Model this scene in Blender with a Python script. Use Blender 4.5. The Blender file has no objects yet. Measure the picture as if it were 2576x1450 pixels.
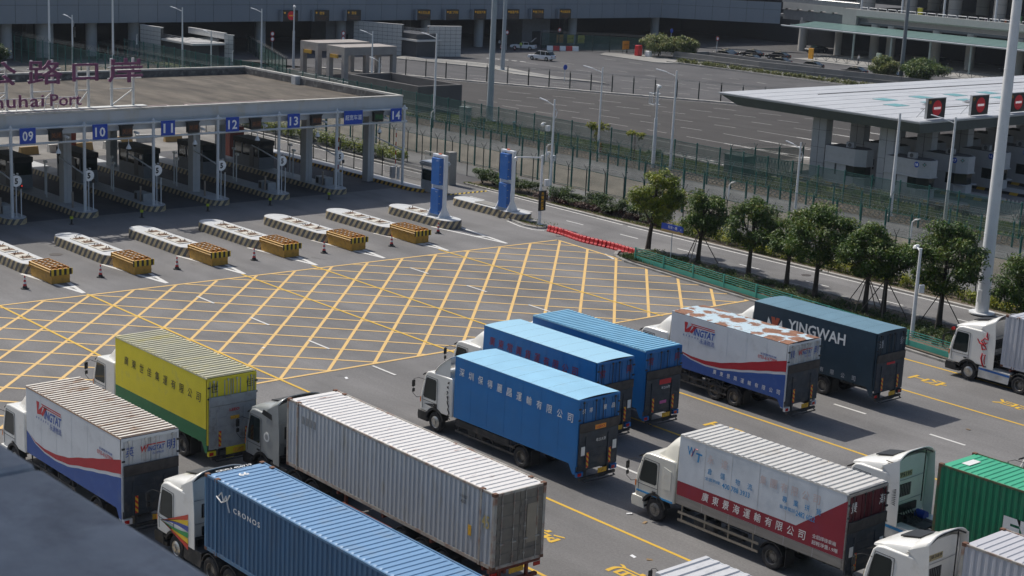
import bpy, bmesh, math, random
from mathutils import Vector, Matrix
R = math.radians
random.seed(7)
ORD = 'first second third fourth fifth sixth seventh eighth ninth tenth eleventh twelfth thirteenth fourteenth fifteenth sixteenth seventeenth eighteenth nineteenth twentieth twenty-first twenty-second twenty-third twenty-fourth twenty-fifth'.split()
S = bpy.context.scene
COL = S.collection

# ---------------------------------------------------------------- camera
def cam_matrix(yaw, pitch, roll, loc):
    f = Vector((math.cos(yaw)*math.cos(pitch), math.sin(yaw)*math.cos(pitch), -math.sin(pitch)))
    r = Vector((math.sin(yaw), -math.cos(yaw), 0)); u = r.cross(f)
    c, s = math.cos(roll), math.sin(roll)
    r2 = c*r + s*u; u2 = -s*r + c*u
    m = Matrix((( r2.x, u2.x, -f.x, loc[0]), (r2.y, u2.y, -f.y, loc[1]), (r2.z, u2.z, -f.z, loc[2]), (0, 0, 0, 1)))
    return m
cd = bpy.data.cameras.new('camera'); cam = bpy.data.objects.new('camera', cd); COL.objects.link(cam)
cam.matrix_world = cam_matrix(2.41497089, 0.227829918, 0.0469376432, (54.6536, -36.2971, 24.3934))
cd.sensor_width = 36; cd.lens = 4077.70/2576*36; cd.clip_start = 0.3; cd.clip_end = 1500
cd.dof.use_dof = True; cd.dof.focus_distance = 78; cd.dof.aperture_fstop = 4.5
S.camera = cam

# ---------------------------------------------------------------- light
SUN = Vector((0.90, 0.075, -1.0)).normalized()          # the way the sunlight travels
W = bpy.data.worlds.new('World'); S.world = W; W.use_nodes = True
nt = W.node_tree; bg = nt.nodes['Background']
sky = nt.nodes.new('ShaderNodeTexSky'); sky.sky_type = 'NISHITA'; sky.sun_disc = False
sky.sun_elevation = math.asin(-SUN.z); sky.sun_rotation = math.atan2(-SUN.x, -SUN.y)
sky.air_density = 1.0; sky.dust_density = 2.0; sky.ozone_density = 1.0
nt.links.new(sky.outputs[0], bg.inputs[0]); bg.inputs[1].default_value = 0.10
ld = bpy.data.lights.new('sun', 'SUN'); ld.energy = 3.9; ld.angle = R(0.55); ld.color = (1.0, 0.95, 0.87)
lo = bpy.data.objects.new('sun', ld); COL.objects.link(lo); lo.rotation_euler = SUN.to_track_quat('-Z', 'Y').to_euler()
lo.location = (-60, -10, 80)
S.view_settings.view_transform = 'Standard'; S.view_settings.look = 'None'
S.view_settings.exposure = 0.0; S.view_settings.gamma = 1.0; S.view_settings.use_curve_mapping = False
S.cycles.use_adaptive_sampling = True; S.cycles.adaptive_threshold = 0.02
S.cycles.max_bounces = 6; S.cycles.diffuse_bounces = 3; S.cycles.transparent_max_bounces = 16
S.cycles.use_denoising = True

# ---------------------------------------------------------------- materials
MATS = {}
def nodes_of(m):
    m.use_nodes = True
    return m.node_tree.nodes, m.node_tree.links, m.node_tree.nodes['Principled BSDF']
def M(name, rgb, rough=0.6, metal=0.0, var=0.12, scale=2.0, dirt=None, dirt_amt=0.0, dirt_scale=1.0, bump=0.0, bump_scale=30, stretch=(1, 1, 1), emit=None, spec=0.5, coat=0.0):
    """paint, metal, plastic: base colour with patchy variation and optional dirt"""
    if name in MATS: return MATS[name]
    m = bpy.data.materials.new(name); N, L, P = nodes_of(m)
    tc = N.new('ShaderNodeTexCoord'); mp = N.new('ShaderNodeMapping'); mp.inputs['Scale'].default_value = stretch
    L.new(tc.outputs['Object'], mp.inputs[0])
    n1 = N.new('ShaderNodeTexNoise'); n1.inputs['Scale'].default_value = scale; n1.inputs['Detail'].default_value = 6
    L.new(mp.outputs[0], n1.inputs['Vector'])
    mr = N.new('ShaderNodeMapRange'); mr.inputs[1].default_value = 0.3; mr.inputs[2].default_value = 0.7
    mr.inputs[3].default_value = 1-var; mr.inputs[4].default_value = 1+var*0.6
    L.new(n1.outputs[0], mr.inputs[0])
    mul = N.new('ShaderNodeVectorMath'); mul.operation = 'SCALE'; mul.inputs[0].default_value = rgb
    L.new(mr.outputs[0], mul.inputs['Scale'])
    out = mul.outputs[0]
    if dirt:
        n2 = N.new('ShaderNodeTexNoise'); n2.inputs['Scale'].default_value = dirt_scale; n2.inputs['Detail'].default_value = 9; n2.inputs['Roughness'].default_value = 0.65
        L.new(mp.outputs[0], n2.inputs['Vector'])
        r2 = N.new('ShaderNodeMapRange'); r2.inputs[1].default_value = 0.62-dirt_amt*0.3; r2.inputs[2].default_value = 0.72-dirt_amt*0.1
        r2.inputs[3].default_value = 0; r2.inputs[4].default_value = min(1, 0.35+dirt_amt)
        L.new(n2.outputs[0], r2.inputs[0])
        mx = N.new('ShaderNodeMix'); mx.data_type = 'RGBA'; mx.inputs['B'].default_value = (*dirt, 1)
        L.new(r2.outputs[0], mx.inputs['Factor']); L.new(out, mx.inputs['A']); out = mx.outputs['Result']
    L.new(out, P.inputs['Base Color'])
    P.inputs['Roughness'].default_value = rough; P.inputs['Metallic'].default_value = metal
    P.inputs['Specular IOR Level'].default_value = spec
    if coat: P.inputs['Coat Weight'].default_value = coat; P.inputs['Coat Roughness'].default_value = 0.12
    if bump:
        n3 = N.new('ShaderNodeTexNoise'); n3.inputs['Scale'].default_value = bump_scale; n3.inputs['Detail'].default_value = 4
        L.new(tc.outputs['Object'], n3.inputs['Vector'])
        b = N.new('ShaderNodeBump'); b.inputs['Strength'].default_value = bump; b.inputs['Distance'].default_value = 0.02
        L.new(n3.outputs[0], b.inputs['Height']); L.new(b.outputs[0], P.inputs['Normal'])
    if emit:
        P.inputs['Emission Color'].default_value = (*emit[:3], 1); P.inputs['Emission Strength'].default_value = emit[3]
    MATS[name] = m
    return m

def ground_mat(name, rgb, fine=0.16, patch=0.14, streak=0.1, dark=(0.03, 0.03, 0.033), rough=0.92):
    """asphalt or concrete: aggregate speckle, worn patches, wheel-path streaks along the lanes, a few oil spots"""
    m = bpy.data.materials.new(name); N, L, P = nodes_of(m)
    tc = N.new('ShaderNodeTexCoord')
    def noise(sc, det, rgh=0.5, st=(1, 1, 1), dist=0.0):
        mp = N.new('ShaderNodeMapping'); mp.inputs['Scale'].default_value = st; L.new(tc.outputs['Object'], mp.inputs[0])
        n = N.new('ShaderNodeTexNoise'); n.inputs['Scale'].default_value = sc; n.inputs['Detail'].default_value = det; n.inputs['Roughness'].default_value = rgh
        n.inputs['Distortion'].default_value = dist
        L.new(mp.outputs[0], n.inputs['Vector']); return n.outputs[0]
    def rng(x, a, b, c, d):
        r = N.new('ShaderNodeMapRange'); r.inputs[1].default_value = a; r.inputs[2].default_value = b; r.inputs[3].default_value = c; r.inputs[4].default_value = d
        L.new(x, r.inputs[0]); return r.outputs[0]
    def mul(a, b):
        x = N.new('ShaderNodeMath'); x.operation = 'MULTIPLY'; L.new(a, x.inputs[0]); L.new(b, x.inputs[1]); return x.outputs[0]
    f = rng(noise(9, 5, 0.75), 0.32, 0.68, 1-fine, 1+fine)
    g = rng(noise(45, 2, 0.6), 0.3, 0.7, 1-fine, 1+fine)
    p = rng(noise(0.16, 5, 0.55, (1, 1, 1), 0.6), 0.35, 0.65, 1-patch, 1+patch)
    s = rng(noise(0.35, 6, 0.6, (0.08, 1.6, 1)), 0.35, 0.65, 1-streak, 1+streak)
    v = mul(mul(f, g), mul(p, s))
    sc = N.new('ShaderNodeVectorMath'); sc.operation = 'SCALE'; sc.inputs[0].default_value = rgb; L.new(v, sc.inputs['Scale'])
    o = rng(noise(0.55, 7, 0.6, (0.6, 1.3, 1)), 0.66, 0.76, 0, 0.45)
    mx = N.new('ShaderNodeMix'); mx.data_type = 'RGBA'; mx.inputs['B'].default_value = (*dark, 1)
    L.new(o, mx.inputs['Factor']); L.new(sc.outputs[0], mx.inputs['A']); L.new(mx.outputs['Result'], P.inputs['Base Color'])
    P.inputs['Roughness'].default_value = rough; P.inputs['Specular IOR Level'].default_value = 0.25
    b = N.new('ShaderNodeBump'); b.inputs['Strength'].default_value = 0.35; b.inputs['Distance'].default_value = 0.01
    L.new(noise(60, 3), b.inputs['Height']); L.new(b.outputs[0], P.inputs['Normal'])
    return m

def paint_mat(name, rgb, under=(0.15, 0.15, 0.15), wear=0.5, scale=14):
    """road paint, chipped so that asphalt shows"""
    m = bpy.data.materials.new(name); N, L, P = nodes_of(m)
    tc = N.new('ShaderNodeTexCoord')
    a = N.new('ShaderNodeTexNoise'); a.inputs['Scale'].default_value = scale; a.inputs['Detail'].default_value = 8; a.inputs['Roughness'].default_value = 0.75
    c = N.new('ShaderNodeTexNoise'); c.inputs['Scale'].default_value = 0.5; c.inputs['Detail'].default_value = 4
    L.new(tc.outputs['Object'], a.inputs['Vector']); L.new(tc.outputs['Object'], c.inputs['Vector'])
    ad = N.new('ShaderNodeMath'); ad.operation = 'MULTIPLY_ADD'; ad.inputs[1].default_value = 0.5; L.new(c.outputs[0], ad.inputs[0]); L.new(a.outputs[0], ad.inputs[2])
    r = N.new('ShaderNodeMapRange'); r.inputs[1].default_value = 0.80; r.inputs[2].default_value = 1.0; r.inputs[3].default_value = 0.0; r.inputs[4].default_value = wear
    L.new(ad.outputs[0], r.inputs[0])
    mx = N.new('ShaderNodeMix'); mx.data_type = 'RGBA'; mx.inputs['A'].default_value = (*rgb, 1); mx.inputs['B'].default_value = (*under, 1)
    L.new(r.outputs[0], mx.inputs['Factor']); L.new(mx.outputs['Result'], P.inputs['Base Color']); P.inputs['Roughness'].default_value = 0.75
    MATS[name] = m
    return m

def stripe_mat(name, c1, c2, freq, slope=1.0, axis='X', rough=0.6, dirt=0.25):
    """slanting warning stripes painted on a face; axis is the level direction they march along"""
    m = bpy.data.materials.new(name); N, L, P = nodes_of(m)
    tc = N.new('ShaderNodeTexCoord'); sx = N.new('ShaderNodeSeparateXYZ'); L.new(tc.outputs['Object'], sx.inputs[0])
    lev = N.new('ShaderNodeMath'); lev.operation = 'ADD'
    L.new(sx.outputs['X'], lev.inputs[0]); L.new(sx.outputs['Y'], lev.inputs[1])
    src = lev.outputs[0] if axis == 'XY' else sx.outputs[axis]
    a = N.new('ShaderNodeMath'); a.operation = 'MULTIPLY_ADD'; a.inputs[1].default_value = slope
    L.new(sx.outputs['Z'], a.inputs[0]); L.new(src, a.inputs[2])
    b = N.new('ShaderNodeMath'); b.operation = 'MULTIPLY'; b.inputs[1].default_value = freq; L.new(a.outputs[0], b.inputs[0])
    fr = N.new('ShaderNodeMath'); fr.operation = 'FRACT'; L.new(b.outputs[0], fr.inputs[0])
    g = N.new('ShaderNodeMath'); g.operation = 'GREATER_THAN'; g.inputs[1].default_value = 0.5; L.new(fr.outputs[0], g.inputs[0])
    mx = N.new('ShaderNodeMix'); mx.data_type = 'RGBA'; mx.inputs['A'].default_value = (*c1, 1); mx.inputs['B'].default_value = (*c2, 1)
    L.new(g.outputs[0], mx.inputs['Factor'])
    n = N.new('ShaderNodeTexNoise'); n.inputs['Scale'].default_value = 2.5; n.inputs['Detail'].default_value = 8; L.new(tc.outputs['Object'], n.inputs['Vector'])
    r = N.new('ShaderNodeMapRange'); r.inputs[1].default_value = 0.45; r.inputs[2].default_value = 0.75; r.inputs[3].default_value = 0; r.inputs[4].default_value = dirt*2; L.new(n.outputs[0], r.inputs[0])
    m2 = N.new('ShaderNodeMix'); m2.data_type = 'RGBA'; m2.inputs['B'].default_value = (0.12, 0.1, 0.08, 1)
    L.new(r.outputs[0], m2.inputs['Factor']); L.new(mx.outputs['Result'], m2.inputs['A'])
    L.new(m2.outputs['Result'], P.inputs['Base Color']); P.inputs['Roughness'].default_value = rough
    MATS[name] = m
    return m

def glass_mat(name, rgb, rough=0.08):
    m = bpy.data.materials.new(name); N, L, P = nodes_of(m)
    P.inputs['Base Color'].default_value = (*rgb, 1); P.inputs['Roughness'].default_value = rough; P.inputs['Specular IOR Level'].default_value = 0.45
    MATS[name] = m
    return m

def leaf_mat(name, c1, c2, c3=None):
    m = bpy.data.materials.new(name); N, L, P = nodes_of(m)
    tc = N.new('ShaderNodeTexCoord')
    n = N.new('ShaderNodeTexNoise'); n.inputs['Scale'].default_value = 1.1; n.inputs['Detail'].default_value = 3; L.new(tc.outputs['Object'], n.inputs['Vector'])
    at = N.new('ShaderNodeAttribute'); at.attribute_name = 'tint'
    ad = N.new('ShaderNodeMath'); ad.operation = 'ADD'; L.new(n.outputs[0], ad.inputs[0]); L.new(at.outputs['Fac'], ad.inputs[1])
    cr = N.new('ShaderNodeValToRGB'); cr.color_ramp.elements[0].position = 0.40; cr.color_ramp.elements[0].color = (*c1, 1)
    cr.color_ramp.elements[1].position = 0.82; cr.color_ramp.elements[1].color = (*c2, 1)
    if c3:
        e = cr.color_ramp.elements.new(0.62); e.color = (*c2, 1); cr.color_ramp.elements[2].color = (*c3, 1)
    L.new(ad.outputs[0], cr.inputs[0]); L.new(cr.outputs[0], P.inputs['Base Color'])
    P.inputs['Roughness'].default_value = 0.5; P.inputs['Specular IOR Level'].default_value = 0.4
    tr = N.new('ShaderNodeBsdfTranslucent'); L.new(cr.outputs[0], tr.inputs[0])
    ms = N.new('ShaderNodeMixShader'); ms.inputs[0].default_value = 0.25
    L.new(P.outputs[0], ms.inputs[1]); L.new(tr.outputs[0], ms.inputs[2]); L.new(ms.outputs[0], N['Material Output'].inputs[0])
    MATS[name] = m
    return m

def mesh_mat(name, rgb, cover):
    """fine welded wire mesh, too small to see wire by wire"""
    m = bpy.data.materials.new(name); N, L, P = nodes_of(m)
    P.inputs['Base Color'].default_value = (*rgb, 1); P.inputs['Roughness'].default_value = 0.6
    tp = N.new('ShaderNodeBsdfTransparent'); ms = N.new('ShaderNodeMixShader')
    tc = N.new('ShaderNodeTexCoord'); n = N.new('ShaderNodeTexNoise'); n.inputs['Scale'].default_value = 0.7; L.new(tc.outputs['Object'], n.inputs['Vector'])
    r = N.new('ShaderNodeMapRange'); r.inputs[1].default_value = 0.3; r.inputs[2].default_value = 0.7; r.inputs[3].default_value = cover-0.05; r.inputs[4].default_value = cover+0.06
    L.new(n.outputs[0], r.inputs[0]); L.new(r.outputs[0], ms.inputs[0])
    L.new(tp.outputs[0], ms.inputs[1]); L.new(P.outputs[0], ms.inputs[2]); L.new(ms.outputs[0], N['Material Output'].inputs[0])
    MATS[name] = m
    return m

def rust_roof_mat(name, base, rust, spots, amt=0.5, stretch=(1, 1, 1), sc=1.6, groove=None, gz=0.0):
    m = bpy.data.materials.new(name); N, L, P = nodes_of(m)
    tc = N.new('ShaderNodeTexCoord'); mp = N.new('ShaderNodeMapping'); mp.inputs['Scale'].default_value = stretch; L.new(tc.outputs['Object'], mp.inputs[0])
    n = N.new('ShaderNodeTexNoise'); n.inputs['Scale'].default_value = sc; n.inputs['Detail'].default_value = 9; n.inputs['Roughness'].default_value = 0.7; L.new(mp.outputs[0], n.inputs['Vector'])
    val = n.outputs[0]
    if spots:   # broad round rust blooms, two to a roof panel
        v = N.new('ShaderNodeTexVoronoi'); v.inputs['Scale'].default_value = spots; v.inputs['Randomness'].default_value = 0.45; L.new(mp.outputs[0], v.inputs['Vector'])
        d = N.new('ShaderNodeMapRange'); d.inputs[1].default_value = 0.05; d.inputs[2].default_value = 0.75; d.inputs[3].default_value = 0.62; d.inputs[4].default_value = 0.0; L.new(v.outputs['Distance'], d.inputs[0])
        a = N.new('ShaderNodeMath'); a.operation = 'MULTIPLY_ADD'; a.inputs[1].default_value = 0.75; L.new(n.outputs[0], a.inputs[0]); L.new(d.outputs[0], a.inputs[2]); val = a.outputs[0]
    r = N.new('ShaderNodeMapRange'); r.inputs[1].default_value = 0.72-amt*0.3; r.inputs[2].default_value = 0.80-amt*0.3; L.new(val, r.inputs[0])
    n2 = N.new('ShaderNodeTexNoise'); n2.inputs['Scale'].default_value = 5; n2.inputs['Detail'].default_value = 6; L.new(tc.outputs['Object'], n2.inputs['Vector'])
    cr = N.new('ShaderNodeValToRGB'); cr.color_ramp.elements[0].position = 0.3; cr.color_ramp.elements[0].color = (*[c*0.6 for c in rust], 1); cr.color_ramp.elements[1].position = 0.7; cr.color_ramp.elements[1].color = (*[min(1, c*1.3) for c in rust], 1)
    L.new(n2.outputs[0], cr.inputs[0])
    mx = N.new('ShaderNodeMix'); mx.data_type = 'RGBA'; mx.inputs['A'].default_value = (*base, 1)
    L.new(cr.outputs[0], mx.inputs['B']); L.new(r.outputs[0], mx.inputs['Factor']); L.new(mx.outputs['Result'], P.inputs['Base Color'])
    P.inputs['Roughness'].default_value = 0.6
    if groove:      # dirt lies in the valleys of the ribs
        sx = N.new('ShaderNodeSeparateXYZ'); L.new(tc.outputs['Object'], sx.inputs[0]); lt = N.new('ShaderNodeMapRange')
        lt.inputs[1].default_value = gz-0.03; lt.inputs[2].default_value = gz-0.008; lt.inputs[3].default_value = 0.9; lt.inputs[4].default_value = 0.0; L.new(sx.outputs['Z'], lt.inputs[0])
        m3 = N.new('ShaderNodeMix'); m3.data_type = 'RGBA'; m3.inputs['B'].default_value = (*groove, 1); L.new(mx.outputs['Result'], m3.inputs['A']); L.new(lt.outputs[0], m3.inputs['Factor']); L.new(m3.outputs['Result'], P.inputs['Base Color'])
    MATS[name] = m
    return m

# ---------------------------------------------------------------- objects
def link(o, parent=None, kind=None):
    COL.objects.link(o)
    if parent is not None: o.parent = parent
    if kind: o['kind'] = kind
    return o
def tag(o, label=None, cat=None, group=None, kind=None):
    if label: o['label'] = label
    if cat: o['category'] = cat
    if group: o['group'] = group
    if kind: o['kind'] = kind
    return o
def thing(name, label, cat, loc=(0, 0, 0), rz=0.0, group=None):
    o = bpy.data.objects.new(name, None); o.empty_display_size = 0.2; COL.objects.link(o)
    o.location = loc; o.rotation_euler = (0, 0, rz)
    return tag(o, label, cat, group)
def copy_tree(o, loc=None, rz=None, label=None, parent=None):
    c = o.copy(); COL.objects.link(c)
    if parent is not None: c.parent = parent
    for ch in list(o.children): copy_tree(ch, parent=c)
    if loc is not None: c.location = loc
    if rz is not None: c.rotation_euler = (0, 0, rz)
    if label: c['label'] = label
    return c

class MB:
    """collects shapes, then links them as ONE mesh object"""
    def __init__(s): s.v = []; s.f = []; s.m = []; s.cur = 0
    def add(s, vs, fs):
        n = len(s.v); s.v += [tuple(v) for v in vs]; s.f += [tuple(i+n for i in f) for f in fs]; s.m += [s.cur]*len(fs)
        return s
    def box(s, x0, y0, z0, x1, y1, z1):
        return s.add([(x0, y0, z0), (x1, y0, z0), (x1, y1, z0), (x0, y1, z0), (x0, y0, z1), (x1, y0, z1), (x1, y1, z1), (x0, y1, z1)],
                     [(0, 3, 2, 1), (4, 5, 6, 7), (0, 1, 5, 4), (1, 2, 6, 5), (2, 3, 7, 6), (3, 0, 4, 7)])
    def prism(s, poly, a, b, axis='Y'):
        n = len(poly)
        if axis == 'Y': P = lambda p, t: (p[0], t, p[1])
        elif axis == 'X': P = lambda p, t: (t, p[0], p[1])
        else: P = lambda p, t: (p[0], p[1], t)
        vs = [P(p, a) for p in poly]+[P(p, b) for p in poly]
        fs = [tuple(range(n)), tuple(range(2*n-1, n-1, -1))]+[(i, i+n, (i+1) % n+n, (i+1) % n) for i in range(n)]
        return s.add(vs, fs)
    def cyl(s, p0, p1, r0, r1=None, n=12, caps=True):
        p0, p1 = Vector(p0), Vector(p1); r1 = r0 if r1 is None else r1
        d = (p1-p0).normalized(); a = d.orthogonal().normalized(); b = d.cross(a)
        vs = []
        for p, r in ((p0, r0), (p1, r1)):
            for i in range(n):
                t = 2*math.pi*i/n; vs.append(p+a*(r*math.cos(t))+b*(r*math.sin(t)))
        fs = [(i, (i+1) % n, (i+1) % n+n, i+n) for i in range(n)]
        if caps: fs += [tuple(range(n-1, -1, -1)), tuple(range(n, 2*n))]
        return s.add(vs, fs)
    def tube(s, pts, r, n=6):
        pts = [Vector(p) for p in pts]; rings = []
        for i, p in enumerate(pts):
            d = (pts[min(i+1, len(pts)-1)]-pts[max(i-1, 0)]).normalized()
            a = d.cross(Vector((0.13, 0.21, 1))).normalized() if abs(d.z) < 0.98 else d.cross(Vector((1, 0, 0))).normalized(); b = d.cross(a)
            rr = r[i] if isinstance(r, (list, tuple)) else r
            rings.append([p+a*(rr*math.cos(2*math.pi*k/n))+b*(rr*math.sin(2*math.pi*k/n)) for k in range(n)])
        vs = [v for g in rings for v in g]; fs = []
        for i in range(len(pts)-1):
            for k in range(n): fs.append((i*n+k, i*n+(k+1) % n, (i+1)*n+(k+1) % n, (i+1)*n+k))
        fs += [tuple(range(n-1, -1, -1)), tuple(range((len(pts)-1)*n, len(pts)*n))]
        return s.add(vs, fs)
    def lathe(s, prof, n=24, axis='Y', c=(0, 0, 0)):
        """prof: (radius, offset along axis)"""
        vs = []
        for r, t in prof:
            for k in range(n):
                a = 2*math.pi*k/n; u, w = r*math.cos(a), r*math.sin(a)
                if axis == 'Y': vs.append((c[0]+u, c[1]+t, c[2]+w))
                elif axis == 'Z': vs.append((c[0]+u, c[1]+w, c[2]+t))
                else: vs.append((c[0]+t, c[1]+u, c[2]+w))
        fs = [(i*n+k, i*n+(k+1) % n, (i+1)*n+(k+1) % n, (i+1)*n+k) for i in range(len(prof)-1) for k in range(n)]
        return s.add(vs, fs)
    def quad(s, a, b, c, d): return s.add([a, b, c, d], [(0, 1, 2, 3)])
    def poly(s, pts): return s.add(pts, [tuple(range(len(pts)))])
    def bar(s, p0, p1, w, h):
        """square bar between two points; w across, h upwards"""
        p0, p1 = Vector(p0), Vector(p1); d = (p1-p0).normalized()
        up = Vector((0, 0, 1)) if abs(d.z) < 0.95 else Vector((1, 0, 0))
        a = d.cross(up).normalized()*(w/2); b = a.cross(d).normalized()*(h/2)
        vs = [p+sa*a+sb*b for p in (p0, p1) for sa, sb in ((-1, -1), (1, -1), (1, 1), (-1, 1))]
        return s.add(vs, [(0, 1, 2, 3), (7, 6, 5, 4), (0, 4, 5, 1), (1, 5, 6, 2), (2, 6, 7, 3), (3, 7, 4, 0)])
    def mesh(s, name, mats):
        me = bpy.data.meshes.new(name); me.from_pydata(s.v, [], s.f)
        if not isinstance(mats, (list, tuple)): mats = [mats]
        for m in mats: me.materials.append(m)
        if len(mats) > 1: me.polygons.foreach_set('material_index', s.m)
        return me
    def build(s, name, mats, parent=None, bevel=0, seg=2, smooth=False, loc=None, kind=None, fix=True):
        me = s.mesh(name, mats)
        if fix:
            bm = bmesh.new(); bm.from_mesh(me); bmesh.ops.recalc_face_normals(bm, faces=bm.faces); bm.to_mesh(me); bm.free()
        o = bpy.data.objects.new(name, me); link(o, parent, kind)
        if loc: o.location = loc
        if smooth:
            me.shade_smooth()
            if not bevel:
                md = o.modifiers.new('split', 'EDGE_SPLIT'); md.split_angle = R(38)
        if bevel:
            b = o.modifiers.new('bevel', 'BEVEL'); b.width = bevel; b.segments = seg; b.limit_method = 'ANGLE'; b.angle_limit = R(35)
            if smooth:
                w = o.modifiers.new('wn', 'WEIGHTED_NORMAL'); w.keep_sharp = True
        return o

def shared(name, me, parent, loc=(0, 0, 0), rot=None, scale=None, kind=None):
    o = bpy.data.objects.new(name, me); link(o, parent, kind); o.location = loc
    if rot: o.rotation_euler = rot
    if scale: o.scale = scale
    return o

_TXT = {}
def text_raw(body, space=1.0, bold=0.0):
    k = (body, space, bold)
    if k in _TXT: return _TXT[k]
    c = bpy.data.curves.new('txt', 'FONT'); c.body = body; c.size = 1; c.space_character = space; c.offset = bold; c.resolution_u = 2
    o = bpy.data.objects.new('txt', c); COL.objects.link(o)
    dg = bpy.context.evaluated_depsgraph_get(); me = bpy.data.meshes.new_from_object(o.evaluated_get(dg))
    vs = [tuple(v.co) for v in me.vertices]; fs = [tuple(p.vertices) for p in me.polygons]
    bpy.data.objects.remove(o); bpy.data.meshes.remove(me); bpy.data.curves.remove(c)
    _TXT[k] = (vs, fs); return _TXT[k]
def lettering(name, body, org, right, up, w, h, mat, parent=None, space=1.0, bold=0.0, slant=0.0, depth=0.0, rise=0.0, kind=None):
    """flat writing fitted to w by h, lower left corner at org"""
    cjk = any(ord(c) > 0x2000 for c in body)
    vs, fs = text_raw(body, space, 0.0 if cjk else bold)
    xs = [v[0] for v in vs]; ys = [v[1] for v in vs]; x0, x1, y0, y1 = min(xs), max(xs), min(ys), max(ys)
    right = Vector(right).normalized(); up = Vector(up).normalized(); n = right.cross(up); org = Vector(org)
    out = [org+right*((v[0]-x0)/(x1-x0)*w+slant*(v[1]-y0)/(y1-y0)*h)+up*((v[1]-y0)/(y1-y0)*h+rise*(v[0]-x0)/(x1-x0)) for v in vs]
    if cjk and bold > 0:      # thicken brush strokes by overprinting
        k = bold*0.55*h; n0 = len(out); base = list(out); bf = list(fs); fs = list(fs)
        for i, (a, b) in enumerate(((k, 0), (k*0.5, k*0.7), (k*0.5, -k*0.7))):
            out += [p+right*a+up*b+n*(0.0006*(i+1) if not depth else 0.001*(i+1)) for p in base]; fs += [tuple(j+n0*(i+1) for j in f) for f in bf]
    me = bpy.data.meshes.new(name)
    if depth:
        N0 = len(out); bm = bmesh.new(); me.from_pydata([tuple(v) for v in out], [], fs); bm.from_mesh(me)
        bmesh.ops.remove_doubles(bm, verts=bm.verts, dist=0.0005)
        ex = bmesh.ops.extrude_face_region(bm, geom=bm.faces[:]); bmesh.ops.translate(bm, verts=[g for g in ex['geom'] if isinstance(g, bmesh.types.BMVert)], vec=n*depth)
        bmesh.ops.recalc_face_normals(bm, faces=bm.faces); bm.to_mesh(me); bm.free()
    else:
        me.from_pydata([tuple(v) for v in out], [], fs)
    me.materials.append(mat); o = bpy.data.objects.new(name, me); link(o, parent, kind)
    return o
# ================================================================ ground
m_asph = ground_mat('worn grey asphalt', (0.185, 0.180, 0.178))
m_asph_strip = ground_mat('old asphalt', (0.135, 0.135, 0.132), patch=0.2)
m_asph_dark = ground_mat('dark brownish asphalt', (0.064, 0.060, 0.058), fine=0.1, patch=0.1)
m_asph_mid = ground_mat('mid grey asphalt', (0.095, 0.093, 0.095), fine=0.1, patch=0.15)
m_asph_shade = ground_mat('shade darkened asphalt', (0.09, 0.092, 0.10), fine=0.14, patch=0.2)  # darker, bluer asphalt: canopy shade put into the colour
m_conc = ground_mat('pale concrete', (0.30, 0.29, 0.27), fine=0.08, patch=0.15)
m_sand = ground_mat('bare sandy ground', (0.185, 0.165, 0.135), fine=0.15, patch=0.2)
m_soil = ground_mat('brown soil', (0.13, 0.105, 0.08), fine=0.4, patch=0.3)
m_grassbase = ground_mat('grass soil', (0.10, 0.125, 0.035), fine=0.3, patch=0.5)
m_kerb = M('kerb concrete', (0.40, 0.38, 0.35), 0.85, var=0.2, scale=1.5, dirt=(0.16, 0.14, 0.12), dirt_amt=0.3, dirt_scale=2)
m_kerbd = M('dirty kerb', (0.30, 0.29, 0.27), 0.85, var=0.25, scale=1.5, dirt=(0.10, 0.09, 0.08), dirt_amt=0.4, dirt_scale=2)
p_yel = paint_mat('yellow box paint', (0.72, 0.47, 0.17), (0.3, 0.22, 0.1), 0.55)
p_yel2 = paint_mat('yellow lane paint', (0.68, 0.42, 0.045), (0.3, 0.2, 0.06), 0.4)
p_wht = paint_mat('white road paint', (0.66, 0.65, 0.62), (0.22, 0.22, 0.22), 0.55)
p_wht2 = paint_mat('greyed white road paint', (0.36, 0.35, 0.33), (0.16, 0.16, 0.16), 0.5)

def sheet(name, pts, z, mat, kind='structure', **k):
    o = MB().poly([(p[0], p[1], z) for p in pts]).build(name, mat, kind=kind); return o
def rect(x0, y0, x1, y1): return [(x0, y0), (x1, y0), (x1, y1), (x0, y1)]
sheet('ground', rect(-700, -400, 300, 900), 0.0, m_asph_mid)
sheet('plaza', rect(-140, -90, 90, 57.0), 0.004, m_asph)
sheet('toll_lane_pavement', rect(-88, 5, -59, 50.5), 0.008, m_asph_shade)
sheet('path', rect(-171, 60.6, 40, 65.0), 0.004, m_conc if False else m_asph_strip)
sheet('sand_strip', rect(-171, 65.0, 40, 73.8), 0.006, m_sand)
sheet('patrol_road', rect(-171, 73.8, 40, 78.9), 0.008, m_asph_strip)
sheet('soil_strip', rect(-171, 78.9, 40, 82.6), 0.010, m_soil)
sheet('grass_strip', [(-171, 82.6), (40, 82.6), (40, 88.2), (-60, 88.6), (-171, 88.6)], 0.012, m_grassbase)
sheet('vehicle_lot', [(-135, 88.6), (-30, 88.4), (40, 88.4), (40, 175), (-60, 145), (-90, 135.0), (-95, 132.8), (-108.2, 125.3), (-119.8, 119.3), (-131, 113.2), (-150, 104), (-150, 88.6)], 0.005, m_asph_dark)
sheet('approach_road', [(-260, 60), (-150, 88.8), (-150, 104.2), (-131, 113.4), (-119.8, 119.5), (-108.2, 125.6), (-95, 133.1), (-90, 135.3), (-60, 145.3), (-20, 160), (-20, 176), (-170, 176), (-172, 60)], 0.003, m_asph_mid)

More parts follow.
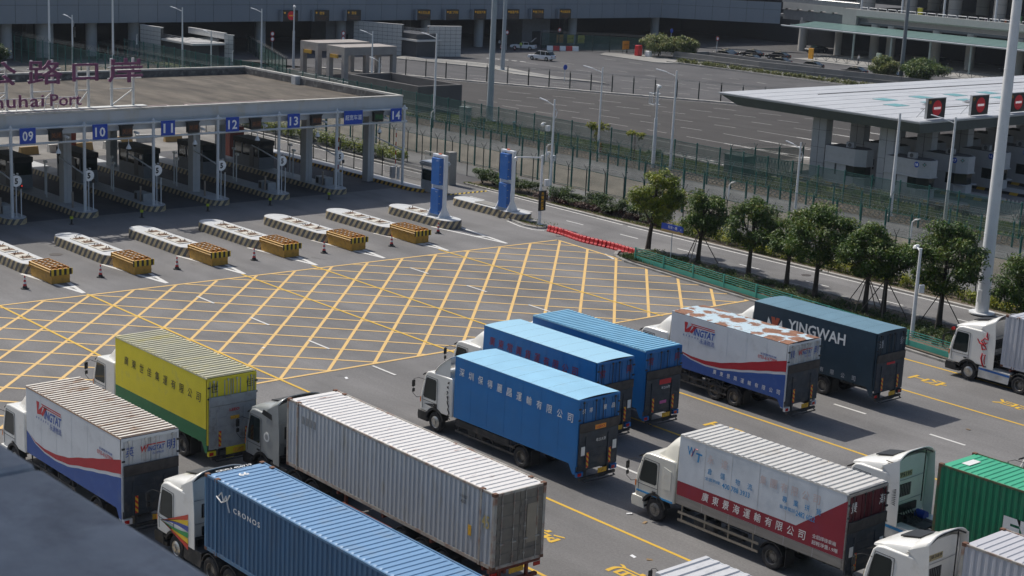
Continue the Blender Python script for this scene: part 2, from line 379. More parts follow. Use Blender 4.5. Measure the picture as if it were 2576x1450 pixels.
def strip(mb, a, b, w, z=0.014, ang=None):
    """painted line from a to b, w wide"""
    a, b = Vector((a[0], a[1], 0)), Vector((b[0], b[1], 0)); d = (b-a).normalized(); n = Vector((-d.y, d.x, 0))*(w/2)
    mb.quad((a.x-n.x, a.y-n.y, z), (b.x-n.x, b.y-n.y, z), (b.x+n.x, b.y+n.y, z), (a.x+n.x, a.y+n.y, z)); return mb
def line(name, a, b, w, mat, z=0.014): return strip(MB(), a, b, w, z).build(name, mat, kind='structure')

# yellow box junction: outline, two families of 45 degree lines, lane lines running through
def clip_poly(p, d, poly):
    ts = []
    for i in range(len(poly)):
        a, b = Vector(poly[i]), Vector(poly[(i+1) % len(poly)]); e = b-a; den = d.x*e.y-d.y*e.x
        if abs(den) < 1e-9: continue
        t = ((a.x-p.x)*e.y-(a.y-p.y)*e.x)/den; u = ((a.x-p.x)*d.y-(a.y-p.y)*d.x)/den
        if -1e-9 <= u <= 1+1e-9: ts.append(t)
    return (min(ts), max(ts)) if len(ts) >= 2 else None
BOX = [(-36.05, -9.0), (-36.05, 3.0), (-34.45, 47.35), (-13.2, 45.4), (-14.15, 8.0), (-14.3, -9.0)]
k = 0
for c0 in [(-8.31+3.07*i) for i in range(-14, 14)]:
    r_ = clip_poly(Vector((c0/2, c0/2)), Vector((1, -1)).normalized(), BOX)
    if r_ and r_[1]-r_[0] > 0.8:
        p = Vector((c0/2, c0/2)); d = Vector((1, -1)).normalized(); line('box_line', p+d*r_[0], p+d*r_[1], 0.19, p_yel, 0.014)
for c0 in [(48.0+3.12*i) for i in range(-17, 14)]:
    p = Vector((-c0/2, c0/2)); d = Vector((1, 1)).normalized(); r_ = clip_poly(p, d, BOX)
    if r_ and r_[1]-r_[0] > 0.8: line('box_line', p+d*r_[0], p+d*r_[1], 0.17, p_yel, 0.018)
for i in range(len(BOX)):
    if i in (5, 0): pass
    a, b = BOX[i], BOX[(i+1) % len(BOX)]; line('box_outline', a, b, 0.20, p_yel, 0.022)
for y, x1 in ((3.2, -11.0), (8.95, -11.4), (20.15, -13.1), (25.75, -13.3), (36.9, -13.2)):
    line('lane_line', (-36.1, y+0.1), (x1, y-0.05), 0.16, p_yel2, 0.026)
for y in (14.55, 31.35):
    for x in (-32.2, -26.0, -19.8, -13.65): line('lane_dash', (x, y), (x+2.1, y-0.03), 0.15, p_wht, 0.030)
# yellow and white lane lines where the lorries queue
for y in (-8.2, -2.55, 3.05, 8.75, 20.0, 25.35, 36.33, 41.88): line('lane_line', (-2.2 if y != 41.88 else -1.5, y), (60, y), 0.16, p_yel2)
for y in (14.3, 30.85):
    for k in range(8): line('lane_dash', (-1.0+5.97*k, y), (1.05+5.97*k, y), 0.16, p_wht)
# characters painted in the lanes, their tops toward the rear of the lorries
for (x, y, ch) in ((4.04, 39.55, '空'), (9.45, 39.55, '货'), (3.55, 23.15, '空'), (8.95, 23.15, '货'), (8.45, 6.35, '通'), (13.85, 6.3, '道'), (-1.0, -4.6, '空')):
    lettering('lane_character', ch, (x, y, 0.016), (0, -1, 0), (1, 0, 0), 0.92, 2.25, p_yel2, None, bold=0.02, kind='structure')
# white chevrons in front of the second row of islands
for i, (tx, ty) in enumerate(((-36.5, 3.3), (-36.48, 9.01), (-36.34, 14.75), (-36.16, 20.47), (-36.05, 26.2), (-35.66, 31.71), (-35.49, 37.39), (-35.38, 43.0))):
    m = MB(); x0 = -43.3
    strip(m, (x0, ty-1.0), (tx, ty), 0.26, 0.016); strip(m, (x0, ty+1.0), (tx, ty), 0.26, 0.0175); strip(m, (x0+0.3, ty-0.95), (x0+1.3, ty+0.05), 0.3, 0.019); strip(m, (-38.5, ty-0.32), (-38.2, ty+0.32), 0.3, 0.019)
    m.build('gore_marking', p_wht, kind='structure')
# exit road by the trees: edge lines, centre dashes
line('edge_line', (-54.5, 57.05), (-36.5, 56.45), 0.16, p_wht); line('edge_line', (-35.9, 56.4), (40, 56.2), 0.16, p_wht)
for k in range(14): line('lane_dash', (-58.8+6.25*k, 53.62-0.04*k), (-56.8+6.25*k, 53.6-0.04*k), 0.15, p_wht)
for x, L_ in ((-75.4, 1.0), (-69.9, 1.6)): line('lane_dash', (x, 53.7), (x+L_, 53.7), 0.15, p_wht)
line('edge_line', (-100, 57.2), (-62, 57.2), 0.18, p_wht)
# speed bump, striped
m = MB(); sb = stripe_mat('speed bump stripes', (0.62, 0.42, 0.03), (0.02, 0.02, 0.02), 2.0, 0.0, 'XY', dirt=0.1)
m.prism([(-54.3, 0), (-54.15, 0.05), (-53.95, 0.05), (-53.8, 0)], 52.2, 56.7, 'Y'); o = m.build('speed_bump', sb); tag(o, 'yellow and black striped speed bump across the exit road', 'speed bump')
# kerbs: each run is a real step, cut into stones
def kerb(pts, w=0.28, h=0.13, mat=None, name='kerb', stone=1.0, gap=0.015, z0=0.0, cap=60):
    mat = mat or m_kerb; root = bpy.data.objects.new(name, None); link(root); root['kind'] = 'structure'
    far = MB(); nf = 0
    for a, b in zip(pts[:-1], pts[1:]):
        a, b = Vector((*a, 0)), Vector((*b, 0)); L_ = (b-a).length; n = max(1, int(round(L_/stone))); d = (b-a)/n; nn = Vector((-d.y, d.x, 0)).normalized()*w
        for i in range(n):
            p = a+d*i; q = a+d*(i+1); e = d.normalized()*gap
            m = MB(); P, Q = p+e*0.5, q-e*0.5
            m.add([(P.x, P.y, z0), (Q.x, Q.y, z0), (Q.x+nn.x, Q.y+nn.y, z0), (P.x+nn.x, P.y+nn.y, z0), (P.x, P.y, z0+h-0.02), (Q.x, Q.y, z0+h-0.02), (Q.x+nn.x, Q.y+nn.y, z0+h), (P.x+nn.x, P.y+nn.y, z0+h), (P.x+nn.x*0.12, P.y+nn.y*0.12, z0+h), (Q.x+nn.x*0.12, Q.y+nn.y*0.12, z0+h)],
                  [(0, 3, 2, 1), (0, 1, 5, 4), (4, 5, 9, 8), (8, 9, 6, 7), (1, 2, 6, 9, 5), (2, 3, 7, 6), (3, 0, 4, 8, 7)])
            if nf < cap: m.build('kerb_stone', mat, root, fix=False); nf += 1
            else: far.v += m.v and [] ; far.add(m.v, m.f)
    if far.v: far.build('kerb_stone', mat, root, fix=False)['kind'] = 'stuff'
    return root
kerb([(-58, 57.35), (-36, 56.75), (40, 56.5)], stone=1.0, cap=90)
kerb([(-110, 57.5), (-62, 57.5)], stone=2.0, h=0.2)
# planted median between plaza and exit road
MED = [(-28.4, 48.6), (-28.6, 49.3), (-28.0, 50.3), (-26.5, 51.0), (40, 50.95), (40, 42.6), (3.0, 43.75), (-12, 45.45), (-25.8, 46.75), (-27.6, 47.5)]
kerb([(40, 42.35), (3.0, 43.5), (-12, 45.2), (-26.0, 46.5), (-27.8, 47.2), (-28.7, 48.3), (-28.9, 49.4), (-28.2, 50.6), (-26.5, 51.3), (40, 51.25)], mat=m_kerbd, stone=1.0, cap=110)
sheet('median_soil', MED, 0.11, m_soil)
sheet('verge_soil', [(-58, 57.6), (-36, 57.0), (40, 56.75), (40, 60.6), (-58, 60.6)], 0.11, m_soil)
line('edge_line', (-28.9, 47.0), (-27.2, 46.3), 0.2, p_wht)
# small kerbed island with the LED post
kerb([(-50.5, 51.7), (-48.2, 50.2), (-42.5, 49.4), (-39.9, 48.75), (-38.7, 49.0), (-38.3, 49.6), (-38.9, 50.3), (-42, 51.0), (-48.5, 51.8), (-50.5, 51.7)], mat=m_kerbd, stone=0.8)
sheet('island_soil', [(-50, 51.5), (-48, 50.5), (-42.5, 49.7), (-39.9, 49.05), (-38.9, 49.2), (-38.6, 49.6), (-39, 50.1), (-42, 50.8), (-48.5, 51.55)], 0.1, m_soil)
m = MB(); strip(m, (-42.3, 49.0), (-39.9, 48.4), 0.16); strip(m, (-39.9, 48.4), (-38.5, 48.45), 0.16, 0.0145); strip(m, (-38.5, 48.45), (-37.8, 49.0), 0.16, 0.015); m.build('edge_line', p_wht, kind='structure')
o = MB().box(-42.6, 50.0, 0.1, -40.4, 50.7, 0.2).build('concrete_slab', m_conc, bevel=0.02); tag(o, 'flat concrete slab on the kerbed island by the LED post', 'slab')

# the big lot beyond the fences: dashed lanes bending away, solid approaches, arrows
LANES = {0: [(-110, 90.4), (-60, 90.3)], 1: [(-104, 100.6), (-97, 100.95), (-90.7, 101.45), (-84.3, 101.85), (-78.1, 102.2), (-72.0, 102.35), (-60, 102.3)],
 2: [(-110, 101.6), (-103, 103.0), (-97, 104.9), (-90.5, 106.3), (-84.4, 107.25), (-78.3, 108.0), (-72.2, 108.7), (-60, 108.35)],
 3: [(-110, 104.8), (-103, 108.0), (-96.7, 110.35), (-90.6, 111.65), (-84.5, 112.9), (-78.4, 113.98), (-72.4, 114.85), (-60, 115.1)],
 4: [(-115, 107.0), (-108, 111.0), (-102.2, 113.45), (-96.3, 115.5), (-90.4, 117.7), (-84.6, 119.65), (-78.6, 120.95), (-72.5, 121.7), (-60, 122)],
 5: [(-120, 110.0), (-113.5, 113.2), (-107.7, 115.75), (-102, 118.3), (-96.3, 120.6), (-90.5, 122.95), (-84.5, 124.65), (-78.5, 126.0), (-72.5, 127.0), (-60, 128)],
 6: [(-96, 125.4), (-90.4, 127.6), (-84.4, 129.6), (-78.5, 131.4), (-72.5, 133.0), (-60, 135)]}
def on(pl, x):
    for a, b in zip(pl[:-1], pl[1:]):
        if a[0] <= x <= b[0]: return a[1]+(b[1]-a[1])*(x-a[0])/(b[0]-a[0])
for k_, pl in LANES.items():
    if k_ == 0:
        for i in range(7): line('lane_dash', (-71.3-6.35*i, 90.35), (-71.3-6.35*i+3.2, 90.35), 0.17, p_wht2)
        pl = [(-110, 90.4), (-72.1, 90.3), (-60, 90.3)]
    x = -78.4
    while k_ and x > pl[0][0]:
        line('lane_dash', (x, on(pl, x)), (x+3.1, on(pl, x+3.1)), 0.17, p_wht2); x -= 6.15
    line('lane_line', (-72.2, on(pl, -72.2)), (-66.4, on(pl, -66.4)), 0.17, p_wht2)
    # splitting gore with arrow heads before the booths
    y = on(pl, -63); m = MB(); strip(m, (-66.4, y), (-52.5, y-0.9), 0.16, 0.015); strip(m, (-66.4, y), (-52.5, y+0.9), 0.16, 0.0165)
    for q, xx in enumerate((-61.6, -58.6, -55.6)): hw = 0.32+0.24*q; m.add([(xx, y-hw, 0.018), (xx+1.5, y+hw*0.2, 0.018), (xx+0.9, y+hw, 0.018), (xx+0.1, y+hw*0.1, 0.018)], [(0, 1, 2, 3)])
    m.build('gore_marking', p_wht, kind='structure')
line('lane_line', (-110, 96.4), (-62, 96.5), 0.17, p_wht2)
line('edge_line', (-131, 112.7), (-108.4, 121.6+2.6), 0.18, p_wht2); line('edge_line', (-108.4, 124.2), (-96.8, 130.7), 0.18, p_wht2); line('edge_line', (-96.8, 130.7), (-83.5, 137.3), 0.18, p_wht2)
# the kerb that carries the open post fence
kerb([(-150, 104.2), (-131.5, 113.5), (-119.9, 119.6), (-108.3, 125.7), (-95.2, 133.3), (-83, 138.7)], w=0.7, h=0.15, stone=3.0)
# dashes on the approach road
FAR = [((-148.6, 144.8), (-145.2, 144.8)), ((-142.7, 145.1), (-139.5, 145.1)), ((-136.3, 145.1), (-133.5, 145.6)), ((-141.0, 139.2), (-138.3, 139.6)), ((-134.7, 139.5), (-131.9, 140.1)), ((-128.1, 139.9), (-125.4, 140.7)), ((-122.0, 141.0), (-119.0, 141.7)), ((-115.7, 142.0), (-112.7, 142.8)), ((-109.5, 143.4), (-106.4, 143.9)),
 ((-146.9, 151.4), (-143.5, 151.4)), ((-140.2, 151.4), (-137.0, 151.4)), ((-133.0, 151.3), (-130.9, 151.4)), ((-126.5, 151.1), (-124.3, 151.1)), ((-120.1, 151.1), (-117.8, 151.0)), ((-113.1, 150.6), (-111.1, 151.0)), ((-149.8, 164.4), (-147.1, 164.8)), ((-143.6, 164.5), (-140.5, 164.6)), ((-132.9, 157.5), (-131.0, 157.8)), ((-126.6, 157.4), (-124.4, 157.6)), ((-124.6, 162.6), (-123.0, 163.0)), ((-119.8, 157.0), (-117.9, 157.2)), ((-118.4, 161.9), (-116.7, 162.4)), ((-122.1, 145.8), (-120.4, 146.3)), ((-116.0, 146.6), (-113.9, 146.9)), ((-109.4, 146.9), (-107.6, 147.5)), ((-113.3, 156.8), (-111.4, 157.0)), ((-112.5, 161.8), (-110.1, 161.3)), ((-113.7, 136.7), (-111.9, 137.8)), ((-113.3, 132.6), (-110.8, 134.2)), ((-106.6, 135.8), (-104, 137.2)), ((-103.0, 143.9), (-100, 144.5)), ((-106.5, 151), (-104.2, 151)),
 ((-141, 112.6), (-138, 113.5)), ((-137, 116.0), (-134, 117.2)), ((-131, 118.9), (-128.4, 120.2)), ((-125.5, 121.6), (-122.8, 123)), ((-119.6, 124.9), (-117, 126.3)), ((-114, 127.9), (-111.5, 129.2)), ((-135, 121.6), (-132.2, 122.9)), ((-128.8, 124.6), (-126, 126)), ((-123, 127.6), (-120.5, 128.9)), ((-117.3, 130.6), (-114.8, 132))]
for a, b in FAR: line('lane_dash', a, b, 0.2, p_wht2)
# raised islands on the approach road
for nm, pts in (('traffic_island', [(-160, 125.6), (-142, 131.5), (-133.2, 129.2), (-126, 130.6), (-121.5, 133.6), (-117.6, 134.3), (-121.6, 135.2), (-128, 133.4), (-135.5, 133.6), (-148, 136), (-163, 131)]),
                ('traffic_island', [(-158.5, 173.2), (-155.8, 169.2), (-141.5, 168.8), (-138.6, 172.0), (-106, 172.6), (-60, 174), (-60, 181), (-146, 177.8), (-152, 178.5)])):
    m = MB(); m.prism(pts, 0.0, 0.14, 'Z'); m.build(nm, m_conc, kind='structure')
kerb([(-141.7, 171.8), (-106, 173.0), (-60, 174.5)], w=0.3, h=0.28, stone=3.0, mat=m_kerbd)
# ================================================================ vehicles
def build_palette():
    g = globals()
    g['m_tyre'] = M('tyre rubber', (0.022, 0.022, 0.024), 0.85, var=0.25, scale=3, dirt=(0.11, 0.1, 0.09), dirt_amt=0.35, dirt_scale=2)
    g['m_rim'] = M('grey wheel rim', (0.30, 0.29, 0.27), 0.45, 0.6, var=0.3, scale=6, dirt=(0.08, 0.06, 0.05), dirt_amt=0.5, dirt_scale=5)
    g['m_rim2'] = M('silver wheel rim', (0.62, 0.6, 0.56), 0.3, 0.8, var=0.15, scale=6, dirt=(0.2, 0.16, 0.12), dirt_amt=0.3, dirt_scale=5)
    g['m_black'] = M('black plastic', (0.018, 0.019, 0.021), 0.55, var=0.3, dirt=(0.09, 0.085, 0.08), dirt_amt=0.3)
    g['m_chassis'] = M('chassis paint', (0.035, 0.037, 0.04), 0.7, var=0.4, dirt=(0.12, 0.1, 0.08), dirt_amt=0.4, dirt_scale=2)
    g['m_glass'] = glass_mat('cab glass', (0.012, 0.02, 0.02), 0.06)
    g['m_steel'] = M('galvanised steel', (0.42, 0.43, 0.44), 0.45, 0.5, var=0.2)
    g['m_alu'] = M('aluminium trim', (0.5, 0.5, 0.5), 0.4, 0.6, var=0.15)
    g['m_red'] = M('red lens', (0.45, 0.02, 0.015), 0.25)
    g['m_amber'] = M('amber lens', (0.75, 0.2, 0.02), 0.25)
    g['m_lamp'] = M('lamp lens', (0.7, 0.7, 0.68), 0.15)
    g['m_plate_y'] = M('yellow number plate', (0.75, 0.42, 0.03), 0.5, dirt=(0.2, 0.12, 0.05), dirt_amt=0.4, dirt_scale=12)
    g['m_plate_k'] = M('black number plate', (0.02, 0.02, 0.02), 0.5)
    g['m_hazard'] = stripe_mat('red and yellow marker', (0.62, 0.03, 0.02), (0.85, 0.5, 0.03), 4.5, 1.0, 'Y', dirt=0.1)
    g['m_lift_dark'] = M('dark tail lift steel', (0.035, 0.045, 0.06), 0.6, var=0.3, scale=3, dirt=(0.1, 0.085, 0.07), dirt_amt=0.35, dirt_scale=1.5)
    g['m_lift_brown'] = M('grimy tail lift platform', (0.07, 0.06, 0.055), 0.8, var=0.4, scale=4, dirt=(0.02, 0.02, 0.02), dirt_amt=0.4, dirt_scale=2)
    g['m_lift_grey'] = M('light grey tail lift', (0.34, 0.36, 0.37), 0.6, var=0.15, scale=3, dirt=(0.15, 0.14, 0.12), dirt_amt=0.3, dirt_scale=2)
    g['m_cabwhite'] = M('white cab paint', (0.78, 0.77, 0.73), 0.3, var=0.04, dirt=(0.5, 0.47, 0.4), dirt_amt=0.15, coat=0.4)
    g['m_cabgrey'] = M('grey cab paint', (0.30, 0.32, 0.32), 0.35, var=0.06, dirt=(0.2, 0.19, 0.17), dirt_amt=0.2, coat=0.3)
    g['m_cabseam'] = M('panel gap', (0.10, 0.10, 0.10), 0.8)
    g['m_white'] = M('white vinyl', (0.78, 0.78, 0.76), 0.5, var=0.06)
    g['m_ink_blue'] = M('blue vinyl', (0.03, 0.09, 0.36), 0.45)
    g['m_ink_red'] = M('red vinyl', (0.5, 0.02, 0.03), 0.45)
    g['m_ink_black'] = M('black vinyl', (0.012, 0.012, 0.015), 0.5)
    g['m_ink_sky'] = M('light blue vinyl', (0.03, 0.26, 0.55), 0.5)
    g['m_ink_faded'] = M('sun bleached red vinyl', (0.62, 0.50, 0.48), 0.6, var=0.1)
    g['m_curtain'] = M('cab curtain', (0.10, 0.2, 0.19), 0.9)
build_palette()

def tyre_mesh(w):
    mb = MB(); r = 0.5
    mb.lathe([(0.29, 0), (0.33, -0.01), (0.42, -0.015), (r-0.03, 0.01), (r, 0.05), (r, w-0.05), (r-0.03, w-0.01), (0.42, w+0.01), (0.30, w)], 28)
    return mb.mesh('tyre', m_tyre)
def rim_mesh(w, mat, front):
    mb = MB()
    d = -0.02 if front else 0.13        # hub stands proud in front, sunk at the rear
    mb.lathe([(0.30, 0.0), (0.275, 0.02), (0.26, d+0.03), (0.20, d), (0.12, d-0.01), (0.11, d-0.06 if front else d-0.03), (0.0, d-0.07 if front else d-0.04)], 20)
    for k in range(10):
        a = 2*math.pi*k/10; mb.cyl((0.165*math.cos(a), d+0.01, 0.165*math.sin(a)), (0.165*math.cos(a), d-0.045, 0.165*math.sin(a)), 0.016, n=5)
    return mb.mesh('rim', mat)
_W = {}
def wheel(parent, x, y, w=0.28, far=False, mat='m_rim', front=True, r=1.0):
    """outer face at y; far wheels face the other way"""
    k = (w, mat, front)
    if k not in _W: _W[k] = (tyre_mesh(w), rim_mesh(w, globals()[mat], front))
    e = bpy.data.objects.new('wheel', None); link(e, parent); e.location = (x, y, 0.5*r)
    e.rotation_euler = (0, 0, math.pi if far else 0); e.scale = (r, 1, r)
    shared('tyre', _W[k][0], e); shared('rim', _W[k][1], e)
    return e

def arch(cx, cz, r, a0, a1, n=9):
    return [(cx+r*math.cos(R(a0+(a1-a0)*i/n)), cz+r*math.sin(R(a0+(a1-a0)*i/n))) for i in range(n+1)]

def mirrors(cab, x, z, y0=0.0, w=2.4):
    for y, s in ((y0, -1), (y0+w, 1)):
        m = MB()
        m.tube([(x+0.25, y, z+0.28), (x-0.1, y+s*0.14, z+0.32), (x-0.36, y+s*0.22, z+0.2), (x-0.38, y+s*0.24, z-0.5), (x-0.2, y+s*0.15, z-0.68), (x-0.02, y, z-0.65)], 0.014)
        m.build('mirror_arm', m_black, cab)
        k = MB(); k.box(x-0.43, y+s*0.2-0.09, z-0.2, x-0.36, y+s*0.2+0.09, z+0.14); k.box(x-0.42, y+s*0.2-0.07, z-0.46, x-0.36, y+s*0.2+0.08, z-0.27)
        k.build('mirror', m_black, cab, bevel=0.03)

def cab(root, x0, L, ztop, mat, y0=0.02, w=2.4, deflector=None, seam=m_cabseam, arch_x=None, sleeper=0.0, trim=None, visor=True, low=0.5):
    """cab-over cab. x0 = front face, L = length, ztop = roof height; deflector: (x start, z top, style)"""
    ax = x0+1.15 if arch_x is None else arch_x
    zt = ztop; xb = x0+L
    body = [(x0+0.02, low+0.35), (x0, low+0.75), (x0+0.02, 1.62), (x0+0.10, 2.0), (x0+0.32, zt-0.22), (x0+0.48, zt-0.06), (x0+0.75, zt), (xb-0.1, zt+0.02), (xb, zt-0.08), (xb, 1.05)]
    body += arch(ax, 0.5, 0.68, 52, 150, 8)
    mb = MB(); mb.prism(body, y0, y0+w)
    c = mb.build('cab', mat, root, bevel=0.09, seg=3, smooth=True)
    # front: windscreen, grille, lamps, bumper
    m = MB(); m.add([(x0+0.085, y0+0.14, 1.66), (x0+0.085, y0+w-0.14, 1.66), (x0+0.285, y0+w-0.2, zt-0.26), (x0+0.285, y0+0.2, zt-0.26)], [(0, 1, 2, 3)])
    m.v = [(v[0]-0.10 if v[2] < 2 else v[0]-0.02, v[1], v[2]) for v in m.v]; m.build('windscreen', m_glass, c)
    m = MB()
    for k in range(5): m.box(x0-0.02, y0+0.45, 0.98+k*0.11, x0+0.03, y0+w-0.45, 1.04+k*0.11)
    m.build('grille', m_black, c)
    m = MB(); m.prism([(x0-0.12, low-0.12), (x0-0.16, low+0.12), (x0-0.12, low+0.36), (x0+0.5, low+0.36), (x0+0.62, low-0.12)], y0-0.03, y0+w+0.03)
    m.build('bumper', mat if trim is None else trim, root, bevel=0.04, smooth=True)
    for s in (0, 1):
        m = MB(); yy = y0+0.12+s*(w-0.54); m.box(x0-0.18, yy, low+0.05, x0-0.08, yy+0.3, low+0.24); m.build('headlight', m_lamp, root, bevel=0.02)
    for s in (0, 1):
        yy = y0-0.004 if s == 0 else y0+w+0.004
        # side window with a raked front edge
        m = MB(); m.poly([(x0+0.24, yy, 1.62), (x0+0.28, yy, 1.55), (x0+1.12, yy, 1.55), (x0+1.2, yy, 1.62), (x0+1.2, yy, zt-0.42), (x0+1.12, yy, zt-0.34), (x0+0.5, yy, zt-0.34), (x0+0.42, yy, zt-0.42)]); m.build('side_window', m_glass, c)
        m = MB(); sgn = -1 if s == 0 else 1
        y1 = yy+sgn*0.003
        for a, b in (((x0+1.28, 0.95), (x0+1.28, zt-0.28)), ((x0+0.16, 1.42), (x0+1.28, 1.42)), ((x0+0.46, zt-0.26), (x0+1.28, zt-0.28)), ((x0+0.16, 1.42), (x0+0.46, zt-0.26)), ((x0+0.2, 1.0), (x0+0.2, 1.42))):
            m.bar((a[0], y1, a[1]), (b[0], y1, b[1]), 0.012, 0.022)
        m.build('door_seam', seam, c)
        m = MB(); m.box(x0+1.0, min(yy, yy+sgn*0.035), 1.22, x0+1.2, max(yy, yy+sgn*0.035), 1.29); m.build('door_handle', m_black, c, bevel=0.01)
        # fender rim over the wheel and the steps
        o = arch(ax, 0.5, 0.70, 18, 162, 10); i = arch(ax, 0.5, 0.60, 18, 162, 10)
        m = MB(); m.prism(o+i[::-1], yy-sgn*0.30, yy+sgn*0.025); m.build('fender', m_black, root)
        m = MB(); m.box(x0+0.02, min(yy, yy-sgn*0.3), low-0.1, ax-0.55, max(yy, yy-sgn*0.3), low+0.05); m.box(x0+0.04, min(yy, yy-sgn*0.22), low+0.22, ax-0.6, max(yy, yy-sgn*0.22), low+0.3)
        m.build('step', m_black, root)
        m = MB(); m.box(x0-0.01, min(yy, yy-sgn*0.06), low+0.75, x0+0.07, max(yy+sgn*0.01, yy-sgn*0.06), low+1.0); m.build('turn_signal', m_amber, c, bevel=0.01)
    if visor:
        m = MB(); m.prism([(x0+0.20, zt-0.2), (x0+0.02, zt-0.32), (x0+0.04, zt-0.36), (x0+0.24, zt-0.27)], y0+0.1, y0+w-0.1); m.build('sun_visor', m_black, c)
    mirrors(c, x0+0.1, 2.15, y0, w)
    return c

def loft(mb, sections):
    """sections: lists of equal length"""
    n = len(sections[0]); vs = [p for s in sections for p in s]; fs = []
    for i in range(len(sections)-1):
        for k in range(n-1): fs.append((i*n+k, i*n+k+1, (i+1)*n+k+1, (i+1)*n+k))
    return mb.add(vs, fs)

def bubble_deflector(c, xa, xb, z0, z1, y0, w, mat):
    """rounded wind deflector on the cab roof, rising backwards"""
    mb = MB(); secs = []; n = 9
    for i in range(9):
        t = i/8; x = xa+(xb-xa)*t
        z = z0+(z1-z0)*abs(0.5-0.5*math.cos(math.pi*min(1, t*1.02)))**0.85
        hw = w/2*(0.72+0.22*t); cy = y0+w/2; row = []
        for k in range(n+1):
            a = math.pi*k/n; row.append((x, cy-hw*math.copysign(abs(math.cos(a))**0.55, math.cos(a)), z0-0.08+(z-z0+0.08)*math.sin(a)**0.42 if 0 < k < n else z0-0.08))
        secs.append(row)
    loft(mb, secs); mb.add(secs[-1], [tuple(range(n+1))]); mb.add(secs[0], [tuple(range(n, -1, -1))])
    return mb.build('wind_deflector', mat, c, smooth=True)

def corrugated_side(x0, x1, z0, z1, y, pitch, depth, out=-1, margin=0.1):
    """trapezoid corrugations running upwards; out = -1 faces -Y"""
    mb = MB(); n = int(round((x1-x0-2*margin)/pitch)); p = (x1-x0-2*margin)/n; prof = [(x0, 0), (x0+margin, 0)]
    for k in range(n):
        a = x0+margin+k*p; prof += [(a+p*0.24, 0), (a+p*0.38, 1), (a+p*0.72, 1), (a+p*0.86, 0)]
    prof += [(x1-margin, 0), (x1, 0)]
    vs = [(a, y-out*depth*b, z0) for a, b in prof]+[(a, y-out*depth*b, z1) for a, b in prof]; m = len(prof)
    mb.add(vs, [(i, i+1, i+1+m, i+m) for i in range(m-1)])
    return mb
def corrugated_roof(x0, x1, y0, y1, z, pitch, depth, duty=0.5, inset=0.0):
    mb = MB(); n = int(round((x1-x0)/pitch)); p = (x1-x0)/n; prof = []
    for k in range(n):
        a = x0+k*p; prof += [(a, 0), (a+p*(duty-0.1), 0), (a+p*duty, -depth), (a+p*0.9, -depth)]
    prof.append((x1, 0)); m = len(prof)
    vs = [(a, y0+inset, z+b) for a, b in prof]+[(a, y1-inset, z+b) for a, b in prof]
    mb.add(vs, [(i, i+1, i+1+m, i+m) for i in range(m-1)])
    if inset:
        mb.box(x0, y0, z-0.12, x1, y0+inset, z+0.002); mb.box(x0, y1-inset, z-0.12, x1, y1, z+0.002)
    return mb

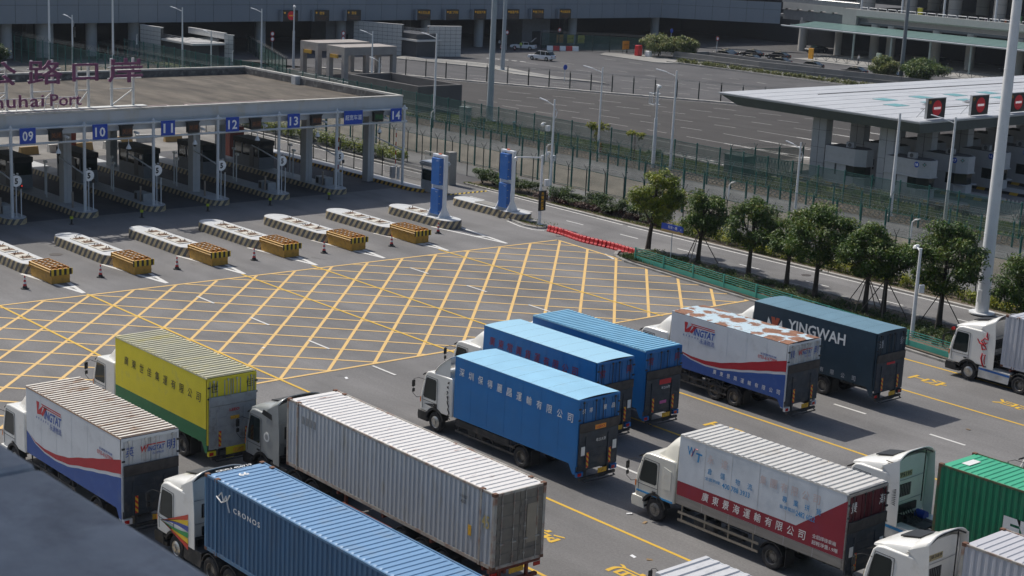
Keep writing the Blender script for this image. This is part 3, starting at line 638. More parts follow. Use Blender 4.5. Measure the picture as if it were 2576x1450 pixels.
def rear_frame(root, L, w, zb, zt, body, liftmat, topmat, style, text=None, textmat=None, lift_top=None, plate=True, signs=0):
    """rear doors above, tail lift below, lamps, plate, buffer"""
    ld = zb+1.45 if lift_top is None else lift_top
    doormat = topmat
    fr = MB()
    fr.box(L-0.06, 0, zb-0.05, L+0.05, 0.07, zt-0.02); fr.box(L-0.06, w-0.07, zb-0.05, L+0.05, w, zt-0.02); fr.box(L-0.06, 0.07, zt-0.12, L+0.05, w-0.07, zt-0.02)
    fr.build('door_frame', body, root)
    hw = (w-0.14)/2
    for k in range(2):
        a = 0.07+k*hw; d = MB()
        d.box(L-0.02, a+0.012, zb, L+0.03, a+hw-0.012, zt-0.13)
        door = d.build('rear_door', doormat, root)
        rb = MB()
        for t in (0.05, 0.36, 0.68, 0.95): rb.box(L+0.03, a+hw*t-0.018, ld, L+0.055, a+hw*t+0.018, zt-0.16)
        rb.build('door_rib', doormat if style != 'yellow' else m_lift_grey, door)
        lb = MB()
        for t in (0.2, 0.82): lb.cyl((L+0.07, a+hw*t, ld-0.02), (L+0.07, a+hw*t, zt-0.1), 0.016, n=6)
        for t in (0.2, 0.82): lb.box(L+0.03, a+hw*t-0.04, zt-0.2, L+0.09, a+hw*t+0.04, zt-0.12)
        lb.build('lock_rod', m_alu if style in ('wing', 'yellow') else m_chassis, door)
    hb = MB()
    for y in (0.02, w-0.06):
        for z in (zt-0.45, zt-0.95): hb.box(L+0.03, y-0.02, z, L+0.09, y+0.10, z+0.07)
    hb.build('hinge', m_chassis, root)
    # tail lift
    t1 = MB(); t1.box(L+0.08, 0.05, ld-0.42, L+0.15, w-0.05, ld); t1.build('lift_platform', liftmat[0], root, bevel=0.01)
    t2 = MB(); t2.box(L+0.06, 0.06, zb-0.25, L+0.12, w-0.06, ld-0.44)
    for k in range(4): t2.box(L+0.12, 0.12, zb-0.1+k*(ld-0.44-zb)/4.2, L+0.135, w-0.12, zb-0.04+k*(ld-0.44-zb)/4.2)
    t2.build('tail_lift', liftmat[1], root)
    for y in (0.5, w-0.62):
        m = MB(); m.box(L+0.12, y-0.09, zb-0.25, L+0.17, y-0.02, ld-0.62); m.build('lift_arm', liftmat[1], root)
        m = MB(); m.box(L+0.155, y, zb-0.15, L+0.175, y+0.12, zb+0.55); m.build('hazard_marker', m_hazard, root)
    if signs:
        for y in (0.16, w-0.40):
            m = MB(); m.box(L+0.15, y, zb+0.45, L+0.165, y+0.22, zb+0.85); m.build('paper_notice', m_white, root)
    # undercarriage end
    m = MB(); m.bar((L+0.12, 0.15, 0.52), (L+0.12, w-0.15, 0.52), 0.10, 0.12); m.box(L-0.2, 0.5, 0.5, L+0.1, 0.6, zb); m.box(L-0.2, w-0.6, 0.5, L+0.1, w-0.5, zb)
    m.tube([(L+0.2, 0.3, 0.45), (L+0.32, 0.32, 0.42), (L+0.32, w-0.32, 0.42), (L+0.2, w-0.3, 0.45)], 0.03)
    m.build('rear_buffer', m_chassis, root)
    for y in (0.02, w-0.40):
        m = MB(); m.box(L-0.02, y, 0.62, L+0.12, y+0.38, 0.84); m.build('lamp_housing', body if style != 'dark' else m_chassis, root, bevel=0.01)
        m = MB(); m.box(L+0.12, y+0.04, 0.66, L+0.14, y+0.24, 0.80); m.build('tail_lamp', m_red, root)
    if plate:
        m = MB(); m.box(L+0.14, w/2+0.02, 0.62, L+0.16, w/2+0.55, 0.84); m.build('number_plate', m_plate_y, root)
        m = MB(); m.box(L+0.14, w/2+0.05, 0.42, L+0.16, w/2+0.5, 0.58); m.build('number_plate', m_plate_k, root)
    if text:
        for i, ch in enumerate(text):
            n = len(text); y = (0.16, w-0.52)[i] if n == 2 else (0.2, 0.62, w-1.0, w-0.5)[i]; s = 0.36 if n == 2 else 0.2
            lettering('lettering', ch, (L+0.058, y, (ld+zt)/2-s*0.62), (0, 1, 0), (0, 0, 1), s*0.95, s*1.1, textmat, root, bold=0.012, slant=0.06)

def underbody(root, L, zb, w, near_rail=True, rail=m_chassis, wheels=(), items=True):
    m = MB()
    m.box(-2.0, 0.72, 0.78, L-0.05, 0.84, 1.0); m.box(-2.0, w-0.84, 0.78, L-0.05, w-0.72, 1.0)
    for k in range(5): m.box(-1.5+k*(L+1)/4.6, 0.84, 0.82, -1.4+k*(L+1)/4.6, w-0.84, 0.96)
    for k in range(int(L/0.6)): m.box(0.2+k*0.6, 0.1, zb-0.12, 0.28+k*0.6, w-0.1, zb)
    m.build('chassis', m_chassis, root)
    if items:
        x1 = 0.9
        for y, s in ((0.12, 1), (w-0.12, -1)):
            m = MB(); m.box(x1, min(y, y+s*0.5), 0.42, x1+1.1, max(y, y+s*0.5), 0.92); m.build('fuel_tank' if s > 0 else 'battery_box', m_chassis, root, bevel=0.08, smooth=True)
        m = MB(); m.cyl((2.4, 0.4, 0.7), (3.4, 0.4, 0.7), 0.18, n=12); m.build('air_tank', m_chassis, root, smooth=True)
    for wx, wf in wheels:
        for far in (False, True):
            y = 0.0 if not far else w
            wheel(root, wx, 0.06 if not far else w-0.06, 0.28 if wf else 0.56, far, 'm_rim2' if wf == 2 else 'm_rim', bool(wf))
        if not wf:
            o = arch(wx, 0.5, 0.62, 20, 160, 10); i = arch(wx, 0.5, 0.58, 20, 160, 10)
            m = MB(); m.prism(o+i[::-1], 0.03, 0.62); m.prism(o+i[::-1], w-0.62, w-0.03); m.build('fender', m_black, root)
            m = MB(); m.box(wx+0.66, 0.08, 0.28, wx+0.69, 0.62, 1.0); m.box(wx+0.66, w-0.62, 0.28, wx+0.69, w-0.08, 1.0); m.build('mud_flap', m_black, root)
    if near_rail:
        for y in (0.04, w-0.08):
            m = MB(); m.box(0.1, y, 0.78, L*0.52, y+0.035, 0.88); m.box(0.1, y, 0.45, L*0.52, y+0.035, 0.55)
            for k in range(4): m.box(0.25+k*(L*0.52-0.6)/3, y+0.036, 0.42, 0.31+k*(L*0.52-0.6)/3, y+0.08, zb-0.02)
            m.build('side_guard', rail, root)

def cargo_box(root, L, w, zb, zt, side, roof=None, ribs=0, lower=None, lower_z=None, skirt=True, seams=5, camber=0.05, droop=1.0, edge=None, seam_mat=None, rib_duty=0.5, rib_depth=0.045):
    """plain walls, a rear skirt that drops behind the wheels, and a ribbed or cambered sheet roof"""
    pr = [(0, zb), (0, zt), (L, zt), (L, zb-(0.42 if skirt else 0)), (L-0.16, zb-(0.42 if skirt else 0)), (L-0.42, zb)]
    mats = [side] if lower is None else [side, lower]
    mb = MB()
    if lower is None:
        mb.prism(pr, 0, 0.05); mb.prism(pr, w-0.05, w)
    else:
        lz = lower_z
        up = [(0, lz), (0, zt), (L, zt), (L, lz)]; lo_ = [(0, zb), (0, lz), (L, lz), (L, pr[3][1]), pr[4], pr[5]]
        for a, b in ((0, 0.05), (w-0.05, w)):
            mb.cur = 0; mb.prism(up, a, b); mb.cur = 1; mb.prism(lo_, a, b)
        mb.cur = 0
    mb.box(0.0, 0.05, zb, 0.05, w-0.05, zt); mb.box(0.05, 0.05, zb, L-0.06, w-0.05, zb+0.05)
    o = mb.build('cargo_box', mats, root)
    if seams:
        m = MB()
        for k in range(1, seams+1):
            x = L*k/(seams+1); m.box(x-0.006, -0.003, zb+0.02, x+0.006, 0.002, zt-0.03)
        m.build('panel_seam', seam_mat or side, o)
    rm = roof or side
    if ribs:
        m = corrugated_roof(0, L, 0, w, zt+0.03, L/ribs, rib_depth, rib_duty)
        m.build('roof', rm, root)
        m = MB(); m.box(0, -0.006, zt-0.05, L, 0.03, zt+0.006); m.box(0, w-0.03, zt-0.05, L, w+0.006, zt+0.006); m.build('roof_edge', edge or rm, root)
    else:
        n = 8; np_ = 8
        for k in range(np_):
            a, b = L*k/np_+0.006, L*(k+1)/np_-0.006; m = MB(); rows = []
            for i in range(n+1):
                t = i/n; z = zt+camber*(1-(2*t-1)**2)
                rows.append((t*w, z))
            m.add([(a, y, z) for y, z in rows]+[(b, y, z) for y, z in rows], [(i, i+1, i+n+2, i+n+1) for i in range(n)])
            m.add([(a, 0, zt), (b, 0, zt), (b, 0, zt-0.03), (a, 0, zt-0.03)], [(0, 1, 2, 3)])
            m.build('roof_panel', rm, root, smooth=True)
        m = MB(); m.box(0, 0.0, zt-0.02, L, w, zt-0.001); m.build('roof_base', m_chassis, root)
    return o

def swoosh(root, pts_lo, pts_hi, mat, y=-0.004, name='painted_stripe'):
    m = MB(); n = len(pts_lo)
    m.add([(p[0], y, p[1]) for p in pts_lo]+[(p[0], y, p[1]) for p in pts_hi], [(i, i+1, i+1+n, i+n) for i in range(n-1)])
    return m.build(name, mat, root)
def curve_pts(x0, x1, f, n=24): return [(x0+(x1-x0)*i/n, f((x0+(x1-x0)*i/n))) for i in range(n+1)]

def side_text(root, body, x, z, w, h, mat, y=-0.008, space=1.0, bold=0.01, slant=0.0, rise=0.0):
    return lettering('lettering', body, (x, y, z), (1, 0, 0), (0, 0, 1), w, h, mat, root, space=space, bold=bold, slant=slant, rise=rise)
def spaced(root, body, x0, x1, z, h, mat, y=-0.008, w=None, bold=0.014, slant=0.05, z1=None):
    """characters set one by one across a width"""
    n = len(body); w = w or h*0.9
    for i, ch in enumerate(body):
        x = x0+(x1-x0-w)*i/(n-1); zz = z+(0 if z1 is None else (z1-z)*i/(n-1))
        lettering('lettering', ch, (x, y, zz), (1, 0, 0), (0, 0, 1), w, h, mat, root, bold=bold, slant=slant)

# ---- curved livery of the two white lorries
def wing_livery(root, L, w, zb, zt, bottom=None, dip=0.0):
    blue = M('blue livery', (0.025, 0.08, 0.30), 0.5, var=0.1, dirt=(0.1, 0.14, 0.22), dirt_amt=0.25)
    red = M('red livery', (0.40, 0.012, 0.022), 0.5, var=0.1, dirt=(0.3, 0.1, 0.1), dirt_amt=0.15)
    H = zt-zb
    TB = [(0, .58+dip), (.1, .69+dip), (.2, .73+dip*.8), (.32, .735+dip*.5), (.45, .69+dip*.3), (.6, .59), (.75, .475), (.88, .375), (1, .29)]
    def f_top(x):
        q = max(0, min(1, x/L))
        for (a, u), (b, v) in zip(TB[:-1], TB[1:]):
            if a <= q <= b:
                t = (q-a)/(b-a); t = t*t*(3-2*t)*0.3+t*0.7; return zt-H*(u+(v-u)*t)
    f_b = lambda x: f_top(x)-H*0.20*max(0, (x/L-0.04)/0.96)**0.85
    f_w = lambda x: f_b(x)-H*(0.012+0.04*(x/L)**0.8)
    zlow = lambda x: (zb if x < L-0.42 else (zb-0.42 if x > L-0.16 else zb-0.42*(x-(L-0.42))/0.26))+0.002
    N = 40; xs = [L*i/N for i in range(N+1)]
    base = [(x, zlow(x)) for x in xs]
    swoosh(root, base, [(x, max(f_w(x), zb+0.01)) for x in xs], blue)
    swoosh(root, [(x, f_b(x)) for x in xs if x > 0.3], [(x, f_top(x)) for x in xs if x > 0.3], red)
    # emblem: slanting W with two bars, then the name
    z = zb+H*0.70; s = L/8.3
    for pts in ([(0, .5), (.27, .5), (.16, .12), (.62, .46), (.62, .46), (.40, .0), (.06, -.06)], [(.42, .02), (.58, -.04), (.98, .40), (.72, .40), (.60, .22)]):
        m = MB(); m.poly([((1.0+p[0])*s, -0.008, z+p[1]) for p in pts]); m.build('emblem', m_ink_red, root)
    for k in range(2):
        m = MB(); zz = z+0.44-0.09*k; m.add([(1.5*s+0.1*k, -0.008, zz), (3.25*s, -0.008, zz), (3.22*s, -0.008, zz+0.05), (1.46*s+0.1*k, -0.008, zz+0.05)], [(0, 1, 2, 3)]); m.build('emblem_bar', m_ink_red, root)
    side_text(root, 'INGTAT', 1.72*s, z-0.10, 1.5*s, 0.40, m_ink_blue, slant=0.15, bold=0.03)
    spaced(root, '服務創造價值', 0.95*s, 2.1*s, z-0.26, 0.10, m_ink_blue, slant=0.0)
    side_text(root, '永達物流', 2.2*s, z-0.44, 1.05*s, 0.28, m_ink_blue, bold=0.01)
    side_text(root, '全國服務熱線', 6.5*s, z-0.02, 1.1*s, 0.10, m_ink_blue)
    side_text(root, '0755-61677899', 6.35*s, z-0.24, 1.3*s, 0.17, m_ink_red, bold=0.015)
    if bottom: spaced(root, bottom, L*0.40, L*0.965, zb+0.22, 0.24, m_white)

def rear_wing_logo(root, L, w, z):
    lettering('lettering', 'W', (L+0.060, 0.75, z), (0, 1, 0), (0, 0, 1), 0.34, 0.26, m_ink_red, root, bold=0.03, slant=0.2)
    lettering('lettering', 'INGTAT', (L+0.060, 1.1, z), (0, 1, 0), (0, 0, 1), 0.72, 0.2, m_ink_blue, root, bold=0.02, slant=0.1)
    m = MB(); m.box(L+0.058, 0.98, z+0.25, L+0.062, 1.86, z+0.29); m.build('emblem_bar', m_ink_red, root)
    lettering('lettering', '永達物流', (L+0.060, 1.3, z-0.16), (0, 1, 0), (0, 0, 1), 0.5, 0.11, m_ink_blue, root)

LD = (m_lift_brown, m_lift_dark)
def lorry(label, x0, y0, L, w, zb, zt, body, yaw=0.0, **k):
    root = thing('box_truck', label, 'truck', (x0, y0, 0), yaw, 'box trucks waiting in the lanes')
    return root

# 1. white and blue lorry, lower left
zb, zt = 1.2, 4.11
m_wingroof = rust_roof_mat('rust streaked white roof', (0.74, 0.69, 0.60), (0.36, 0.22, 0.12), 0, 0.62, (2.5, 0.5, 1), 1.5, (0.30, 0.16, 0.08), 4.14)
m_wingside = M('white lorry side', (0.62, 0.64, 0.66), 0.5, var=0.06, scale=1.2, dirt=(0.45, 0.46, 0.47), dirt_amt=0.2)
def wing_truck(label, x0, y0, L, w, roof, ribs, rear, yaw=0, cabx=-2.45, axles=((6.2, 0),), bottom=None, **kw):
    r = lorry(label, x0, y0, L, w, zb, zt, m_wingside, yaw)
    cargo_box(r, L, w, zb, zt, m_wingside, roof, ribs, **kw)
    wing_livery(r, L, w, zb, zt, bottom, 0.0 if bottom else 0.07)
    rear_frame(r, L, w, zb, zt, m_wingside, LD, M('white rear door', (0.55, 0.56, 0.57), 0.5, var=0.12, dirt=(0.3, 0.28, 0.25), dirt_amt=0.35, dirt_scale=2), 'wing', rear, m_ink_blue, lift_top=3.02)
    rear_wing_logo(r, L, w, 3.42)
    c = cab(r, cabx, 2.25, 2.85, m_cabwhite, deflector=1)
    bubble_deflector(c, cabx+0.75, -0.16, 2.8, 3.85, 0.02, 2.4, m_cabwhite)
    underbody(r, L, zb, w, wheels=((cabx+1.15, 1),)+axles)
    return r
wing_truck('white lorry with blue and red swoosh and rust-streaked ribbed roof, nearest the concrete parapet', -7.386, -8.147, 8.32, 2.455, m_wingroof, 30, '英明', cabx=-2.5)

# 8. same livery, flat rusty roof, right of centre
m_roof8 = rust_roof_mat('pale blue roof with rust blooms', (0.50, 0.62, 0.68), (0.27, 0.12, 0.06), 0.62, 0.62, (1.5, 1.5, 1), 1.6)
wing_truck('white lorry with blue and red swoosh and flat rust-blotched roof, beside the dark lorry', -2.362, 25.85, 7.97, 2.52, m_roof8, 0, '景興', yaw=-0.004, axles=((3.3, 0), (4.65, 0)), bottom='廣東景興運輸有限公司')

# 2. yellow lorry
def yellow():
    L, w, zb, zt = 8.3, 2.47, 1.18, 4.147
    ys = M('yellow lorry side', (0.74, 0.62, 0.02), 0.5, var=0.08, scale=1, dirt=(0.45, 0.40, 0.12), dirt_amt=0.2); gn = M('green skirt', (0.015, 0.16, 0.06), 0.5, var=0.12)
    rf = M('bleached ribbed roof', (0.56, 0.53, 0.38), 0.5, var=0.2, scale=2, stretch=(1, 0.3, 1), dirt=(0.5, 0.42, 0.08), dirt_amt=0.35, dirt_scale=2)
    r = lorry('yellow lorry with green skirt and a ribbed roof, standing on the yellow grid', -12.48, -1.363, L, w, zb, zt, ys)
    cargo_box(r, L, w, zb, zt, ys, rf, 27, gn, 1.83, seams=0, edge=rf)
    spaced(r, '廣東世佳集運有限公司', 0.85, 7.75, 3.02, 0.42, m_ink_black, z1=2.95, slant=0.12)
    rear_frame(r, L, w, zb, zt, ys, (m_lift_grey, m_lift_grey), ys, 'yellow', '世佳', m_ink_black, lift_top=3.3)
    lettering('lettering', 'LEEO', (L+0.145, 1.05, 2.55), (0, 1, 0), (0, 0, 1), 0.5, 0.13, m_ink_red, r, bold=0.03)
    m = MB(); m.box(L+0.14, 1.1, 2.18, L+0.15, 1.55, 2.33); m.build('warning_label', m_plate_y, r)
    m = MB(); m.box(L+0.10, 0.9, 0.42, L+0.13, 2.0, 0.92); m.build('rear_panel', ys, r)
    c = cab(r, -2.35, 2.2, 2.8, m_cabwhite); bubble_deflector(c, -1.6, -0.15, 2.75, 3.7, 0.02, 2.4, m_cabwhite)
    underbody(r, L, zb, w, wheels=((-1.2, 1), (6.1, 0)), rail=m_alu)
yellow()

# 5, 6, 7. the three blue lorries
blue_side = M('cobalt lorry side', (0.006, 0.15, 0.43), 0.45, var=0.1, scale=0.9, dirt=(0.03, 0.17, 0.42), dirt_amt=0.25)
blue_roof = M('pale blue sheet roof', (0.30, 0.57, 0.76), 0.5, var=0.08, scale=0.8, dirt=(0.3, 0.52, 0.66), dirt_amt=0.25)
blue_roof2 = rust_roof_mat('pale blue worn roof', (0.33, 0.58, 0.74), (0.45, 0.36, 0.30), 0, 0.16, (0.8, 1.6, 1), 1.3)
blue_rib = M('ribbed blue roof', (0.24, 0.50, 0.68), 0.45, var=0.1, scale=1)
blue_door = M('blue rear door', (0.010, 0.13, 0.36), 0.5, var=0.12, dirt=(0.03, 0.1, 0.2), dirt_amt=0.25)
def blue5():
    L, w, zb, zt = 8.3, 2.48, 1.15, 4.12
    r = lorry('cobalt blue lorry with white characters and black-patterned cab, nearest of the three blue lorries', -1.462, 10.276, L, w, zb, zt, blue_side, 0.008)
    cargo_box(r, L, w, zb, zt, blue_side, blue_roof, 0, seams=6)
    spaced(r, '深圳保得麗昌運輸有限公司', 0.32, 8.0, 3.25, 0.38, m_white, z1=3.02, slant=0.05, bold=0.025)
    rear_frame(r, L, w, zb, zt, blue_side, LD, blue_door, 'blue', '保得麗昌', m_white, lift_top=3.05, signs=1)
    m = MB(); m.box(L+0.15, 0.95, 2.68, L+0.162, 1.6, 2.88); m.build('lift_label', M('orange label', (0.8, 0.3, 0.03), 0.5), r)
    lettering('lettering', 'LEEO', (L+0.165, 1.02, 2.72), (0, 1, 0), (0, 0, 1), 0.5, 0.11, m_ink_red, r, bold=0.02)
    lettering('lettering', '粵ZLR港', (L+0.145, 1.05, 2.1), (0, 1, 0), (0, 0, 1), 0.6, 0.16, m_white, r)
    x0 = -2.55
    c = cab(r, x0, 2.4, 2.92, m_cabwhite, trim=m_black)
    # open fin deflector: a curved shield on two side plates
    m = MB(); secs = []
    for i in range(7):
        t = i/6; x = x0+1.0+1.15*t; z = 2.94+1.0*(t**0.75)
        secs.append([(x, 0.02+2.4*k/8, z+0.06*math.sin(math.pi*k/8)) for k in range(9)])
    loft(m, secs)
    d = m.build('wind_deflector', m_cabwhite, c, smooth=True); s = d.modifiers.new('thick', 'SOLIDIFY'); s.thickness = 0.03
    for y in (0.06, 2.36):
        m = MB(); m.add([(x0+1.0, y, 2.93), (x0+2.15, y, 2.93), (x0+2.15, y, 3.9), (x0+1.7, y, 3.6), (x0+1.3, y, 3.28)], [(0, 1, 2, 3, 4)]); m.build('deflector_plate', m_cabwhite, d)
    # black scroll on the sleeper side and the arrow on the door
    for k in range(7):
        z = 1.0+k*0.27; a = R(200+k*40); pts = [(x0+2.12-0.14*math.cos(a)*(1-j/9)+0.05*math.sin(j), 0.004, z+0.2*j/9+0.1*math.sin(a+j*0.5)) for j in range(8)]
        m = MB(); m.tube(pts, [0.012+0.022*math.sin(math.pi*j/7) for j in range(8)], 4); m.build('scroll_decal', m_ink_black, c)
    for k in range(3):
        m = MB(); z = 1.2+0.07*k; m.poly([(x0+0.3, 0.008, 1.24), (x0+0.95+0.05*k, 0.008, z), (x0+0.97+0.05*k, 0.008, z+0.055)]); m.build('arrow_decal', m_ink_black, c)
    m = MB(); m.box(x0+1.05, 0.0, 1.2, x0+1.27, 0.01, 1.4); m.build('vent_decal', m_ink_black, c)
    underbody(r, L, zb, w, wheels=((-1.41, 2), (4.73, 0)))
    m = MB(); m.box(0.1, 0.05, 0.75, 3.9, 0.09, 1.08); m.build('mesh_guard', m_chassis, r)
blue5()
def blue6():
    L, w, zb, zt = 8.2, 2.42, 1.15, 4.1
    r = lorry('cobalt blue lorry with dark red characters, middle one of the three blue lorries', -5.25, 15.2, L, w, zb, zt, blue_side, 0.0)
    cargo_box(r, L, w, zb, zt, blue_side, blue_roof2, 0, seams=6)
    spaced(r, '廣東常興貨運有限公司', 0.45, 6.9, 3.2, 0.45, M('dark red characters', (0.22, 0.01, 0.03), 0.5), z1=3.08, slant=0.1, bold=0.02)
    rear_frame(r, L, w, zb, zt, blue_side, LD, blue_door, 'blue', '常興', M('dark red characters', (0.22, 0.01, 0.03), 0.5), lift_top=3.0, signs=1)
    c = cab(r, -2.5, 2.3, 2.85, m_cabwhite); bubble_deflector(c, -1.75, -0.15, 2.8, 3.8, 0.02, 2.4, m_cabwhite)
    underbody(r, L, zb, w, wheels=((-1.35, 1), (5.0, 0)))
    L, w = 8.2, 2.5
    r = lorry('cobalt blue lorry with a ribbed blue roof, far one of the three blue lorries', -5.45, 18.67, L, w, zb, zt, blue_side, -0.004)
    cargo_box(r, L, w, zb, zt, blue_side, blue_rib, 31, seams=0, edge=blue_rib, rib_duty=0.62)
    rear_frame(r, L, w, zb, zt, blue_side, LD, blue_door, 'blue', '常興', M('dark red characters', (0.22, 0.01, 0.03), 0.5), lift_top=3.1)
    m = MB(); m.box(L+0.14, 0.95, 2.33, L+0.15, 1.75, 2.58); m.build('lift_label', m_ink_red, r)
    m = MB(); m.box(L+0.14, 1.05, 1.35, L+0.15, 1.5, 1.5); m.build('lift_label', M('pink label', (0.6, 0.12, 0.35), 0.5), r)
    lettering('lettering', '粵ZLB港', (L+0.145, 1.1, 2.08), (0, 1, 0), (0, 0, 1), 0.6, 0.14, m_white, r)
    c = cab(r, -2.5, 2.3, 2.85, m_cabwhite); bubble_deflector(c, -1.75, -0.15, 2.8, 3.8, 0.02, 2.4, m_cabwhite)
    underbody(r, L, zb, w, wheels=((-1.35, 1), (5.0, 0)))
blue6()

# 9. dark slate lorry
def slate():
    L, w, zb, zt = 8.28, 2.46, 1.15, 4.10
    sd = M('dark slate lorry side', (0.013, 0.035, 0.058), 0.4, var=0.12, scale=0.8, dirt=(0.03, 0.06, 0.08), dirt_amt=0.25)
    rf = M('slate sheet roof', (0.13, 0.24, 0.31), 0.5, var=0.1, scale=0.8)
    r = lorry('dark slate lorry with large white Latin lettering on its side, beside the guard rail', -1.562, 31.63, L, w, zb, zt, sd)
    cargo_box(r, L, w, zb, zt, sd, rf, 0, seams=4)
    side_text(r, 'YINGWAH', 2.45, 3.0, 3.85, 0.62, m_white, bold=0.02)
    for pts, mt in (([(0.9, 2.55), (1.05, 3.45), (1.32, 3.0), (1.28, 2.6)], m_white), ([(2.15, 2.55), (2.0, 3.45), (1.73, 3.0), (1.77, 2.6)], m_white), ([(1.25, 3.5), (1.5, 3.5), (1.56, 3.3), (1.62, 3.5), (1.85, 3.5), (1.6, 2.65), (1.45, 2.65)], M('brick red logo', (0.42, 0.08, 0.04), 0.5))):
        m = MB(); m.poly([(p[0], -0.008, p[1]) for p in pts]); m.build('emblem', mt, r)
    spaced(r, '廣東通發貨運有限公司', 0.6, 7.15, 1.28, 0.26, M('grey characters', (0.4, 0.42, 0.45), 0.5), bold=0.02)
    rear_frame(r, L, w, zb, zt, sd, LD, sd, 'dark', '通發', M('grey characters', (0.4, 0.42, 0.45), 0.5), lift_top=2.95)
    m = MB(); m.box(L+0.14, 0.85, 2.35, L+0.15, 1.55, 2.47); m.build('lift_label', m_ink_red, r)
    c = cab(r, -2.5, 2.3, 2.85, m_cabwhite); bubble_deflector(c, -1.75, -0.15, 2.8, 3.8, 0.02, 2.4, m_cabwhite)
    underbody(r, L, zb, w, wheels=((-1.35, 1), (5.0, 0)))
slate()

# 11. white and crimson lorry, lower right
def crimson():
    L, w, zb, zt = 8.35, 2.42, 1.18, 4.10
    sd = M('aluminium white lorry side', (0.60, 0.64, 0.68), 0.42, var=0.12, scale=0.9, dirt=(0.45, 0.5, 0.55), dirt_amt=0.35, dirt_scale=0.7)
    rd = M('crimson band', (0.27, 0.016, 0.035), 0.5, var=0.15, scale=0.6, dirt=(0.2, 0.03, 0.09), dirt_amt=0.3, dirt_scale=0.5)
    gy = M('weathered grey drop board', (0.27, 0.25, 0.225), 0.8, var=0.25, scale=2, stretch=(0.4, 1, 4), dirt=(0.12, 0.1, 0.09), dirt_amt=0.3)
    rf = M('ribbed cream roof', (0.66, 0.64, 0.60), 0.45, var=0.1, scale=1, dirt=(0.4, 0.36, 0.3), dirt_amt=0.25)
    r = lorry('white lorry with crimson band, grey drop boards and ribbed cream roof, lower right', 12.55, 10.63, L, w, zb, zt, sd, 0.012)
    cargo_box(r, L, w, zb, zt, sd, rf, 28, gy, 1.56, seams=5, edge=rf, skirt=False, seam_mat=m_alu, rib_duty=0.7)
    m = MB(); y = -0.004; m.add([(0, y, 1.565), (L, y, 1.565), (L, y, 3.85), (6.1, y, 2.18), (0, y, 2.16)], [(0, 1, 3, 4), (1, 2, 3)]); m.build('crimson_band', rd, r)
    spaced(r, '廣東景海運輸有限公司', 1.35, 6.55, 1.72, 0.36, m_white, bold=0.03, slant=0.1)
    # letters of the emblem
    side_text(r, 'W', 0.42, 3.4, 0.42, 0.36, m_ink_sky, bold=0.02); side_text(r, 'T', 0.86, 3.22, 0.32, 0.38, m_ink_sky, bold=0.02, slant=0.1)
    m = MB(); m.tube([(0.66, -0.01, 3.38), (0.74, -0.01, 3.6), (0.84, -0.01, 3.74), (0.98, -0.01, 3.74)], 0.014, 4); m.build('emblem', m_ink_red, r)
    spaced(r, '永達', 1.5, 2.55, 3.35, 0.36, m_ink_faded); spaced(r, '集團有限公司', 4.2, 7.1, 3.3, 0.36, m_ink_faded)
    spaced(r, '倉儲', 1.55, 2.45, 2.9, 0.26, m_ink_sky); spaced(r, '物流', 3.0, 3.85, 2.88, 0.26, m_ink_sky)
    side_text(r, '全國熱線:', 1.45, 2.62, 0.82, 0.15, m_ink_sky); side_text(r, '400 788 3933', 2.35, 2.55, 1.42, 0.22, m_ink_sky, bold=0.015)
    spaced(r, '專業拼貨', 5.35, 7.2, 2.9, 0.26, m_ink_sky); side_text(r, '香港電話:', 5.25, 2.63, 0.8, 0.15, m_ink_sky); side_text(r, '2482 6022', 6.05, 2.56, 0.9, 0.22, m_ink_sky, bold=0.015)
    side_text(r, '全鋁焊接車廂', 6.9, 1.95, 1.1, 0.17, m_white); side_text(r, '超輕淨重1.9噸', 6.9, 1.7, 1.2, 0.17, m_white)
    rear_frame(r, L, w, zb, zt, gy, LD, M('crimson rear door', (0.10, 0.014, 0.022), 0.5, var=0.15, dirt=(0.06, 0.03, 0.03), dirt_amt=0.3), 'blue', '景海', m_white, lift_top=3.0, signs=1)
    c = cab(r, -2.35, 2.2, 2.85, M('ivory cab paint', (0.70, 0.68, 0.60), 0.35, var=0.05, dirt=(0.45, 0.4, 0.3), dirt_amt=0.2, coat=0.3)); bubble_deflector(c, -1.65, -0.15, 2.8, 3.95, 0.02, 2.4, M('ivory cab paint', (0, 0, 0)))
    m = MB(); m.box(-2.25, 0.0, 1.06, -0.2, 0.012, 1.14); m.build('painted_stripe', m_ink_sky, c)
    for y in (0.0,):
        m = MB(); m.prism([(-0.78, 1.55), (-0.35, 1.55), (-0.35, 2.4), (-0.78, 2.5)], -0.004, 0.02); m.build('sleeper_panel', M('ivory cab paint', (0, 0, 0)), c, bevel=0.02)
    for k in range(4):
        m = MB(); m.box(-2.1+0.16*k, 0.012, 1.6, -2.0+0.16*k, 0.014, 2.4)
    underbody(r, L, zb, w, wheels=((-1.2, 1), (5.0, 0)), rail=M('weathered wood rail', (0.30, 0.26, 0.2), 0.8, var=0.2, scale=3))
crimson()

# 15. ribbed roof at the bottom edge
def bottom_edge():
    L, w, zb, zt = 8.3, 2.42, 1.18, 3.75
    sd = M('aluminium white lorry side', (0, 0, 0)); rf = M('ribbed silver roof', (0.62, 0.62, 0.63), 0.4, var=0.12, scale=1, dirt=(0.4, 0.4, 0.4), dirt_amt=0.3)
    r = lorry('white lorry with ribbed silver roof, cut off by the bottom edge of the view', 21.3, 0.15, L, w, zb, zt, sd)
    cargo_box(r, L, w, zb, zt, sd, rf, 19, seams=5, edge=rf)
    rear_frame(r, L, w, zb, zt, sd, LD, sd, 'blue', None, None, lift_top=2.8)
    c = cab(r, -2.35, 2.2, 2.45, m_cabwhite, visor=False)
    underbody(r, L, zb, w, wheels=((-1.2, 1), (5.6, 0)))
bottom_edge()
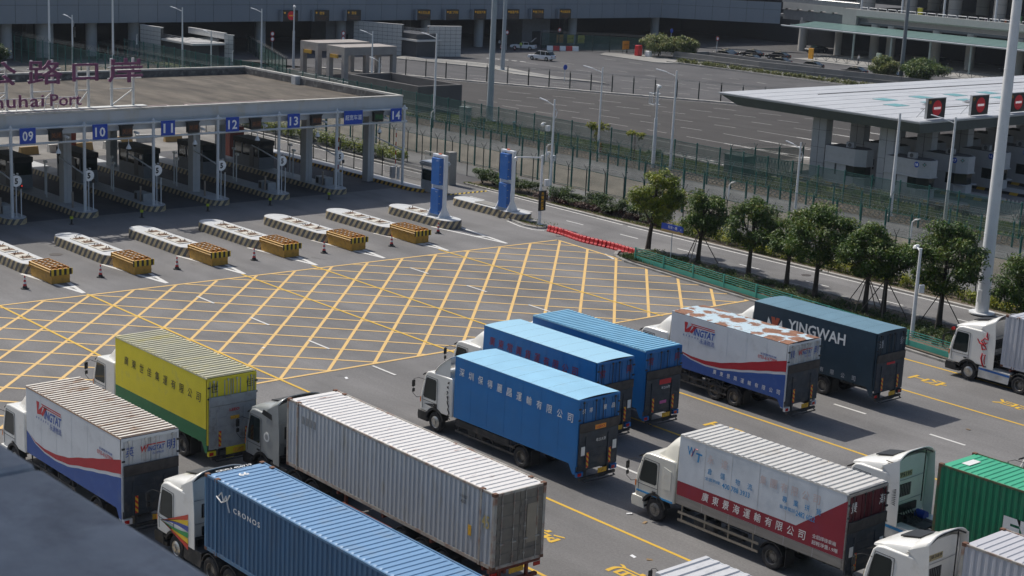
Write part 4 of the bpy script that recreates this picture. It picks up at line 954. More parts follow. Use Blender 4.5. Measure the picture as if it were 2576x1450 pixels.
# 14. lorry at the right edge, only its cab in the frame
def right_edge():
    L, w, zb, zt = 8.3, 2.42, 1.18, 4.1
    sd = M('aluminium white lorry side', (0, 0, 0))
    r = lorry('white lorry at the right edge of the view with only its cab and mirror showing', 22.0, 24.3, L, w, zb, zt, sd)
    cargo_box(r, L, w, zb, zt, sd, M('ribbed silver roof', (0, 0, 0)), 27)
    rear_frame(r, L, w, zb, zt, sd, LD, sd, 'blue', None, None)
    c = cab(r, -2.4, 2.25, 2.8, m_cabwhite); bubble_deflector(c, -1.65, -0.15, 2.75, 3.8, 0.02, 2.4, m_cabwhite)
    underbody(r, L, zb, w, wheels=((-1.2, 1), (5.6, 0)))
right_edge()

# ---------------------------------------------------------------- articulated lorries
def container(root, L, zb, H, mat, roofmat, frame, doormat, w=2.438, castings=True, ribs=None, halo=0.73, pitch=0.278):
    """corrugated box: four corner posts, rails, side sheets, roof sheet, doors"""
    e = bpy.data.objects.new('container', None); link(e, root)
    zt = zb+H
    m = corrugated_side(0.05, L-0.05, zb+0.14, zt-0.08, 0.006, pitch, 0.036, -1, 0.12); m.build('side_sheet', mat, e)
    m = corrugated_side(0.05, L-0.05, zb+0.14, zt-0.08, w-0.006, pitch, 0.036, 1, 0.12); m.build('side_sheet', mat, e)
    m = MB(); n = 8; p = (w-0.2)/n; prof = [(0.1, 0)]
    for k in range(n): a = 0.1+k*p; prof += [(a+p*.2, 0), (a+p*.35, 1), (a+p*.7, 1), (a+p*.85, 0)]
    prof.append((w-0.1, 0)); q = len(prof)
    m.add([(0.01+0.036*b, a, zb+0.1) for a, b in prof]+[(0.01+0.036*b, a, zt-0.1) for a, b in prof], [(i, i+1, i+1+q, i+q) for i in range(q-1)]); m.build('front_wall', mat, e)
    fr = MB()
    for y in (0, w-0.06): fr.box(0.0, y, zt-0.08, L, y+0.06, zt); fr.box(0.0, y, zb, L, y+0.05, zb+0.14)
    fr.build('side_rail', frame, e)
    cpm = MB().box(-0.003, -0.003, zb, 0.123, 0.123, zt).mesh('corner_post', frame)
    for x in (0, L-0.12):
        for y in (0, w-0.12): shared('corner_post', cpm, e, (x, y, 0))
    if L > 13:   # posts at the 40 ft lifting points
        for x in (halo, L-halo-0.1):
            m = MB()
            for y in (-0.008, w-0.062): m.box(x, y, zb-0.02, x+0.1, y+0.07, zt+0.004)
            pass
            m.build('lifting_post', frame, e)
    ccm = MB().box(-0.004, -0.005, 0, 0.174, 0.165, 0.122).mesh('corner_casting', RUST)
    xs = (0, L-0.17) + ((halo-0.04, L-halo-0.14) if L > 13 else ())
    for x in xs:
        for y in (0, w-0.15):
            for z in (zt-0.11, zb-0.012): shared('corner_casting', ccm, e, (x, y, z))
    nr = ribs or int(L/0.30); m = MB(); m.box(0.1, 0.06, zt-0.05, L-0.1, w-0.06, zt-0.035)
    st = (L-0.5)/nr
    for k in range(nr):
        x = 0.3+k*st; a = x+st*0.12; b = x+st*0.62
        # low raised pressing with sloping ends
        m.add([(a, 0.12, zt-0.034), (b, 0.12, zt-0.034), (b, w-0.12, zt-0.034), (a, w-0.12, zt-0.034), (a+0.03, 0.2, zt-0.008), (b-0.03, 0.2, zt-0.008), (b-0.03, w-0.2, zt-0.008), (a+0.03, w-0.2, zt-0.008)],
              [(4, 5, 6, 7), (0, 1, 5, 4), (1, 2, 6, 5), (2, 3, 7, 6), (3, 0, 4, 7)])
    m.build('roof_sheet', roofmat, e)
    hw = (w-0.2)/2
    for k in range(2):
        a = 0.1+k*hw; d = MB(); d.box(L-0.05, a+0.01, zb+0.12, L-0.02, a+hw-0.01, zt-0.1)
        for j in range(5): z = zb+0.3+j*(H-0.5)/5; d.box(L-0.02, a+0.06, z, L, a+hw-0.06, z+(H-0.5)/5*0.5)
        dd = d.build('container_door', doormat, e)
        b = MB()
        for t in (0.22, 0.72):
            b.cyl((L+0.02, a+hw*t, zb+0.06), (L+0.02, a+hw*t, zt-0.06), 0.018, n=6)
            b.box(L, a+hw*t-0.05, zb+0.9, L+0.05, a+hw*t+0.15, zb+0.95)
            for z in (zb+0.35, zb+1.4, zb+2.4): b.box(L-0.01, a+hw*t-0.04, z, L+0.035, a+hw*t+0.04, z+0.05)
        b.build('lock_rod', frame, dd)
    m = MB(); m.box(L-0.06, 0.1, zb-0.0, L+0.0, w-0.1, zb+0.12); m.box(L-0.06, 0.1, zt-0.1, L, w-0.1, zt); m.build('door_header', frame, e)
    return e

def trailer(root, L, zb, axles, mat, w=2.44, legs=3.6, skirt=None):
    e = bpy.data.objects.new('trailer', None); link(e, root)
    m = MB()
    for y in (0.75, w-0.87): m.box(0.3, y, zb-0.34, L, y+0.12, zb-0.02)
    for k in range(9): m.box(0.5+k*(L-1)/8, 0.1 if k % 2 == 0 else 0.8, zb-0.2, 0.62+k*(L-1)/8, w-0.1 if k % 2 == 0 else w-0.8, zb-0.06)
    m.box(L-0.05, 0.0, zb-0.16, L+0.08, w, zb-0.02); m.box(L-0.1, 0.1, 0.5, L+0.06, w-0.1, 0.62); m.box(L-0.1, 0.5, 0.6, L, 0.62, zb-0.1); m.box(L-0.1, w-0.62, 0.6, L, w-0.5, zb-0.1)
    m.build('frame', mat, e)
    for y in (0.5, w-0.62):
        m = MB(); m.box(legs, y, 0.25, legs+0.12, y+0.12, zb-0.1); m.box(legs-0.08, y-0.06, 0.18, legs+0.2, y+0.18, 0.25); m.build('landing_leg', mat, e)
    for x in axles:
        for far in (False, True): wheel(e, x, 0.04 if not far else w-0.04, 0.56, far, 'm_rim', False)
        m = MB(); m.cyl((x, 0.5, 0.5), (x, w-0.5, 0.5), 0.07, n=8); m.build('axle', m_chassis, e)
        o = arch(x, 0.5, 0.60, 35, 145, 8); i = arch(x, 0.5, 0.58, 35, 145, 8)
        m = MB(); m.prism(o+i[::-1], 0.05, 0.6); m.prism(o+i[::-1], w-0.6, w-0.05); m.build('mudguard', m_chassis, e)
    for y in (0.02, w-0.34):
        m = MB(); m.box(L+0.08, y, zb-0.32, L+0.11, y+0.32, zb-0.17); m.build('tail_lamp', m_red, e)
    m = MB(); m.box(L+0.085, w/2-0.3, zb-0.36, L+0.10, w/2+0.4, zb-0.16); m.build('number_plate', m_plate_y, e)
    if skirt:
        for y in (0.0, w-0.04): m = MB(); m.box(skirt[0], y, 0.55, skirt[1], y+0.04, 0.62); m.box(skirt[0], y, 0.80, skirt[1], y+0.04, 0.88); m.build('side_guard', mat, e)
    return e

def tractor(label, x0, y0, mat, number=None, stripes=None, rise=3.85, L=2.3, wb=3.7, drive=(3.7,), skirt=None, yaw=0.0, front_rim='m_rim2', back=None, deck=True):
    """tractor unit: x0 is the front face; cab, high roof, side fairings, deck, wheels"""
    r = thing('tractor_truck', label, 'tractor truck', (x0, y0, 0), yaw, 'tractor units pulling container trailers')
    w = 2.44; zt = rise-1.0; back = back or mat
    c = cab(r, 0, L, zt, mat, y0=0.02, w=2.4, arch_x=1.35, trim=m_black, visor=True)
    # raised roof above the cab
    secs = []; mb = MB(); n = 10
    for i in range(8):
        t = i/7; x = 0.25+(L-0.25)*t; z = zt-0.02+0.62*(t**0.7)
        hw = 1.16-0.12*(1-t)**2; row = []
        for k in range(n+1):
            a = math.pi*k/n; row.append((x, 1.22-hw*math.copysign(abs(math.cos(a))**0.5, math.cos(a)), zt-0.12+(z-zt+0.12)*(abs(math.sin(a))**0.5 if 0 < k < n else 0)))
        secs.append(row)
    loft(mb, secs); mb.add(secs[-1], [tuple(range(n+1))]); mb.add(secs[0], [tuple(range(n, -1, -1))])
    roof = mb.build('high_roof', mat, c, smooth=True)
    # sunken hatch
    m = MB(); m.prism([(0.95, zt+0.30), (1.75, zt+0.50), (1.75, zt+0.53), (0.95, zt+0.36)], 0.75, 1.69); m.build('roof_hatch', m_black, roof)
    # wide wind deflector open at the back
    m = MB(); secs = []
    for i in range(6):
        t = i/5; x = L-0.62+0.9*t; z = zt+0.45+0.55*t**0.75; row = []
        for k in range(13):
            s = -1+2*k/12; row.append((x, 1.22+1.20*s, z-0.34*abs(s)**4*(1.0)-0.03))
        secs.append(row)
    loft(m, secs); d = m.build('wind_deflector', mat, c, smooth=True); s = d.modifiers.new('thick', 'SOLIDIFY'); s.thickness = 0.035
    for y in (0.015, 2.425):
        m = MB(); m.add([(L-0.02, y, 0.95), (L+0.42, y, 0.95), (L+0.40, y, 2.4), (L+0.28, y, zt+0.66), (L-0.55, y, zt+0.22), (L-0.05, y, zt-0.1)], [(0, 1, 2, 3, 5), (3, 4, 5)])
        f = m.build('side_fairing', mat, c); s = f.modifiers.new('thick', 'SOLIDIFY'); s.thickness = 0.03; s.offset = 0
    m = MB(); m.tube([(L+0.22, 0.1, zt+0.6), (L+0.22, 0.6, zt+0.82), (L+0.22, 1.22, zt+0.88), (L+0.22, 1.84, zt+0.82), (L+0.22, 2.34, zt+0.6)], 0.03); m.tube([(L+0.2, 1.9, 1.6), (L+0.2, 1.9, zt+0.75)], 0.025); m.build('deflector_stay', m_black, d)
    # back wall: window, grab rails, cables, engine
    m = MB(); m.box(L, 0.55, 1.95, L+0.02, 1.35, 2.5); bw = m.build('rear_window', m_black, c, bevel=0.03)
    m = MB()
    for k in range(7): m.cyl((L+0.03, 0.62+k*0.11, 1.97), (L+0.03, 0.62+k*0.11, 2.48), 0.008, n=4)
    m.build('window_bars', m_steel, bw)
    m = MB(); m.tube([(L+0.03, 0.2, 1.75), (L+0.05, 1.2, 1.78), (L+0.03, 2.2, 1.8)], 0.015); m.tube([(L+0.03, 0.2, 2.68), (L+0.05, 1.2, 2.7), (L+0.03, 2.2, 2.72)], 0.015); m.build('grab_rail', m_steel, c)
    m = MB()
    for k in range(5):
        y = 0.7+0.16*k; m.tube([(L+0.05, y, 1.6), (L+0.2, y+0.05, 1.2), (L+0.35, y, 1.35), (L+0.5, y-0.03, 1.05), (L+0.7, y+0.05, 1.0)], 0.022)
    m.box(L+0.02, 0.55, 1.3, L+0.10, 1.75, 1.62); m.box(L+0.02, 0.25, 0.9, L+0.25, 0.7, 1.25); m.build('air_lines', m_black, r)
    m = MB(); m.cyl((L+0.1, 1.85, 1.05), (L+0.55, 1.85, 1.05), 0.2, n=12); m.build('blue_drum', M('blue tank', (0.01, 0.05, 0.35), 0.4), r, smooth=True)
    if number:
        m = MB(); m.box(L+0.002, 0.35, 2.78, L+0.012, 1.35, 3.02); pl = m.build('number_board', M('tan number board', (0.45, 0.38, 0.22), 0.6), c)
        lettering('lettering', number, (L+0.016, 0.4, 2.82), (0, 1, 0), (0, 0, 1), 0.9, 0.17, m_ink_black, c, bold=0.02)
    # chassis and deck
    end = max(drive)+0.75
    m = MB(); m.box(0.5, 0.75, 0.72, end, 0.87, 0.98); m.box(0.5, w-0.87, 0.72, end, w-0.75, 0.98); m.box(L+0.1, 0.3, 0.90, drive[0]-0.62, w-0.3, 0.96); m.build('chassis', m_chassis, r)
    m = MB(); m.prism([(drive[-1]-0.6, 1.0), (drive[-1]+0.3, 1.0), (drive[-1]+0.45, 0.92), (drive[-1]+0.45, 1.06), (drive[-1]-0.6, 1.12)], 0.75, w-0.75); m.build('fifth_wheel', m_chassis, r)
    for far in (False, True):
        wheel(r, 1.35, 0.08 if not far else w-0.08, 0.30, far, front_rim, True)
        for dx in drive: wheel(r, dx, 0.04 if not far else w-0.04, 0.56, far, 'm_rim', False)
    for dx in drive:
        o = arch(dx, 0.5, 0.64, 15, 165, 12); i = arch(dx, 0.5, 0.60, 15, 165, 12)
        for a, b in ((0.03, 0.62), (w-0.62, w-0.03)): m = MB(); m.prism(o+i[::-1], a, b); m.build('mudguard', m_chassis, r)
    sk = skirt or m_chassis
    for y, s in ((0.03, 1), (w-0.03, -1)):
        m = MB(); m.prism([(2.0, 0.35), (drive[0]-0.68, 0.35), (drive[0]-0.62, 0.95), (2.0, 0.98)], y, y+s*0.04)
        m.prism([(2.0, 0.95), (drive[0]-0.62, 0.92), (drive[0]-0.62, 0.96), (2.0, 0.99)], y, y+s*0.55)
        f = m.build('side_skirt' if skirt else 'fuel_tank', sk, r, bevel=0.02)
        if skirt:
            k = MB(); yy = y-s*0.006; k.add([(2.02, yy, 0.80), (drive[0]-0.64, yy, 0.76), (drive[0]-0.63, yy, 0.88), (2.02, yy, 0.92)], [(0, 1, 2, 3)]); k.build('painted_stripe', m_ink_sky if stripes != 'blue' else M('blue skirt stripe', (0.02, 0.13, 0.42), 0.4), f)
    return r, c

RUST = M('rusty steel', (0.16, 0.075, 0.045), 0.85, var=0.4, scale=4, dirt=(0.30, 0.16, 0.10), dirt_amt=0.5, dirt_scale=3)
BLUEF = M('blue container frame', (0.07, 0.17, 0.30), 0.55, var=0.1, dirt=(0.12, 0.08, 0.06), dirt_amt=0.25, dirt_scale=2)
REDTR = M('red oxide trailer', (0.20, 0.045, 0.03), 0.75, var=0.3, scale=2, dirt=(0.1, 0.07, 0.05), dirt_amt=0.4)
def artic():
    # 3. grey tractor with the pale grey 45 ft container
    gs = M('pale grey container side', (0.47, 0.50, 0.53), 0.6, var=0.08, scale=1, dirt=(0.34, 0.30, 0.22), dirt_amt=0.28, dirt_scale=1.4, stretch=(1.4, 1, 0.35))
    gr = rust_roof_mat('white container roof with rust scrapes', (0.72, 0.70, 0.68), (0.27, 0.12, 0.08), 0, 0.40, (1.8, 0.35, 1), 2.0)
    gf = M('grey container frame', (0.40, 0.38, 0.34), 0.7, var=0.2, dirt=(0.24, 0.11, 0.07), dirt_amt=0.55, dirt_scale=2.2)
    gd = M('weathered tan door', (0.20, 0.18, 0.15), 0.7, var=0.2, scale=1.5, dirt=(0.11, 0.10, 0.09), dirt_amt=0.45, dirt_scale=1.5)
    t = thing('container_trailer', 'trailer with pale grey rust-edged long container, pulled by the grey tractor unit', 'container trailer', (0, 0, 0), -0.018, 'container trailers')
    container(t, 13.72, 1.26, 2.896, gs, gr, gf, gd, ribs=41)
    trailer(t, 13.5, 1.24, (8.2, 9.5, 10.8), REDTR, skirt=(4.2, 7.6))
    m = MB()
    for k in range(4): m.box(1.15+k*0.28, -0.005, 3.35-0.05*0, 1.33+k*0.28, 0.003, 3.68)
    m.build('painted_over_patch', M('grey patch', (0.22, 0.23, 0.24), 0.6), t)
    m = MB(); m.box(12.28, -0.012, 2.18, 12.46, -0.004, 2.58); m.build('yellow_label', m_plate_y, t)
    side_text(t, '45', 13.05, 2.75, 0.42, 0.5, M('faded yellow', (0.5, 0.4, 0.15), 0.6), y=-0.012)
    side_text(t, '45G1', 11.8, 3.3, 0.3, 0.12, m_ink_black, y=-0.012); side_text(t, 'U 616157', 11.75, 3.5, 0.42, 0.12, m_ink_black, y=-0.012)
    m = MB(); m.box(13.73, 1.55, 2.0, 13.74, 2.1, 3.5); m.build('notice_panel', M('tan panel', (0.30, 0.26, 0.2), 0.7), t)
    r, c = tractor('grey tractor unit with round white badge, in front of the pale grey container', -3.30, 0.0, m_cabgrey, drive=(3.9, 5.2), yaw=-0.0, rise=4.0)
    m = MB(); m.cyl((1.75, -0.004, 2.0), (1.75, 0.016, 2.0), 0.21, n=20); m.build('round_badge', m_white, c)
    m = MB(); m.cyl((1.75, -0.008, 2.0), (1.75, -0.003, 2.0), 0.13, n=16); m.build('badge_centre', m_cabgrey, c)
    m = MB(); m.poly([(1.35, -0.004, 2.95), (2.15, -0.004, 2.85), (2.15, -0.004, 3.1), (1.5, -0.004, 3.18)]); m.build('vent_panel', m_black, c)
    # 4. white tractor with rainbow stripes and the blue 45 ft container
    bs = M('blue container side', (0.038, 0.115, 0.225), 0.55, var=0.12, scale=1, dirt=(0.05, 0.10, 0.17), dirt_amt=0.35, dirt_scale=1.2, stretch=(1.2, 1, 0.3))
    br = M('blue container roof', (0.17, 0.32, 0.52), 0.5, var=0.07, scale=0.7, dirt=(0.2, 0.3, 0.42), dirt_amt=0.3)
    t = thing('container_trailer', 'trailer with long blue container lettered in white, bottom left of the view', 'container trailer', (6.1, -7.55, 0), -0.008, 'container trailers')
    container(t, 13.72, 1.26, 2.896, bs, br, BLUEF, bs, ribs=43)
    trailer(t, 13.5, 1.24, (8.2, 9.5, 10.8), RUST)
    side_text(t, 'CRONOS', 2.0, 3.28, 1.75, 0.20, m_white, y=-0.012, space=1.3, bold=0.01)
    m = MB(); m.tube([(1.0, -0.012, 3.6), (1.2, -0.012, 3.8), (1.35, -0.012, 3.5), (1.5, -0.012, 3.75), (1.62, -0.012, 3.45), (1.75, -0.012, 3.2)], 0.03, 4); m.tube([(0.85, -0.012, 3.55), (1.2, -0.012, 3.42), (1.6, -0.012, 3.62), (1.75, -0.012, 3.85)], 0.03, 4); m.build('emblem', m_white, t)
    lettering('lettering', 'CRXU 456719', (0.18, 0.4, 4.172), (0, 1, 0), (-1, 0, 0), 1.5, 0.16, m_white, t, bold=0.02)
    lettering('lettering', '66', (1.0, 0.9, 4.172), (0, 1, 0), (-1, 0, 0), 0.4, 0.3, m_white, t, bold=0.03)
    r, c = tractor('white tractor unit with rainbow stripes on its side, in front of the blue container', 2.55, -7.55, m_cabwhite, drive=(3.9, 5.2), rise=3.95, L=2.4)
    cols = [(0.55, 0.03, 0.02), (0.75, 0.5, 0.02), (0.03, 0.3, 0.08), (0.05, 0.08, 0.35), (0.75, 0.5, 0.02), (0.55, 0.06, 0.03)]
    for k, cl in enumerate(cols):
        lo_, hi = [], []
        for i in range(13):
            q = i/12; x = 0.35+2.05*q
            base = 1.35+0.0*k; fan = (q**1.7)*(-0.55+0.24*k)+0.12*math.sin(q*math.pi)*(1 if k > 2 else -0.6)
            th = 0.02+0.19*q**1.3
            lo_.append((x, base+fan)); hi.append((x, base+fan+th))
        swoosh(c, lo_, hi, M('rainbow stripe %d' % k, cl, 0.35), y=-0.016)
    # 10. white tractor with red griffin-like scrawl, far right, and its grey container
    cs = M('silver grey container side', (0.50, 0.51, 0.55), 0.5, var=0.06, scale=1, dirt=(0.4, 0.38, 0.36), dirt_amt=0.2)
    t = thing('container_trailer', 'trailer with silver grey container at the right edge, behind the red-flourished tractor unit', 'container trailer', (8.1, 41.3, 0), 0.0, 'container trailers')
    container(t, 13.72, 1.26, 2.896, cs, cs, cs, cs, ribs=41)
    trailer(t, 13.5, 1.24, (8.2, 9.5, 10.8), REDTR)
    r, c = tractor('white tractor unit with red flourish behind its door and a blue-striped skirt', 4.85, 41.15, m_cabwhite, drive=(4.6,), rise=3.98, L=2.5, skirt=M('white skirt', (0.6, 0.6, 0.58), 0.4, var=0.08, dirt=(0.35, 0.32, 0.28), dirt_amt=0.3), stripes='blue')
    red = m_ink_red
    for pts, rr in (([(2.35, 3.0), (2.32, 2.75), (2.42, 2.6), (2.48, 2.9)], .045), ([(2.45, 2.55), (2.2, 2.62), (2.0, 2.42), (2.15, 2.3), (2.4, 2.4)], .035), ([(1.75, 2.5), (1.9, 2.3), (2.1, 2.25), (2.3, 2.15), (2.38, 2.0)], .04), ([(2.05, 2.2), (2.12, 1.95), (2.3, 2.0)], .04), ([(2.15, 1.75), (2.1, 1.45), (2.2, 1.2), (2.3, 1.0)], .045), ([(2.2, 1.65), (2.35, 1.7), (2.3, 1.4), (2.35, 1.15)], .03), ([(2.12, 2.5), (2.3, 2.3), (2.2, 2.15)], .03)):
        m = MB(); n = len(pts); m.tube([(p[0], 0.018, p[1]) for p in pts], [rr*(0.5+0.9*math.sin(math.pi*(i+0.5)/n)) for i in range(n)], 4); m.build('flourish_decal', red, c)
    m = MB(); m.cyl((0.12, 0.0, 2.72), (0.12, 0.14, 2.72), 0.1, n=10); m.build('marker_cover', m_red, c)
    # 12. white tractor TP5195 and the green container
    gn = M('green container side', (0.012, 0.20, 0.095), 0.5, var=0.1, scale=1, dirt=(0.05, 0.16, 0.09), dirt_amt=0.3, dirt_scale=1.5)
    gnr = M('green container roof', (0.06, 0.42, 0.24), 0.5, var=0.1, scale=0.8, dirt=(0.2, 0.3, 0.16), dirt_amt=0.25)
    gnf = M('rusty green frame', (0.03, 0.13, 0.06), 0.7, var=0.3, dirt=(0.17, 0.07, 0.04), dirt_amt=0.7, dirt_scale=2.5)
    t = thing('container_trailer', 'trailer with green container lettered in big white capitals, lower right', 'container trailer', (20.8, 16.55, 0), 0.0, 'container trailers')
    container(t, 12.19, 1.26, 2.896, gn, gnr, gnf, gn, ribs=40)
    trailer(t, 12.0, 1.24, (7.2, 8.5, 9.8), RUST)
    side_text(t, 'EVERGREEN', 3.05, 2.05, 7.6, 0.95, m_white, y=-0.006, bold=0.06)
    m = MB(); m.box(0.5, 0.8, 4.14, 0.85, 1.6, 4.16); m.build('paper_notice', m_white, t)
    r, c = tractor('white tractor unit numbered TP5195 on its back wall, ahead of the green container', 16.35, 16.6, m_cabwhite, 'TP5195', drive=(4.2, 5.5), rise=4.05, L=2.35, skirt=M('white skirt', (0, 0, 0)))
    tan = M('tan decal', (0.33, 0.24, 0.16), 0.5)
    for k in range(4):
        m = MB(); z = 3.28+0.085*k; m.poly([(2.0-0.1*k+0.25, 0.006, z), (2.62, -0.0, z-0.04), (2.62, -0.0, z+0.02), (2.0-0.1*k+0.3, 0.006, z+0.035)]); m.build('decal_stripe', tan, c)
    for k in range(10):
        a = -0.5+0.28*k; m = MB(); x, z = 2.38, 1.85+0.06*k; m.poly([(x, -0.008, z), (x+0.24, -0.008, z+0.10*math.sin(a)), (x+0.2, -0.008, z+0.04+0.08*math.sin(a))]); m.build('decal_stripe', m_ink_black, c)
    # 13. white tractor TJ8389 and its silver container, bottom right
    ws = M('silver grey container side', (0, 0, 0)); wr = rust_roof_mat('silver roof with rust edges', (0.52, 0.52, 0.55), (0.25, 0.12, 0.08), 0, 0.25, (1, 1, 1), 1.8)
    t = thing('container_trailer', 'trailer with silver container rusting at its corners, cut off by the lower right corner', 'container trailer', (26.2, 10.06, 0), 0.0, 'container trailers')
    container(t, 12.19, 1.26, 2.896, ws, wr, gf, ws, ribs=40)
    trailer(t, 12.0, 1.24, (7.2, 8.5, 9.8), RUST)
    r, c = tractor('white tractor unit numbered TJ8389 on its back wall, in the lower right corner', 22.3, 10.05, m_cabwhite, 'TJ8389', drive=(4.0, 5.3), rise=3.95, L=2.35)
artic()
# ================================================================ toll plaza
m_fascia = M('canopy fascia', (0.46, 0.485, 0.51), 0.6, var=0.08, scale=0.5, dirt=(0.42, 0.38, 0.30), dirt_amt=0.22, dirt_scale=0.9, stretch=(1, 1, 0.25))
m_coping = M('pale coping', (0.52, 0.50, 0.46), 0.8, var=0.2, scale=1.5, dirt=(0.25, 0.23, 0.2), dirt_amt=0.3)
m_parapet = M('stained parapet', (0.12, 0.115, 0.11), 0.9, var=0.4, scale=1.5, dirt=(0.30, 0.29, 0.27), dirt_amt=0.35, dirt_scale=2)
m_roofdeck = M('brown roof felt', (0.098, 0.082, 0.064), 0.95, var=0.45, scale=0.5, dirt=(0.17, 0.145, 0.115), dirt_amt=0.4, dirt_scale=0.35, bump=0.3, stretch=(0.5, 1.6, 1))
m_column = M('column cladding', (0.42, 0.44, 0.46), 0.6, var=0.06)
m_blueSign = M('blue sign', (0.006, 0.06, 0.42), 0.4, var=0.03)
m_signwhite = M('sign white', (0.88, 0.88, 0.88), 0.5, var=0.02)
m_led = M('led board housing', (0.012, 0.012, 0.012), 0.6)
m_ledOn = M('amber diodes', (0.16, 0.05, 0.015), 0.6, emit=(0.8, 0.25, 0.03, 0.03))
m_ledG = M('green diodes', (0.01, 0.10, 0.03), 0.6, emit=(0.02, 0.7, 0.12, 0.05))
m_ledY = M('yellow diodes', (0.5, 0.27, 0.01), 0.6, emit=(0.95, 0.5, 0.02, 0.12))
m_ledR = M('red diodes', (0.42, 0.012, 0.018), 0.6, emit=(0.9, 0.03, 0.05, 0.08))
m_greypipe = M('grey painted pipe', (0.56, 0.59, 0.62), 0.45, var=0.08)
m_whitepipe = M('white painted pole', (0.72, 0.73, 0.74), 0.35, var=0.05, dirt=(0.5, 0.5, 0.5), dirt_amt=0.15)
m_camera = M('camera housing', (0.7, 0.71, 0.72), 0.35)
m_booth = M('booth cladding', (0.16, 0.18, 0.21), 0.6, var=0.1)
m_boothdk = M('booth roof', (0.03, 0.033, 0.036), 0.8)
m_hazY = stripe_mat('island edge stripes', (0.52, 0.42, 0.25), (0.095, 0.10, 0.11), 1.55, -0.8, 'XY', dirt=0.35)
m_hazY2 = stripe_mat('fresh island edge stripes', (0.6, 0.34, 0.03), (0.03, 0.03, 0.03), 1.55, -0.8, 'XY', dirt=0.15)
m_isltop = M('island top paint', (0.58, 0.59, 0.59), 0.7, var=0.12, scale=1.2, dirt=(0.4, 0.4, 0.4), dirt_amt=0.3)
m_isltop2 = M('grey island top', (0.46, 0.48, 0.50), 0.7, var=0.12, scale=1.2)

CAN = dict(x0=-85.2, x1=-59.25, y0=-30, y1=51.0, zt=8.2, zb=6.5)
def canopy():
    c = CAN; t = thing('toll_canopy', 'wide grey toll plaza canopy with brown roof and stained fascia over the numbered lanes', 'toll canopy', (0, 0, 0))
    m = MB(); m.box(c['x0']+0.3, c['y0'], 7.0, c['x1']-0.3, c['y1']-0.3, 7.45); m.build('roof_deck', m_roofdeck, t)
    m = MB(); m.box(c['x0']+0.3, c['y0'], 6.7, c['x1']-0.3, c['y1']-0.3, 6.99); m.build('soffit', M('soffit', (0.14, 0.15, 0.16), 0.8), t)
    for a in ((c['x1']-0.3, c['y0'], c['x1'], c['y1']), (c['x0'], c['y0'], c['x0']+0.3, c['y1']), (c['x0']+0.3, c['y1']-0.3, c['x1']-0.3, c['y1'])):
        m = MB(); m.box(a[0], a[1], 6.5, a[2], a[3], 8.05); m.build('fascia', m_fascia, t)
        m = MB(); m.box(a[0]-0.04, a[1]-(0.04 if a[3] != c['y1'] else 0), 8.05, a[2]+0.04, a[3]+0.04, 8.2); m.build('coping', m_coping, t)
    for a in ((c['x0']+0.3, c['y0'], c['x0']+0.33, c['y1']-0.33), (c['x0']+0.33, c['y1']-0.33, c['x1']-0.33, c['y1']-0.3), (c['x1']-0.33, c['y0'], c['x1']-0.3, c['y1']-0.33)):
        m = MB(); m.box(a[0], a[1], 7.45, a[2], a[3], 8.04); m.build('parapet_lining', m_parapet, t)
    # raised roof kerbs and a duct near the front edge
    for y0, y1 in ((15.5, 29.5), (31.0, 40.5)):
        m = MB()
        for a in ((-62.6, y0, -62.4, y1), (-60.4, y0, -60.2, y1), (-62.4, y0, -60.4, y0+0.2), (-62.4, y1-0.2, -60.4, y1)): m.box(a[0], a[1], 7.45, a[2], a[3], 7.85)
        m.build('roof_kerb', M('pinkish roof kerb', (0.36, 0.27, 0.27), 0.8, var=0.2), t)
    m = MB(); m.box(-75.6, 50.1, 7.45, -74.9, 50.75, 8.25); m.build('junction_box', M('pale box', (0.5, 0.5, 0.5), 0.6), t)
    for i in range(-7, 9):
        y = 21.9+5.86*i
        if i in (-5, -3, -1, 1, 3): continue
    # columns
    for y in (-14.2, -2.5, 9.2, 20.8, 32.3, 43.5, 50.2):
        for x in (-63.05, -77.5):
            if x == -77.5 and y > 49: continue
            m = MB(); m.box(x-0.42, y-0.34, 0.3 if y < 50 else 0.02, x+0.42, y+0.34, 6.7); m.box(x+0.42, y-0.08, 0.3, x+0.46, y+0.1, 6.7); m.build('column', m_column, t, bevel=0.02)
canopy()

